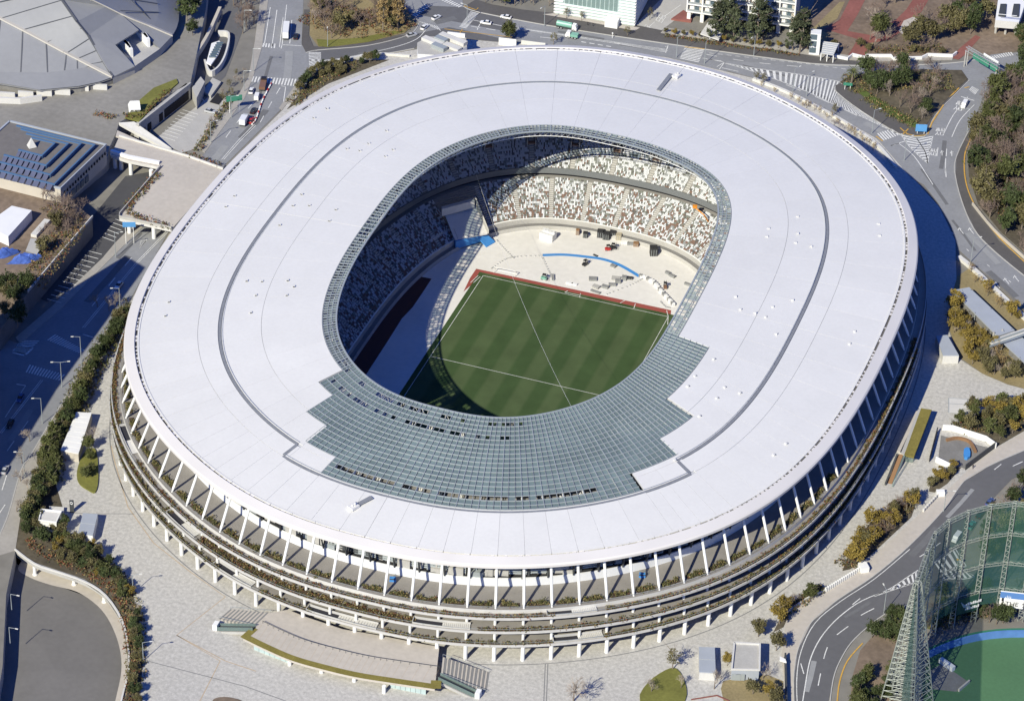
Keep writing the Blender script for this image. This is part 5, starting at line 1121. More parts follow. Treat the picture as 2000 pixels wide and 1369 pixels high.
for i, v in enumerate(TP):
    p = MB(); base = V3((v.x, v.y, 0)); lattice(p, base, v, 10.5 if i == 0 else 1.5, 1.3 if i == 0 else 1.0, 22, .15 if i == 0 else .11)
    if i == 0:
        lattice(p, base+V3((3.5, 2.0, 0)), v+V3((.6, .6, 0)), 8, 1.0, 18, .16, .4); lattice(p, base+V3((-1, 1.0, 0)), v+V3((.2, .3, 0)), 6, .8, 26, .14, .9)
    p.build('lattice_tower', 'net_steel', net)
for i in range(len(TP)-1):
    a, b = TP[i], TP[i+1]; A, B = V3((a.x, a.y, 6)), V3((b.x, b.y, 6)); p = MB(); p.quad(A, B, b, a); p.build('net_panel', 'net_green', net)
    for z in (44, 33, 22, 12):
        p = MB(); lattice(p, V3((a.x, a.y, z-.6)), V3((b.x, b.y, z-.6)), 1.0, 1.0, max(3, int((b-a).length/2.5)), .085); p.build('cross_truss', 'net_steel', net)
T0 = TP[0]; p = MB(); c = V3((T0.x+12, T0.y-60, 0)); p.quad(V3((T0.x, T0.y, 4)), V3((c.x, c.y, 4)), V3((c.x, c.y, ZN)), T0); p.build('net_panel', 'net_green', net)
bp = thing('ballpark', 'green artificial turf ball park behind a curved blue wall', 'ball park', G(1920,1310,0))
BPX = [(1812,1285),(1850,1268),(1895,1254),(1945,1246),(2000,1244),(2060,1246)]
p = MB(); p.poly(smooth(GL(BPX, .2), 4)+GL([(2060,1420),(1812,1420),(1800,1340)], .2)); p.build('turf', 'astro', bp)
p = MB(); p.wallstrip(smooth(GL(BPX, 0), 4), 2.6, .6); p.build('outfield_wall', 'wall_blue', bp); p = MB(); p.ribbon([v+V3((0, 2.2, .3)) for v in smooth(GL(BPX, 0), 4)], 3.6); p.build('apron', 'apron_green', bp)
p = MB(); p.poly(GL([(1815,1310),(1840,1295),(1890,1330),(1868,1350),(1820,1345)], .26)); p.build('bullpen', 'concrete_dark', bp)
p = MB(); p.wallstrip(GL([(1836,1292),(1862,1310)], .2), 1.6, 1.4); p.build('dugout_cover', 'wrap_white', bp); p = MB(); p.wallstrip(GL([(1872,1350),(1893,1332)], .2), 1.0, .5); p.build('bench', 'cream_wall', bp)
def text_part(s_, size, M, m_, parent, name='lettering', sx=1.0):
    cu = bpy.data.curves.new('lettering', 'FONT'); cu.body = s_; cu.size = size; cu.extrude = .02; ob_ = bpy.data.objects.new('lettering', cu); COL.objects.link(ob_)
    dg = bpy.context.evaluated_depsgraph_get(); me = bpy.data.meshes.new_from_object(ob_.evaluated_get(dg)); bpy.data.objects.remove(ob_)
    M2 = Matrix.Translation(-wloc(parent)) @ M @ Matrix.Diagonal((sx, 1, 1, 1)); me.transform(M2); me.materials.clear(); me.materials.append(MAT[m_]); o = bpy.data.objects.new(name, me); COL.objects.link(o); o.parent = parent; return o
def board(label, a, b, z0, z1, m_):
    A, B = V3((a.x, a.y, 0)), V3((b.x, b.y, 0)); t_ = thing('advert_board', label, 'advert board', A); d = (B-A); n_ = V3((d.y, -d.x, 0)).normalized(); p = MB(); p.wallstrip([A+n_*.9+V3((0, 0, z0)), B+n_*.9+V3((0, 0, z0))], z1-z0, .25); p.build('panel', m_, t_); ex_ = d.normalized()
    Mx = Matrix(((ex_.x, 0, n_.x, 0), (ex_.y, 0, n_.y, 0), (0, 1, 0, 0), (0, 0, 0, 1))); return t_, A+n_*1.1, ex_, n_, Mx, d.length
a, b = TP[4].lerp(TP[5], .05), TP[5].lerp(TP[6], .0); t_, o_, ex_, n_, Mx, L_ = board('dark green advert board with white lettering on the net frame', a, b, 5.2, 11.2, 'board_green')
p = MB()
for r_, n in ((9.2, 9), (7.4, 8)):
    for k in range(n):
        q = o_+ex_*(L_*.42+.62*k); p.box(q+V3((0, 0, r_-5.2+4.2)), (.42, .1, .9 if k % 3 else .6), math.atan2(ex_.y, ex_.x))
stuff(p.build('lettering', 'white_paint', t_)); p = MB(); q = o_+ex_*(L_*.16)+V3((0, 0, 6.2))
for k in range(5): p.tube(q+ex_*(.5*k)+V3((0, 0, 3.6-.6*k)), q+ex_*(.5*k+1.2)+V3((0, 0, 1.4)), .22, n=5)
p.build('emblem', 'glass_pale', t_)
a, b = TP[6].lerp(TP[7], -.03), TP[7]; t_, o_, ex_, n_, Mx, L_ = board('white advert board with blue band and black lettering at the right edge', a, b, 5.2, 11.2, 'white_roof')
p = MB(); p.wallstrip([o_+V3((0, 0, 8.8)), o_+ex_*L_+V3((0, 0, 8.8))], 2.2, .12); p.build('band', 'wall_blue', t_)
text_part('THE クロ', 2.2, Matrix.Translation(o_+ex_*1.7+V3((0, 0, 6.0))) @ Mx, 'black', t_)
p = MB(); q = o_+ex_*.9+V3((0, 0, 6.3)); p.tube(q, q+V3((0, 0, .9)), .4, .1, 5); p.tube(q+V3((0, 0, 1.3)), q+V3((0, 0, 2.4)), .35, .3, 5); p.build('emblem', 'black', t_)
p = MB(); q = o_+ex_*1.6+V3((0, 0, 8.9))
for k in range(4): p.tube(q+ex_*(.5*k), q+ex_*(.5*k)+V3((0, 0, .6+.5*(k % 2)+.4*k*(k < 3))), .22, .02, 4)
p.build('skyline_print', 'white_paint', t_)
# ---- tall blocks outside the frame whose shadow lies across the west road
tw = thing('office_tower', 'tall office tower left of the picture shading the west road', 'tower', V3((-170, -140, 0))); P = [V3(v) for v in ((-165,-74,60),(-155.5,-78,60),(-152,-154,60),(-148,-191,60),(-147,-212,60),(-196,-212,60),(-190,-150,60))]
p = MB(); p.prism(P, 60, 0, 1); p.build('wall', ['concrete', 'cream_wall'], tw)
for s_ in range(15):
    for (a, b) in ((P[1], P[2]), (P[2], P[3]), (P[0], P[1])):
        p = MB(); d = (b-a).normalized(); n_ = V3((-d.y, d.x, 0)); z = 2+3.8*s_
        n_ = n_ if n_.dot(a-V3((-175, -140, 60))) > 0 else -n_
        p.wallstrip([V3((a.x, a.y, z))+d+n_*.05, V3((b.x, b.y, z))-d+n_*.05], 1.9, .2); p.build('window_band', 'glass_blue', tw)
for f in ((-40,30),(-30,-60)): pass

# columns carrying the plaza edge above the sunken yard
for x, y, lb in ((30,1084,'by the road wall'), (68.5,1122,'second from the road wall'), (145,1141,'in the middle of the curve'), (204,1175,'towards the narrow plaza bed')):
    c = G(x, y, -5); p = MB(); p.tube(c, c+V3((0, 0, 4.0)), .55, n=12); p.tube(c, c+V3((0, 0, .3)), .8, n=12); tag(p.build('yard_column', 'white_paint'), 'white column under the plaza edge '+lb, 'column', 'columns under the plaza edge')

# ================================================================== VEGETATION
mat('bark', (0.20, 0.165, 0.135), 0.9, noise=(2, .2)); mat('twig_brown', (0.20, 0.15, 0.125), 0.9, rand=.2); mat('twig_pale', (0.33, 0.28, 0.235), 0.9, rand=.15)
mat('leaf_dark', (0.055, 0.072, 0.028), 0.75, .2, rand=.25, noise=(.5, .25)); mat('leaf_mid', (0.085, 0.095, 0.035), 0.75, .2, rand=.25, noise=(.5, .25)); mat('leaf_olive', (0.125, 0.112, 0.052), 0.75, .2, rand=.2, noise=(.5, .25))
mat('leaf_yellow', (0.215, 0.16, 0.04), 0.75, .2, rand=.15, noise=(.5, .25)); mat('leaf_straw', (0.30, 0.215, 0.10), 0.8, .2, rand=.15, noise=(.5, .2)); mat('leaf_conifer', (0.075, 0.088, 0.05), 0.8, .2, rand=.15, noise=(.5, .25)); mat('leaf_rust', (0.20, 0.075, 0.04), .8, rand=.2)
def local_mesh(name, V, F_, m_):
    o = mesh_np(name, np.asarray(V, float), F_, m_, None); me = o.data; me.transform(Matrix.Translation(o.location)); bpy.data.objects.remove(o); return me
def trunk_mb(h, r, n=7, fork=5, top=.75):
    p = MB(); pts = [V3((rng.normal(0, .12)*k, rng.normal(0, .12)*k, h*top*k/4)) for k in range(5)]; pts[0] = V3((0, 0, -.1))
    for k in range(4): p.tube(pts[k], pts[k+1], r*(1-.19*k), r*(1-.19*(k+1)), n, cap=False)
    for k in range(fork):
        b = pts[2 + k % 3]; a = rng.random()*6.28; l = h*(.18+.16*rng.random()); p.tube(b, b+V3((math.cos(a)*l, math.sin(a)*l, l*.9)), r*.42, r*.12, 5, cap=False)
    return p
def crown_np(h, n, kind):
    C = []; 
    if kind == 'round':
        for k in range(26):
            v = rng.normal(0, 1, 3); v /= np.linalg.norm(v); q = rng.random()**.45; C.append((v[0]*h*.30*q, v[1]*h*.30*q, h*.62+v[2]*h*.30*q))
        sp, sz = (h*.055, h*.055, h*.045), h*.038
    elif kind == 'tall':
        for k in range(40):
            f = rng.random()**.8; a = rng.random()*6.28; r = h*(.05+.16*(1-f)**.7)*(.5+.6*rng.random()); C.append((math.cos(a)*r, math.sin(a)*r, h*(.2+.78*f)))
        sp, sz = (h*.028, h*.028, h*.022), h*.022
    elif kind == 'sparse':
        for k in range(30):
            v = rng.normal(0, 1, 3); v /= np.linalg.norm(v); q = .4+.6*rng.random(); C.append((v[0]*h*.24*q, v[1]*h*.24*q, h*.6+v[2]*h*.34*q))
        sp, sz = (h*.035, h*.035, h*.04), h*.022
    else:
        for k in range(9):
            a = rng.random()*6.28; r = h*.4*rng.random()**.5; C.append((math.cos(a)*r, math.sin(a)*r, h*(.35+.35*rng.random())))
        sp, sz = (h*.16, h*.16, h*.14), h*.11
    V, F_ = leaf_cloud(np.array(C), n, sp, sz); return V, F_
def bare_mb(h, dens=1.0):
    p = MB(); tw = []
    def grow(a, d, l, r, lev):
        b = a+d*l; p.tube(a, b, r, r*.62, 6 if lev == 0 else (4 if lev < 3 else 3), cap=False)
        if lev >= 4:
            return
        for k in range((4, 4, 4, 3)[lev]):
            q = V3(rng.normal(0, 1, 3)); q = (q-d*q.dot(d)).normalized(); nd = (d*(1.0 if k else 1.6)+q*(.75+.3*rng.random())+V3((0, 0, .22))).normalized()
            grow(a.lerp(b, .55+.45*rng.random()) if k else b, nd, l*(.62+.16*rng.random()), max(r*.55, h*.0036), lev+1)
    grow(V3((0, 0, -.1)), V3((0, 0, 1)), h*.32, h*.022, 0); return p
PROTO = {}
def proto(kind, idx, crownk, leaf, h=10, n=1500, tr=.2):
    tm = trunk_mb(h, tr, top=.75 if crownk != 'tall' else .95, fork=6); me_t = bpy.data.meshes.new('trunk'); me_t.from_pydata([tuple(v) for v in tm.v], [], tm.f); me_t.materials.append(MAT['bark'])
    V, F_ = crown_np(h, n, crownk); me_c = local_mesh('crown', V, F_, leaf); PROTO.setdefault(kind, []).append((me_t, me_c))
for i in range(2):
    for kind, ck, lf, n in (('evergreen', 'round', 'leaf_dark', 1700), ('midgreen', 'round', 'leaf_mid', 1500), ('olive', 'round', 'leaf_olive', 1300), ('yellow', 'round', 'leaf_yellow', 1200), ('conifer', 'tall', 'leaf_conifer', 2600), ('slim', 'tall', 'leaf_mid', 1700), ('sparse', 'sparse', 'leaf_straw', 420), ('sparsegreen', 'sparse', 'leaf_olive', 520), ('larch', 'tall', 'leaf_straw', 1500)): proto(kind, i, ck, lf, 10, n)
for kind, tw in (('bare', 'twig_brown'), ('barepale', 'twig_pale')):
    for i in range(3):
        b = bare_mb(10); k = len(b.f); me = bpy.data.meshes.new('crown'); me.from_pydata([tuple(v) for v in b.v[8:]] if False else [tuple(v) for v in b.v], [], b.f[4:] if False else b.f[6:]); me.materials.append(MAT[tw])
        mt = bpy.data.meshes.new('trunk'); mt.from_pydata([tuple(v) for v in b.v[:12]], [], b.f[:6]); mt.materials.append(MAT['bark']); PROTO.setdefault(kind, []).append((mt, me))
NT = [0]
def tree(kind, px, py, h, label, group, z=0.0, name=None):
    mt, mc = PROTO[kind][NT[0] % len(PROTO[kind])]; NT[0] += 1; s_ = h/10
    nm = name or {'evergreen': 'evergreen_tree', 'midgreen': 'broadleaf_tree', 'olive': 'broadleaf_tree', 'yellow': 'autumn_tree', 'conifer': 'conifer', 'slim': 'slender_tree', 'sparse': 'young_tree', 'sparsegreen': 'young_tree', 'larch': 'larch', 'bare': 'bare_tree', 'barepale': 'bare_tree'}[kind]
    e = empty(nm, G(px, py, z), rng.random()*6.28); wf = .85+.35*rng.random(); e.scale = (s_*wf, s_*wf, s_*(.9+.2*rng.random())); tag(e, label, 'tree', group)
    for n_, me in (('trunk', mt), ('crown', mc)): o = bpy.data.objects.new(n_, me); COL.objects.link(o); o.parent = e
    return e
def inpoly(x, y, P):
    c = False; j = len(P)-1
    for i in range(len(P)):
        if (P[i][1] > y) != (P[j][1] > y) and x < (P[j][0]-P[i][0])*(y-P[i][1])/(P[j][1]-P[i][1])+P[i][0]: c = not c
        j = i
    return c
def wood(P, n, kinds, hs, label, group, dmin=14, z=0.0):
    """scatter n trees in the surveyed outline P; kinds = [(kind, weight, adjective)]"""
    xs = [p[0] for p in P]; ys = [p[1] for p in P]; pts = []; tr_ = 0
    while len(pts) < n and tr_ < 6000:
        tr_ += 1; x = min(xs)+rng.random()*(max(xs)-min(xs)); y = min(ys)+rng.random()*(max(ys)-min(ys))
        if inpoly(x, y, P) and all(abs(x-a)+1.3*abs(y-b) > dmin for a, b in pts): pts.append((x, y))
    ws = np.array([k[1] for k in kinds], float); ws /= ws.sum()
    for x, y in pts:
        k = kinds[rng.choice(len(kinds), p=ws)]; tree(k[0], x, y, hs[0]+(hs[1]-hs[0])*rng.random(), f'{k[2]} {label}', group, z)
wood([(1905,262),(1925,200),(1940,158),(2010,140),(2010,520),(1960,460),(1915,405),(1897,350),(1895,300)], 92, [('bare', .56, 'bare brown tree'), ('evergreen', .14, 'dark evergreen tree'), ('midgreen', .18, 'bushy green tree'), ('olive', .16, 'yellowish olive tree')], (8, 13), 'crowded in the wood along the east road', 'trees of the east wood', 13)
wood([(1672,150),(1720,143),(1780,142),(1868,146),(1862,172),(1815,222),(1795,240),(1755,225),(1700,190)], 24, [('bare', .62, 'bare brown tree'), ('evergreen', .2, 'dark evergreen tree'), ('barepale', .18, 'pale bare tree')], (7, 11), 'on the triangular traffic island', 'trees on the traffic island', 17)
for x, y, h in ((1700,175,9), (1712,185,9), (1723,178,10), (1690,150,9)): tree('evergreen', x, y, h, 'dense dark evergreen at the western tip of the traffic island', 'evergreens on the island tip')
wood([(1680,100),(1690,60),(1720,0),(1760,-10),(1750,40),(1740,105)], 9, [('bare', .5, 'bare brown tree'), ('midgreen', .3, 'bushy green tree'), ('barepale', .2, 'pale bare tree')], (8, 13), 'between the red paths of the north park', 'trees between the park paths', 20)
wood([(1765,105),(1780,70),(1830,10),(1900,-20),(1935,-20),(1930,60),(1900,70),(1860,106)], 24, [('bare', .55, 'bare brown tree'), ('evergreen', .15, 'dark evergreen tree'), ('olive', .3, 'olive brown tree')], (8, 13), 'in the north park beside the toll roof', 'trees by the toll roof', 20)
wood([(1575,98),(1600,98),(1680,104),(1750,108),(1850,108),(1850,100),(1700,96),(1640,90)], 12, [('olive', .5, 'low olive shrub tree'), ('bare', .5, 'low bare shrub tree')], (3, 5), 'above the white park wall', 'shrubs above the park wall', 14)
wood([(1985,60),(2010,50),(2010,130),(1990,125)], 6, [('evergreen', .6, 'dark evergreen tree'), ('olive', .4, 'olive tree')], (7, 10), 'right of the toll ramp', 'trees right of the toll ramp', 10)
wood([(608,-30),(607,62),(625,78),(700,74),(780,60),(800,40),(785,10),(755,-30)], 40, [('bare', .7, 'bare brown tree'), ('olive', .12, 'rust brown tree'), ('barepale', .18, 'pale bare tree')], (7, 11), 'in the grove on the north west corner', 'trees of the north west grove', 15)
for x, y, h in ((748,62,16), (777,58,16)): tree('larch', x, y, h, 'tall tan larch at the edge of the north west grove', 'tan larches of the grove')
wood([(360,-20),(400,-20),(395,40),(372,90),(358,80)], 9, [('bare', .6, 'bare brown tree'), ('evergreen', .4, 'dark evergreen tree')], (7, 12), 'between the hall and the shaded lane', 'trees between hall and lane', 14, 6)
wood([(440,-20),(505,-20),(498,60),(480,120),(470,110),(474,50)], 13, [('bare', .8, 'bare street tree'), ('barepale', .2, 'pale bare street tree')], (8, 12), 'lining the upper west road', 'bare trees of the upper west road', 14)
wood([(455,150),(478,130),(470,185),(420,262),(400,280),(396,272)], 12, [('barepale', .6, 'pale bare hedge tree'), ('sparsegreen', .4, 'thin olive hedge tree')], (3, 5), 'between the small car park and road', 'hedge trees by the small car park', 9)
wood([(60,372),(150,385),(172,420),(110,500),(80,520),(95,440)], 13, [('bare', .8, 'bare brown tree'), ('olive', .2, 'olive tree')], (6, 9), 'in the yard beside the pool hall', 'bare trees of the west yard', 15, 8)
tree('bare', 118, 440, 16, 'largest bare brown tree in the west yard below the pool hall', None, 8)
wood([(0,560),(40,575),(60,560),(35,640),(0,640)], 10, [('evergreen', .6, 'dark evergreen tree'), ('olive', .4, 'olive evergreen tree')], (6, 9), 'at the left edge above the crossing', 'evergreens above the crossing', 9, 7.9)
wood([(240,612),(252,625),(228,668),(185,724),(165,784),(140,828),(110,888),(112,950),(96,960),(72,1000),(48,1050),(60,985),(92,890),(125,818),(175,735)], 96, [('evergreen', .45, 'dark evergreen tree'), ('midgreen', .3, 'bushy green tree'), ('olive', .25, 'olive tree')], (4, 7.5), 'in the planted belt along the west road', 'trees of the west road belt', 9)
wood([(52,1050),(72,985),(86,985),(84,1030),(130,1035),(165,1062),(205,1094),(240,1130),(262,1165),(250,1185),(215,1150),(160,1115),(90,1085)], 46, [('olive', .35, 'olive tree'), ('midgreen', .3, 'bushy green tree'), ('yellow', .15, 'yellowing tree'), ('evergreen', .2, 'dark evergreen tree')], (3.5, 6), 'on the planted rim above the sunken yard', 'trees on the yard rim', 9)
wood([(262,1170),(272,1200),(280,1290),(272,1380),(256,1380),(262,1290),(258,1210)], 22, [('olive', .4, 'olive tree'), ('evergreen', .4, 'dark evergreen tree'), ('sparse', .2, 'straw coloured tree')], (3, 5), 'in the narrow bed beside the south plaza', 'trees of the narrow plaza bed', 8)
for x, y, h in ((176,900,5), (168,935,5), (180,925,4), (172,880,6)): tree('midgreen', x, y, h, 'small green tree on the oval lawn mound', 'trees on the oval lawn mound')
tree('barepale', 182, 870, 9, 'slim pale bare tree behind the oval lawn mound', None)
for x, y in ((190,600),(225,600),(213,608),(58,862),(43,905),(40,940),(55,960),(33,1000)): tree('barepale', x, y, 6+2*rng.random(), 'leafless street tree on the west road footpath', 'leafless street trees of the west footpath')
wood([(560,212),(600,165),(640,160),(690,140),(745,118),(700,120),(640,132),(606,146),(575,185)], 20, [('evergreen', .5, 'dark evergreen tree'), ('olive', .5, 'olive tree')], (3, 5.5), 'in the bed behind the north west eave', 'trees behind the north west eave', 9)
wood([(1857,612),(1885,635),(1920,672),(1950,700),(2005,745),(1985,752),(1925,732),(1880,700),(1858,655)], 30, [('yellow', .3, 'golden yellow tree'), ('olive', .35, 'olive tree'), ('barepale', .25, 'pale bare tree'), ('sparse', .1, 'straw coloured tree')], (5, 8), 'in the bed below the long canopy', 'trees below the long canopy', 13)
for x, y in ((1862,608),(1860,632),(1866,648)): tree('yellow', x, y, 8, 'bright yellow tree at the corner of the long canopy', 'yellow trees at the canopy corner')
wood([(1880,520),(1900,535),(1960,590),(2000,630),(1985,635),(1930,585),(1885,545)], 11, [('sparse', .6, 'straw coloured young tree'), ('yellow', .4, 'yellow young tree')], (3.5, 6), 'between the long canopy and the stone wall', 'young trees by the stone wall', 11)
tree('yellow', 1975, 618, 7, 'round lime yellow tree beside the east stone wall', None)
wood([(1866,830),(1885,812),(1930,800),(1990,790),(2010,800),(2005,838),(1945,868),(1900,848)], 22, [('olive', .35, 'olive tree'), ('midgreen', .4, 'bushy green tree'), ('yellow', .25, 'yellow tree')], (5, 8.5), 'behind the garden building site', 'trees behind the building site', 13)
wood([(1815,958),(1822,935),(1850,918),(1872,912),(1850,942)], 7, [('olive', .5, 'olive tree'), ('yellow', .5, 'yellow tree')], (4, 5.5), 'at the near corner of the building site', 'trees at the site corner', 10)
wood([(1652,1112),(1665,1075),(1702,1022),(1742,992),(1785,985),(1770,1010),(1700,1080),(1662,1108)], 24, [('yellow', .4, 'golden yellow tree'), ('olive', .35, 'olive tree'), ('bare', .25, 'bare brown tree')], (5, 8), 'in the long bed on the south east plaza', 'trees of the south east bed', 11)
for k, (x, y, h, kd, lb) in enumerate(((1481,1243,7,'olive','lone olive tree on the south plaza left of the golden tree'),(1522,1218,8,'yellow','golden tree beside the parapet on the south plaza'),(1516,1270,8,'olive','olive tree casting shade on the southern footpath'),(1582,1170,6,'midgreen','small green tree at the end of the slatted wall'),(1530,1200,7,'yellow','second golden tree next to the parapet'),(1553,1178,5,'barepale','pale bare sapling behind the parapet'),(1314,1308,9,'sparsegreen','thin leafed tree at the tip of the triangular lawn'),(1330,1345,6,'barepale','bare sapling on the right of the triangular lawn'),(1272,1352,6,'barepale','bare sapling on the left of the triangular lawn'),(1120,1369,13,'barepale','large leafless tree at the bottom centre of the plaza'),(1395,1345,8,'barepale','leafless tree in front of the slate blue kiosk'),(1490,1325,7,'barepale','leafless tree right of the utility block'),(1420,1300,5,'yellow','narrow yellowish shrub tree between kiosk and utility block'),(1470,1355,6,'olive','olive tree below the utility block'),(1500,1360,6,'yellow','yellowing tree by the dark gate frame'),(1516,1378,7,'olive','olive tree at the bottom edge by the gate frame'))): tree(kd, x, y, h, lb, None)
wood([(1690,1235),(1760,1205),(1772,1240),(1740,1270),(1700,1262)], 10, [('evergreen', .6, 'dark evergreen tree'), ('midgreen', .4, 'bushy green tree')], (5, 8), 'inside the road bend by the net', 'trees inside the road bend', 12)
wood([(1665,1345),(1700,1310),(1745,1305),(1735,1400),(1670,1400)], 14, [('evergreen', .6, 'dark evergreen tree'), ('midgreen', .4, 'bushy green tree')], (5, 8), 'at the bottom edge left of the net tower', 'trees left of the net tower', 12)
wood([(1890,1095),(1935,1000),(1980,945),(2010,930),(2010,1080),(1930,1105)], 20, [('bare', .4, 'bare tree'), ('evergreen', .3, 'dark evergreen tree'), ('olive', .3, 'olive tree')], (6, 9), 'on the roadside behind the net', 'trees behind the net', 16)
wood([(1800,1170),(1990,1145),(1990,1215),(1810,1250)], 20, [('bare', .55, 'bare tree'), ('evergreen', .45, 'dark evergreen tree')], (5, 8), 'in the strip between road and ball park', 'trees between road and ball park', 15)
for x, y, h in ((1398,82,19), (1418,78,21), (1432,84,17), (1478,86,20), (1490,80,16)): tree('conifer', x, y, h, 'tall dark conifer in front of the apartment block', 'conifers before the apartment block')
for x, y, h in ((1562,104,20), (1548,100,14), (1568,98,17)): tree('conifer', x, y, h, 'tall dark conifer at the right end of the apartment block', 'conifers right of the apartment block')
for k in range(15): tree('yellow' if k % 2 else 'olive', 1298+17*k+rng.normal(0, 2), 66+2.4*k*.98+rng.normal(0, 1), 2.6+rng.random(), 'low yellow or olive shrub along the apartment forecourt', 'shrubs along the apartment forecourt', .2)
for x, y, lb in ((1106,38,'left street tree before the glass office'), (1136,42,'middle street tree before the glass office'), (1225,72,'right street tree at the glass office corner'), (993,82,'leafy tree rising by the white hoarding'), (1081,88,'yellowish shrub tree behind the north eave'), (1477,160,'young evergreen at the north east eave'), (1490,165,'yellow young tree at the north east eave'), (1630,225,'slender tree on the north east stone wall'), (1269,40,'yellow hedge tree beside the office lane')): tree('sparsegreen' if x != 993 else 'midgreen', x, y, 10 if x == 993 else 5.5, 'small '+lb if x != 993 else lb, None)
wood([(935,5),(1050,0),(1075,10),(1070,22),(1000,16)], 12, [('midgreen', .4, 'bushy tree'), ('barepale', .6, 'pale bare tree')], (5, 8), 'left of the glass office', 'trees left of the glass office', 11)
wood([(1460,160),(1540,186),(1610,222),(1670,262),(1712,292),(1705,296),(1600,225),(1530,192)], 26, [('sparse', .6, 'straw coloured young tree'), ('bare', .4, 'bare young tree')], (2.5, 4), 'along the north east stone wall', 'young trees of the north east wall', 8)
# palm
pm = tag(empty('palm_tree', G(1663,163,.3)), 'feathery palm at the tip of the traffic island', 'tree'); p = MB(); c = G(1663,163,.3); p.tube(c, c+V3((.2, .1, 5.5)), .35, .25, 8); p.build('trunk', 'bark', pm)
p = MB(); t0 = c+V3((.2, .1, 5.5))
for k in range(34):
    a = 6.283*k/34*2.6; r = 2.2+rng.random()*.8; el = .9-1.5*(k/34); P = [t0+V3((math.cos(a)*r*f, math.sin(a)*r*f, math.sin(el)*r*f-1.1*f*f)) for f in (0, .35, .7, 1)]
    p.ribbon(P, .35)
p.build('crown', 'leaf_mid', pm)
# hedges and ground planting: uncountable leaf masses
def hedge(name, pts, wd, hgt, dens, mats, wts, z=0.1, sm=3):
    P = smooth(GL(pts, z), sm); C = []
    for a, b in zip(P, P[1:]):
        L_ = (b-a).length; n_ = max(1, int(L_*wd*1.6))
        for k in range(n_): q = a.lerp(b, rng.random()); d = (b-a); x = V3((d.y, -d.x, 0)).normalized(); v = q+x*(rng.random()-.5)*wd; C.append((v.x, v.y, v.z+hgt*rng.random()))
    C = np.array(C); n = int(len(C)*dens); V, F_ = leaf_cloud(C, n, (.35, .35, .25), .3); return stuff(mesh_np(name, V, F_, mats, None, rng.choice(len(mats), n, p=wts)))
HM = ['leaf_mid', 'leaf_olive', 'leaf_rust', 'leaf_straw']
hedge('hedge', [(455,188),(430,225),(405,262),(385,296)], 3, 1.2, 6, HM, [.5, .3, .1, .1]); hedge('hedge', [(358,300),(380,306),(432,326)], 2.5, .8, 6, HM, [.2, .3, .4, .1], 6.3); hedge('hedge', [(308,340),(278,374),(250,412),(290,432),(332,445)], 3, 1.0, 7, HM, [.4, .2, .35, .05], 6.3)
hedge('ground_cover', [(266,590),(228,650),(178,725),(145,800),(105,880),(98,945)], 9, 1.5, 5, HM, [.5, .4, .05, .05]); hedge('ground_cover', [(50,1055),(90,1082),(150,1108),(205,1140),(238,1180),(252,1240),(258,1320),(250,1380)], 3.5, .7, 6, HM, [.15, .3, .4, .15]); hedge('ground_cover', [(90,1040),(150,1072),(210,1105),(250,1150),(266,1230),(268,1330)], 5, .9, 5, HM, [.4, .4, .1, .1])
hedge('ground_cover', [(1650,1108),(1690,1060),(1740,1005),(1780,985)], 7, 1.0, 5, HM, [.2, .4, .2, .2]); hedge('ground_cover', [(1870,840),(1920,825),(1990,810)], 8, 1.0, 5, HM, [.4, .4, .05, .15]); hedge('ground_cover', [(1868,590),(1900,650),(1960,715)], 6, .7, 4, HM, [.1, .4, .1, .4]); hedge('ground_cover', [(1530,1205),(1570,1172),(1606,1148)], 4, 1.0, 6, HM, [.3, .3, .1, .3])
hedge('ground_cover', [(1650,165),(1720,160),(1800,160),(1860,160)], 14, .8, 4, HM, [.4, .4, .05, .15], .4); hedge('ground_cover', [(1690,190),(1750,225),(1790,245)], 7, .8, 4, HM, [.4, .4, .05, .15], .4); hedge('ground_cover', [(1958,190),(1945,280),(1950,360),(2000,440)], 14, 1.0, 3, HM, [.4, .35, .1, .15], .3); hedge('ground_cover', [(1990,180),(1985,280),(2000,380)], 14, 1.0, 3, HM, [.4, .35, .1, .15], .3)
hedge('ground_cover', [(615,20),(660,40),(720,50),(780,30)], 22, .8, 3, HM, [.1, .3, .35, .25], .3); hedge('ground_cover', [(1690,95),(1760,100),(1840,95)], 6, .9, 4, HM, [.3, .4, .1, .2], .3); hedge('hedge', [(1296,70),(1400,86),(1500,100),(1560,110)], 2.2, .7, 6, HM, [.3, .3, .3, .1], .3); hedge('ground_cover', [(570,205),(620,160),(700,126)], 6, .9, 5, HM, [.4, .4, .1, .1])
hedge('ground_cover', [(100,400),(140,440),(100,500),(60,560)], 10, 1.0, 4, HM, [.25, .35, .2, .2], 8.2); hedge('ground_cover', [(240,225),(275,226),(330,175)], 2, .5, 5, HM, [.1, .6, .2, .1], 6.6); hedge('ground_cover', [(185,222),(225,232)], 3, .8, 6, HM, [.2, .3, .4, .1], 6.2)
hedge('ground_cover', [(1720,1245),(1745,1230),(1765,1215)], 8, .9, 4, HM, [.6, .4, 0, 0]); hedge('ground_cover', [(1810,1225),(1880,1195),(1980,1180)], 9, .9, 4, HM, [.4, .4, .1, .1])

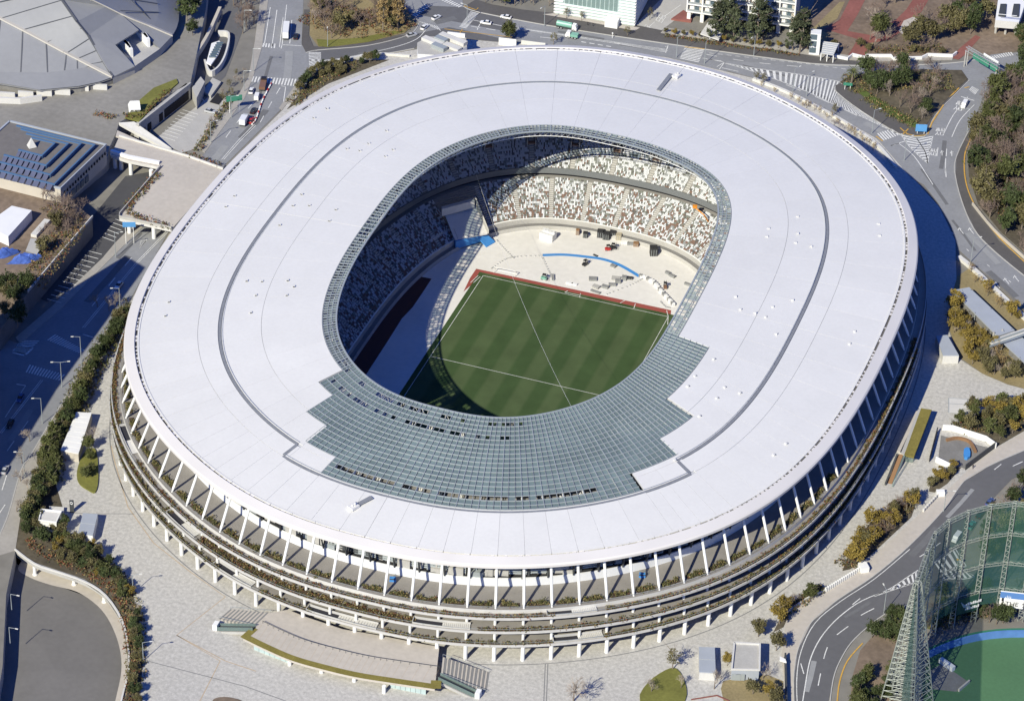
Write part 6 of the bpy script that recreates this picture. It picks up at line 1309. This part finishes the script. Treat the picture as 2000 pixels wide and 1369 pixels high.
# ================================================================== VEHICLES
for nm, c in (('car_white', (.75, .75, .74)), ('car_black', (.02, .02, .025)), ('car_silver', (.42, .43, .45)), ('car_blue', (.06, .10, .25)), ('car_teal', (.05, .22, .20)), ('car_red', (.4, .03, .03)), ('truck_green', (.20, .42, .34)), ('dump_brown', (.20, .11, .07))): mat(nm, c, .3, .5)
mat('tyre', (.02, .02, .02), .9); mat('car_glass', (.02, .025, .03), .08, .8); mat('lamp_lens', (.7, .7, .65), .2); mat('tail_red', (.35, .02, .02), .3)
def hull(mb, secs, mi=0):
    """loft cross-sections [(x, halfwidth, z0, z1, top halfwidth)] along x"""
    vs = []
    for x, hw, z0, z1, tw in secs: vs += [(x, -hw, z0), (x, hw, z0), (x, hw, (z0+z1)/2+.1*(z1-z0)), (x, tw, z1), (x, -tw, z1), (x, -hw, (z0+z1)/2+.1*(z1-z0))]
    fs = [(k*6+j, k*6+(j+1) % 6, (k+1)*6+(j+1) % 6, (k+1)*6+j) for k in range(len(secs)-1) for j in range(6)]; n = len(secs)-1
    fs += [tuple(range(5, -1, -1)), tuple(n*6+j for j in range(6))]; mb.add(vs, fs, mi)
def wheels(e, xs, hw, r=.33):
    for x in xs:
        for s_ in (-1, 1):
            p = MB(); p.tube((x, s_*(hw-.22), r), (x, s_*hw, r), r, n=12); w_ = p.build('wheel', 'tyre', e, local=True); p = MB(); p.tube((x, s_*(hw-.02), r), (x, s_*(hw+.015), r), r*.6, n=10); p.build('rim', 'car_silver', w_, local=True)
def car(px, py, qx, qy, paint, label, kind='car', z=.12):
    P = G(px, py, z); Q = G(qx, qy, z); e = empty('car' if kind == 'car' else 'van', P, math.atan2((Q-P).y, (Q-P).x)); tag(e, label, 'car' if kind == 'car' else 'van')
    if kind == 'car':
        p = MB(); hull(p, [(-2.2, .78, .35, .85, .70), (-2.05, .86, .25, .95, .78), (-1.2, .88, .22, .98, .80), (.9, .88, .22, .95, .80), (2.0, .84, .25, .80, .72), (2.22, .72, .35, .68, .62)]); p.build('body', paint, e, local=True)
        p = MB(); hull(p, [(-1.75, .74, .9, 1.0, .66), (-1.2, .76, .9, 1.42, .60), (.1, .76, .9, 1.46, .60), (1.0, .74, .9, 1.0, .66)]); p.build('windows', 'car_glass', e, local=True)
        p = MB(); hull(p, [(-1.15, .60, 1.40, 1.47, .55), (.08, .60, 1.43, 1.50, .55)]); p.build('roof', paint, e, local=True); wheels(e, (-1.35, 1.35), .86)
        for s_ in (-1, 1): p = MB(); p.box((2.16, s_*.55, .6), (.14, .3, .14)); p.build('headlight', 'lamp_lens', e, local=True); p = MB(); p.box((-2.2, s_*.58, .68), (.1, .28, .14)); p.build('tail_light', 'tail_red', e, local=True)
    else:
        p = MB(); hull(p, [(-2.3, .84, .3, 1.8, .76), (-2.2, .88, .25, 1.95, .78), (1.0, .88, .25, 1.95, .78), (1.75, .86, .25, 1.2, .74), (2.25, .8, .3, .95, .7)]); p.build('body', paint, e, local=True)
        p = MB(); hull(p, [(1.06, .80, 1.22, 1.80, .70), (1.72, .78, 1.18, 1.24, .70)]); p.build('windscreen', 'car_glass', e, local=True); p = MB(); p.box((-.6, 0, 1.2), (2.6, 1.74, .5)); p.build('side_windows', 'car_glass', e, local=True); wheels(e, (-1.4, 1.4), .88)
    return e
def truck(px, py, qx, qy, L_, cab, box, label, tank=False, hb=2.6, name='truck', z=.12):
    P = G(px, py, z); Q = G(qx, qy, z); e = empty(name, P, math.atan2((Q-P).y, (Q-P).x)); tag(e, label, name.split('_')[-1])
    h = L_/2; p = MB(); hull(p, [(h-1.9, 1.1, .5, 2.7, 1.0), (h-.5, 1.1, .5, 2.7, 1.0), (h, 1.08, .5, 1.6, 1.0)]); p.build('cab', cab, e, local=True); p = MB(); hull(p, [(h-.46, .98, 1.65, 2.45, .9), (h-.02, .96, 1.6, 1.7, .9)]); p.build('windscreen', 'car_glass', e, local=True)
    p = MB(); p.box((-.9, 0, .55), (L_-1.9, 1.9, .35)); p.build('chassis', 'steel_dark', e, local=True)
    if tank: p = MB(); p.tube((-h+.2, 0, 1.9), (h-2.1, 0, 1.9), 1.15, n=14); p.build('tank', box, e, local=True)
    else: p = MB(); p.box((-1.0, 0, .9), (L_-2.1, 2.3, hb)); p.build('load_box', box, e, local=True)
    wheels(e, [x for x in (-h+1.0, -h+2.2, h-1.2)], 1.1, .48); return e
truck(559,66,562,40, 11, 'car_white', 'car_white', 'long white box lorry waiting in the upper west road'); car(578,74,581,60, 'car_black', 'black car beside the long white lorry')
truck(514,170,517,158, 7.5, 'car_black', 'dump_brown', 'dump truck with brown load stopped at the crossing', hb=1.1); car(491,180,494,170, 'car_white', 'white car left of the dump truck at the crossing'); car(502,192,505,182, 'car_white', 'white box van behind the white car in the queue', 'van'); car(495,219,500,211, 'car_black', 'black car midway down the west road queue'); truck(477,241,481,234, 6, 'car_silver', 'seat_white', 'pale grey box truck last in the west road queue', hb=2.2); car(491,238,496,230, 'car_red', 'red car partly behind the pale grey box truck')
car(852,37,863,31, 'car_white', 'white car turning in the middle of the north junction'); car(829,56,838,48, 'car_white', 'white car waiting at the north junction zebra'); car(804,71,818,67, 'car_silver', 'silver car on the link road by the grove'); car(949,47,935,45, 'car_white', 'white car leaving the tall zebra crossing'); car(988,36,973,33, 'car_white', 'white saloon near the dark footpath on the north road')
truck(1107,57,1122,60, 8.5, 'car_white', 'truck_green', 'white and green tanker lorry on the north road', tank=True); truck(1117,74,1105,72, 5.0, 'car_white', 'truck_green', 'small green tipper truck on the north road', hb=1.0)
car(1883,208,1878,217, 'car_white', 'white van heading for the expressway entrance', 'van'); car(10,920,16,908, 'car_silver', 'silver car at the left edge of the west road'); car(40,780,34,792, 'car_blue', 'blue car in the tower shadow on the west road'); car(411,220,420,222, 'car_silver', 'silver car parked in the small concrete car park'); car(20,830,14,842, 'car_black', 'dark car in the shaded lower west road')
car(1914,1007,1922,996, 'car_black', 'black car parked behind the net top edge'); car(1897,1028,1904,1018, 'car_teal', 'teal taxi parked behind the net'); car(1868,1053,1858,1066, 'car_white', 'white van passing behind the net', 'van'); car(1933,983,1939,976, 'car_blue', 'dark blue car at the net top rail'); car(232,560,224,570, 'car_white', 'white car in shadow beside the stadium eave')
# red and white barriers along the queue
p0 = smooth(GL([(530,165),(512,200),(500,235),(492,245)], .1), 8); bar = tag(empty('road_barrier', p0[0]), 'row of red and white barriers beside the west road queue', 'barrier')
for k, (a, b) in enumerate(zip(p0, p0[1:])):
    p = MB(); p.wallstrip([a, a.lerp(b, .7)], .7, .4); p.build('barrier_block', 'red_paint' if k % 3 == 0 else 'white_paint', bar)

# ================================================================== LAMPS, SIGNS, PEOPLE
def lamp(px, py, h, ang, label, arm=2.2, double=False, m_='steel_grey'):
    P = G(px, py, .1); e = empty('street_lamp', P, ang); tag(e, label, 'street lamp', 'street lamps'); p = MB(); p.tube((0, 0, 0), (0, 0, h), .14, .09, 8); p.build('pole', m_, e, local=True)
    for s_ in ((1, -1) if double else (1,)):
        p = MB(); p.tube((0, 0, h-.1), (s_*arm, 0, h+.15), .07, .06, 6); p.build('arm', m_, e, local=True); p = MB(); p.box((s_*(arm+.3), 0, h+.08), (.9, .34, .16)); p.build('lamp_head', 'lamp_lens', e, local=True)
    return e
for a in ((159,706,10,3.6,'white lamp post at the upper zebra of the shaded crossing'), (121,756,10,3.6,'twin lamp post at the lower zebra of the shaded crossing',2.4,True), (83,827,10,3.6,'lamp post on the west footpath below the lit corner'), (49,932,10,3.6,'lamp post on the west footpath near the silver car'), (235,611,10,3.6,'lamp post beside the west eave in the tower shadow'), (226,502,10,.5,'lamp post at the parking bays tip'), (412,279,9,.6,'lamp post at the end of the small car park'), (452,230,9,.6,'lamp post beside the green road sign'), (477,179,9,.2,'lamp post left of the white queueing car'), (495,140,10,.2,'lamp post at the west zebra corner'), (1321,113,9,1.2,'signal post left of the north zebra'), (1376,125,10,1.2,'lamp post right of the north zebra'), (1549,179,10,1.0,'lamp post at the start of the hatched marking'), (1575,189,10,1.0,'lamp post further down the hatched marking'), (1472,110,9,4.4,'lamp post on the apartment footpath'), (1063,52,9,4.4,'lamp post on the office footpath'), (1703,261,10,.8,'lamp post at the north east zebra'), (1766,314,10,.8,'lamp post at the edge of the eave shadow'), (1889,258,10,3.4,'lamp post by the east wood footpath'), (1896,512,10,.6,'lamp post on the east road kerb'), (1843,998,8,.3,'lamp post on the south east footpath'), (1726,1197,9,2.2,'lamp post inside the road bend'), (640,92,7,2.0,'lamp post on the grove verge'), (478,60,9,.2,'lamp post on the upper west road'), (912,46,8,3.0,'lamp post at the tall zebra crossing'), (260,1158,7,.5,'lamp post at the upper end of the narrow plaza bed'), (280,1290,7,.5,'lamp post at the lower end of the narrow plaza bed'), (23,1190,6,0,'upper lamp post in the sunken yard'), (20,1255,6,0,'lower lamp post in the sunken yard')): lamp(*a)
def sign(px, py, h, w_, hh, m_, label, ang=.3, posts=2):
    P = G(px, py, .1); e = empty('road_sign', P, ang); tag(e, label, 'road sign')
    for k in range(posts): x = (k-.5*(posts-1))*w_*.6; p = MB(); p.tube((x, 0, 0), (x, 0, h+hh), .12, n=8); p.build('post', 'white_paint', e, local=True)
    p = MB(); p.box((0, -.2, h), (w_, .15, hh)); pn = p.build('panel', m_, e, local=True); p = MB(); p.box((0, -.29, h+.15), (w_-.3, .03, hh-.3)); p.build('panel_face', m_, pn, local=True); return e
sign(458,220,5, 6, 2.4, 'sign_green', 'white and green direction sign above the west road', .6); sign(254,476,7, 4.5, 2.0, 'sign_blue', 'blue overhead sign under the footbridge edge', .4); sign(1798,262,1.2, 4.2, 3.0, 'sign_blue', 'sky blue sign at the southern tip of the traffic island', .3); sign(1655,176,2, 3.4, 1.2, 'sign_green', 'small green sign by the palm', .2); sign(1870,1108,3, 1.2, .6, 'yellow_line', 'yellow sign on the island behind the net', .2, 1); sign(1196,75,2, .5, .5, 'white_paint', 'small white post sign on the office footpath', .2, 1)
# a figure: one continuous skinned body
mat('cloth_dark', (.03, .03, .04), .9); mat('skin', (.35, .2, .14), .7); mat('hair', (.02, .015, .01), .9)
def person_mesh():
    me = bpy.data.meshes.new('body'); J = [(0, 0, .95), (0, 0, 1.2), (0, 0, 1.42), (0, 0, 1.52), (0, .01, 1.66), (.17, 0, 1.40), (.24, .02, 1.12), (.25, .10, .86), (-.17, 0, 1.40), (-.24, -.02, 1.12), (-.25, .06, .86), (.1, 0, .88), (.11, .12, .48), (.11, .1, .08), (.11, .24, .04), (-.1, 0, .88), (-.11, -.05, .48), (-.11, -.22, .08), (-.11, -.08, .04)]
    E_ = [(0, 1), (1, 2), (2, 3), (3, 4), (2, 5), (5, 6), (6, 7), (2, 8), (8, 9), (9, 10), (0, 11), (11, 12), (12, 13), (13, 14), (0, 15), (15, 16), (16, 17), (17, 18)]; rad = [.15, .14, .15, .06, .11, .075, .055, .04, .075, .055, .04, .1, .075, .05, .045, .1, .075, .05, .045]
    me.from_pydata(J, E_, []); ob = bpy.data.objects.new('body', me); COL.objects.link(ob); sk = ob.modifiers.new('skin', 'SKIN'); ob.modifiers.new('sub', 'SUBSURF').levels = 1
    if not me.skin_vertices: 
        bm = bmesh.new(); bm.from_mesh(me); bm.verts.layers.skin.verify(); bm.to_mesh(me); bm.free()
    for i, r in enumerate(rad): me.skin_vertices[0].data[i].radius = (r, r)
    me.skin_vertices[0].data[0].use_root = True
    out = bpy.data.meshes.new_from_object(ob.evaluated_get(bpy.context.evaluated_depsgraph_get())); bpy.data.objects.remove(ob)
    for k in ('cloth_dark', 'skin', 'hair'): out.materials.append(MAT[k])
    for f in out.polygons:
        z = f.center.z; f.material_index = 2 if (z > 1.68 or (z > 1.58 and f.center.y < -.03)) else (1 if z > 1.5 else 0); f.use_smooth = True
    return out
PM = person_mesh()
for x, y, a, lb in ((1893,912,.5,'left pedestrian in dark clothes on the south east footpath'), (1900,915,.7,'right pedestrian in dark clothes on the south east footpath'), (1148,50,1.5,'left pedestrian in dark clothes before the glass office'), (1158,52,1.5,'right pedestrian in dark clothes before the glass office'), (1415,86,1.6,'pedestrian in dark clothes before the apartment hedge')):
    e = empty('person', G(x, y, .2), a); tag(e, lb, 'person'); o = bpy.data.objects.new('body', PM); COL.objects.link(o); o.parent = e
# ================================================================== THINGS INSIDE THE ARENA
ZF = ZP+.02
def goal(px0, py0, px1, py1, label):
    A, B = G(px0, py0, ZF), G(px1, py1, ZF); e = tag(empty('goal', A), label, 'goal'); u = V3((0, 0, 2.44)); bk_ = V3((0, 2.0, 0))
    for a, b, n_ in ((A, A+u, 'post'), (B, B+u, 'post'), (A+u, B+u, 'crossbar'), (A+u, A+bk_, 'stay'), (B+u, B+bk_, 'stay'), (A+bk_, B+bk_, 'ground_bar')): p = MB(); p.tube(a, b, .09, n=6); p.build(n_, 'white_paint', e)
goal(965,533,1006,541, 'white goal frame behind the red track')
p = MB(); p.ribbon(smooth(GL([(1060,498.5),(1100,497.5),(1140,501),(1180,507),(1213,519),(1249,540)], ZP+.06), 5), 1.5); tag(p.build('blue_mat', 'mat_blue'), 'long curved bright blue mat on the white arena floor', 'mat')
gateP = tag(empty('service_gate', G(905,465,ZP)), 'shaded concrete service gate cut through the north west stand', 'gate')
q = [(866,412,1.0),(926,396,1.0),(952,456,-5.6),(888,468,-5.6)]; p = MB(); p.prism([G(*v) for v in q], .5); p.build('gate_floor', 'concrete_light', gateP)
p = MB(); p.prism([G(862,404,3.6), G(926,387,3.6), G(927,392,3.6), G(863,409,3.6)], 3.0); p.build('lintel', 'concrete_light', gateP)
A, B = G(926,396,1.0), G(952,456,-5.6); p = MB(); p.add([A, B, B+V3((0, 0, 1.6)), A+V3((0, 0, 2.6)), A+V3((.5, 0, 0)), B+V3((.5, 0, 0)), B+V3((.5, 0, 1.6)), A+V3((.5, 0, 2.6))], [(0, 1, 2, 3), (7, 6, 5, 4), (3, 2, 6, 7), (0, 3, 7, 4), (1, 5, 6, 2)]); p.build('side_wall', 'concrete', gateP)
p = MB(); p.prism([G(818,466,-4.8), G(874,436,-4.8), G(882,446,-4.8), G(826,478,-4.8)], 2.6); p.build('side_wall', 'concrete_light', gateP)
for k in range(5): a = G(*q[0]).lerp(G(*q[1]), (k+.5)/5); b = G(*q[3]).lerp(G(*q[2]), (k+.5)/5); p = MB(); p.beam(a+V3((0, 0, .04)), b+V3((0, 0, .04)), .12, .06); p.build('floor_joint', 'joint_grey', gateP)
rp = tag(empty('blue_ramp', G(945,465,ZP)), 'bright blue ramp in front of the service gate', 'ramp')
p = MB(); p.prism(GL([(885,461),(938,447),(943,457),(890,472)], -6.0), 3.2); p.build('platform', 'mat_blue', rp); p = MB(); p.prism([G(930,461,-6.0), G(944,451,-6.0), G(967,472,ZP+.4), G(950,482,ZP+.4)], .4); p.build('slope', 'mat_blue', rp)
def box_thing(name, px, py, sz, rz, m_, label, cat, detail=None, group=None, z=ZF):
    e = tag(empty(name, G(px, py, z), rz), label, cat, group); p = MB(); p.box((0, 0, 0), (sz[0], sz[1], sz[2]*.9), taper=.98); p.build('body', m_, e, local=True); p = MB(); p.box((0, 0, sz[2]*.9), (sz[0]*1.03, sz[1]*1.03, sz[2]*.1)); p.build('lid', m_, e, local=True)
    if detail:
        for k in range(3): p = MB(); p.box(((k-1)*sz[0]*.32, -sz[1]/2-.03, .1), (.12, .08, sz[2]*.8)); p.build('batten', detail, e, local=True)
    return e
for a in (('container',1173,462,(2.4,2.2,2.6),.2,'crate_black','leftmost of three black containers by the north wall'), ('container',1184,466,(2.4,2.2,2.6),.2,'crate_black','middle of three black containers by the north wall'), ('container',1197,463,(2.2,2.0,2.6),.2,'crate_black','rightmost of three black containers by the north wall'), ('container',1276,497,(2.6,2.6,3.2),.4,'crate_black','lone black container near the north east wall'), ('crate',1208,467,(2.0,2.0,2.2),.2,'gold_metal','beige crate right of the black containers'), ('crate',1143,463,(1.6,1.6,2.0),.2,'crate_black','dark crate left of the black containers'), ('crate',1242,480,(1.8,1.6,1.4),.3,'wood_brown','orange brown crate by the north wall'), ('crate',1128,458,(1.2,1.2,2.2),.2,'wood_brown','brown stack at the left of the stored crates'), ('crate',1220,475,(2.4,1.2,.7),.3,'white_paint','white pallet before the north wall'), ('crate',1231,478,(2.2,1.2,.8),.3,'crate_grey','grey pallet before the north wall'), ('crate',1163,571,(3.6,1.0,.6),-.2,'crate_grey','low grey board stack nearest the red track'), ('crate',1164,562,(2.4,1.8,.8),-.2,'concrete','pale grey crate left end of the crate row') , ('crate',1182,562,(2.4,1.4,.9),-.1,'crate_grey','first grey crate of the diagonal row'), ('crate',1196,558,(2.6,1.1,.9),.3,'crate_grey','second grey crate of the diagonal row'), ('crate',1207,552,(2.0,1.4,1.2),.2,'crate_grey','third grey crate of the diagonal row'), ('crate',1219,546,(1.6,1.6,1.4),.2,'crate_grey','fourth grey crate of the diagonal row'), ('crate',1230,545,(2.0,1.0,.8),.3,'crate_black','dark last crate of the diagonal row'), ('crate',1203,545,(3.0,2.4,.5),.2,'concrete','flat grey stack behind the diagonal row'), ('crate',1158,546,(2.8,2.2,.6),.3,'crate_grey','flat grey stack between mat and track'), ('crate',1198,521,(2.0,1.4,.7),-.3,'crate_grey','grey trunk touching the blue mat'), ('crate',1163,500,(1.8,.6,.4),-.3,'crate_black','small dark bench above the blue mat'), ('crate',1080,543,(.9,3.4,.6),.35,'crate_grey','slanted grey plank stack near the goal'), ('crate',1304,535,(1.8,1.0,.9),-.4,'crate_grey','upper grey trunk on the east floor'), ('crate',1313,541,(2.2,1.0,.9),-.4,'crate_grey','lower grey trunk on the east floor'), ('crate',1343,557,(2.4,1.0,.8),-.2,'crate_grey','grey trunk by the east roof edge'), ('crate',1112,554,(2.4,1.0,.5),-.1,'wrap_white','white bench left beside the red track'), ('crate',1122,556,(2.0,1.0,.5),-.1,'wrap_white','white bench right beside the red track')): box_thing(*a[:7], a[0], 'steel_grey' if a[5] != 'wrap_white' else None)
# wrapped white booth and bundles
wb = tag(empty('wrapped_booth', G(1070,464,ZF)), 'white plastic wrapped booth against the north wall', 'booth'); p = MB(); c = G(1070,466,ZF); p.box(c, (5.2, 3.4, 2.6), -.15); p.build('body', 'wrap_white', wb)
for k in range(4): p = MB(); p.box(c+V3((-1.8+1.2*k, 1.0-.2*k, 2.6)), (1.0, 1.6, .4+.15*(k % 2)), .3); p.build('bundle', 'wrap_white', wb)
arc_ = smooth(GL([(1252,541),(1275,552),(1290,570),(1305,586),(1316,598)], ZF), 5)
for k, (a, b) in enumerate(zip(arc_, arc_[1:])):
    p = MB(); d = b-a; p.box(a, (1.5, .9, .7+.3*rng.random()), math.atan2(d.y, d.x)+.2*rng.normal()); p.box(a+V3((.2, .1, .7)), (.9, .7, .35), .5); tag(p.build('bundle', 'wrap_white' if k % 3 else 'crate_grey'), 'wrapped bundle in the curved arena floor row', 'bundle', 'row of wrapped bundles')
# machines
def machine(px, py, rz, m_, label, name='forklift'):
    e = tag(empty(name, G(px, py, ZF), rz), label, name.replace('_', ' ')); p = MB(); hull(p, [(-1.2, .6, .3, 1.0, .55), (-.3, .62, .3, 1.15, .55), (.9, .6, .3, .8, .55)]); p.build('body', m_, e, local=True); p = MB()
    for x, y in ((-.6, -.5), (-.6, .5), (.5, -.5), (.5, .5)): p.tube((x, y, .9), (x, y, 2.1), .05, n=5)
    p.box((-.05, 0, 2.1), (1.3, 1.2, .08)); p.build('cab_frame', 'black', e, local=True); p = MB()
    for y in (-.35, .35): p.tube((1.0, y, .1), (1.0, y, 2.4), .07, n=5); p.box((1.5, y, .1), (1.0, .12, .06))
    p.build('mast', 'steel_dark', e, local=True); wheels(e, (-.8, .7), .62, .3); return e
machine(1188,489,.5,'car_red','red forklift on the open arena floor'); machine(1198,486,.2,'car_black','dark loader beside the red forklift'); machine(1143,518,1.2,'car_black','dark forklift below the blue mat'); machine(1299,562,1.9,'dump_brown','brown machine near the curved bundles'); machine(1063,546,.1,'truck_green','green mower beside the goal end')
cr = tag(empty('boom_lift', G(1388,440,-2)), 'orange boom lift reaching over the east seats', 'boom lift'); p = MB(); p.box(G(1388,442,-4.2), (2.2, 1.6, 1.2), .4); p.build('base', 'orange', cr); p = MB(); p.tube(G(1388,440,-3), G(1375,420,3), .28, n=6); p.tube(G(1375,420,3), G(1358,406,4), .22, n=6); p.build('boom', 'orange', cr); p = MB(); p.box(G(1357,406,3.5), (1.6, 1.0, 1.0), .3); p.build('basket', 'orange', cr)
for k, (x, y, lb) in enumerate(((767,1134,'blue scissor lift on the southern promenade'), (1254,1126,'blue covered cart on the promenade towards the south east'))):
    P = G(x, y, ZQ+.05); e = tag(empty('scissor_lift', P, .3), lb, 'lift'); p = MB(); p.box((0, 0, 0), (1.9, 1.0, .7)); p.build('base', 'mat_blue', e, local=True); p = MB(); p.box((0, 0, .7), (1.7, .9, .5)); p.build('scissor', 'steel_dark', e, local=True); p = MB(); p.box((0, 0, 1.2), (1.9, 1.0, .1)); p.build('platform', 'mat_blue', e, local=True); p = MB()
    for s_ in (-.45, .45): p.beam(V3((-.9, s_, 2.2)), V3((.9, s_, 2.2)), .06, .06); p.tube((-.9, s_, 1.3), (-.9, s_, 2.2), .04, n=4); p.tube((.9, s_, 1.3), (.9, s_, 2.2), .04, n=4)
    p.build('guard_rail', 'steel_grey', e, local=True)
# barrier lines of little cones between the floor areas
mat('cone_grey', (.42, .42, .42), .7)
for li, P in enumerate(([(970,470),(985,487),(1003,505)], [(960,525),(985,508),(1010,502),(1058,500)], [(1060,505),(1072,530),(1080,545)], [(1185,575),(1230,558),(1255,545)], [(1290,590),(1300,600),(1308,602)])):
    Q = smooth(GL(P, ZF), 6); e = tag(empty('cone_line', Q[0]), ('line of low markers from the blue ramp to the goal', 'line of low markers running to the blue mat', 'line of low markers down to the plank stack', 'line of low markers below the crate row', 'line of low markers by the east corner')[li], 'markers')
    for q in Q: p = MB(); p.box(q, (.5, .3, .35), rng.random()); p.build('marker', 'cone_grey', e)
# cable-camera line slung across the bowl
p = MB(); A = RS(D(128), 1.0, -1); B = RS(D(-62), 1.0, -1); mid = None
cabA, cabB = G(921,312,10), G(1117,796,34)
N_ = 30
for k in range(N_):
    f, g = k/N_, (k+1)/N_; sag = lambda t: V3((0, 0, -6*4*t*(1-t)))
    p.tube(cabA.lerp(cabB, f)+sag(f), cabA.lerp(cabB, g)+sag(g), .035, n=4, cap=False)
tag(p.build('camera_cable', 'white_paint'), 'thin pale cable slung across the pitch from the north west stand', 'cable')

# ------------------------------------------------------------------ look-alikes that can be counted off get their place in the row
ORD = ['first', 'second', 'third', 'fourth', 'fifth', 'sixth', 'seventh', 'eighth', 'ninth', 'tenth', 'eleventh', 'twelfth']
bylab = {}
for o in COL.objects:
    if o.parent is None and 'label' in o: bylab.setdefault(o['label'], []).append(o)
def seen(o): v = o.location-CAM; d = v.dot(fw); return (v.dot(RT)/d, -v.dot(UP)/d)
for lb, os_ in bylab.items():
    if len(os_) < 2: continue
    P = [seen(o) for o in os_]; sx = max(p[0] for p in P)-min(p[0] for p in P); sy = max(p[1] for p in P)-min(p[1] for p in P); ax_ = 0 if sx >= sy else 1
    row = [o for q, o in sorted(zip(P, os_), key=lambda t: t[0][ax_])]; nc = -(-len(row)//12)
    zones = {1: [''], 2: [('left half', 'upper half'), ('right half', 'lower half')], 3: [('left third', 'top third'), ('middle third', 'middle third'), ('right third', 'bottom third')], 4: [('left quarter', 'top quarter'), ('left middle', 'upper middle'), ('right middle', 'lower middle'), ('right quarter', 'bottom quarter')], 5: [('left fifth', 'top fifth'), ('second fifth', 'second fifth'), ('middle fifth', 'middle fifth'), ('fourth fifth', 'fourth fifth'), ('right fifth', 'bottom fifth')]}.get(nc)
    if zones is None: continue
    sz = -(-len(row)//nc)
    for k, o in enumerate(row):
        zn = zones[k//sz]; zn = f", {zn[ax_]}" if zn else ''
        w_ = f"{lb}{zn}, {ORD[k % sz]} from {'left' if ax_ == 0 else 'top'}"
        if len(w_.split()) <= 16: o['label'] = w_
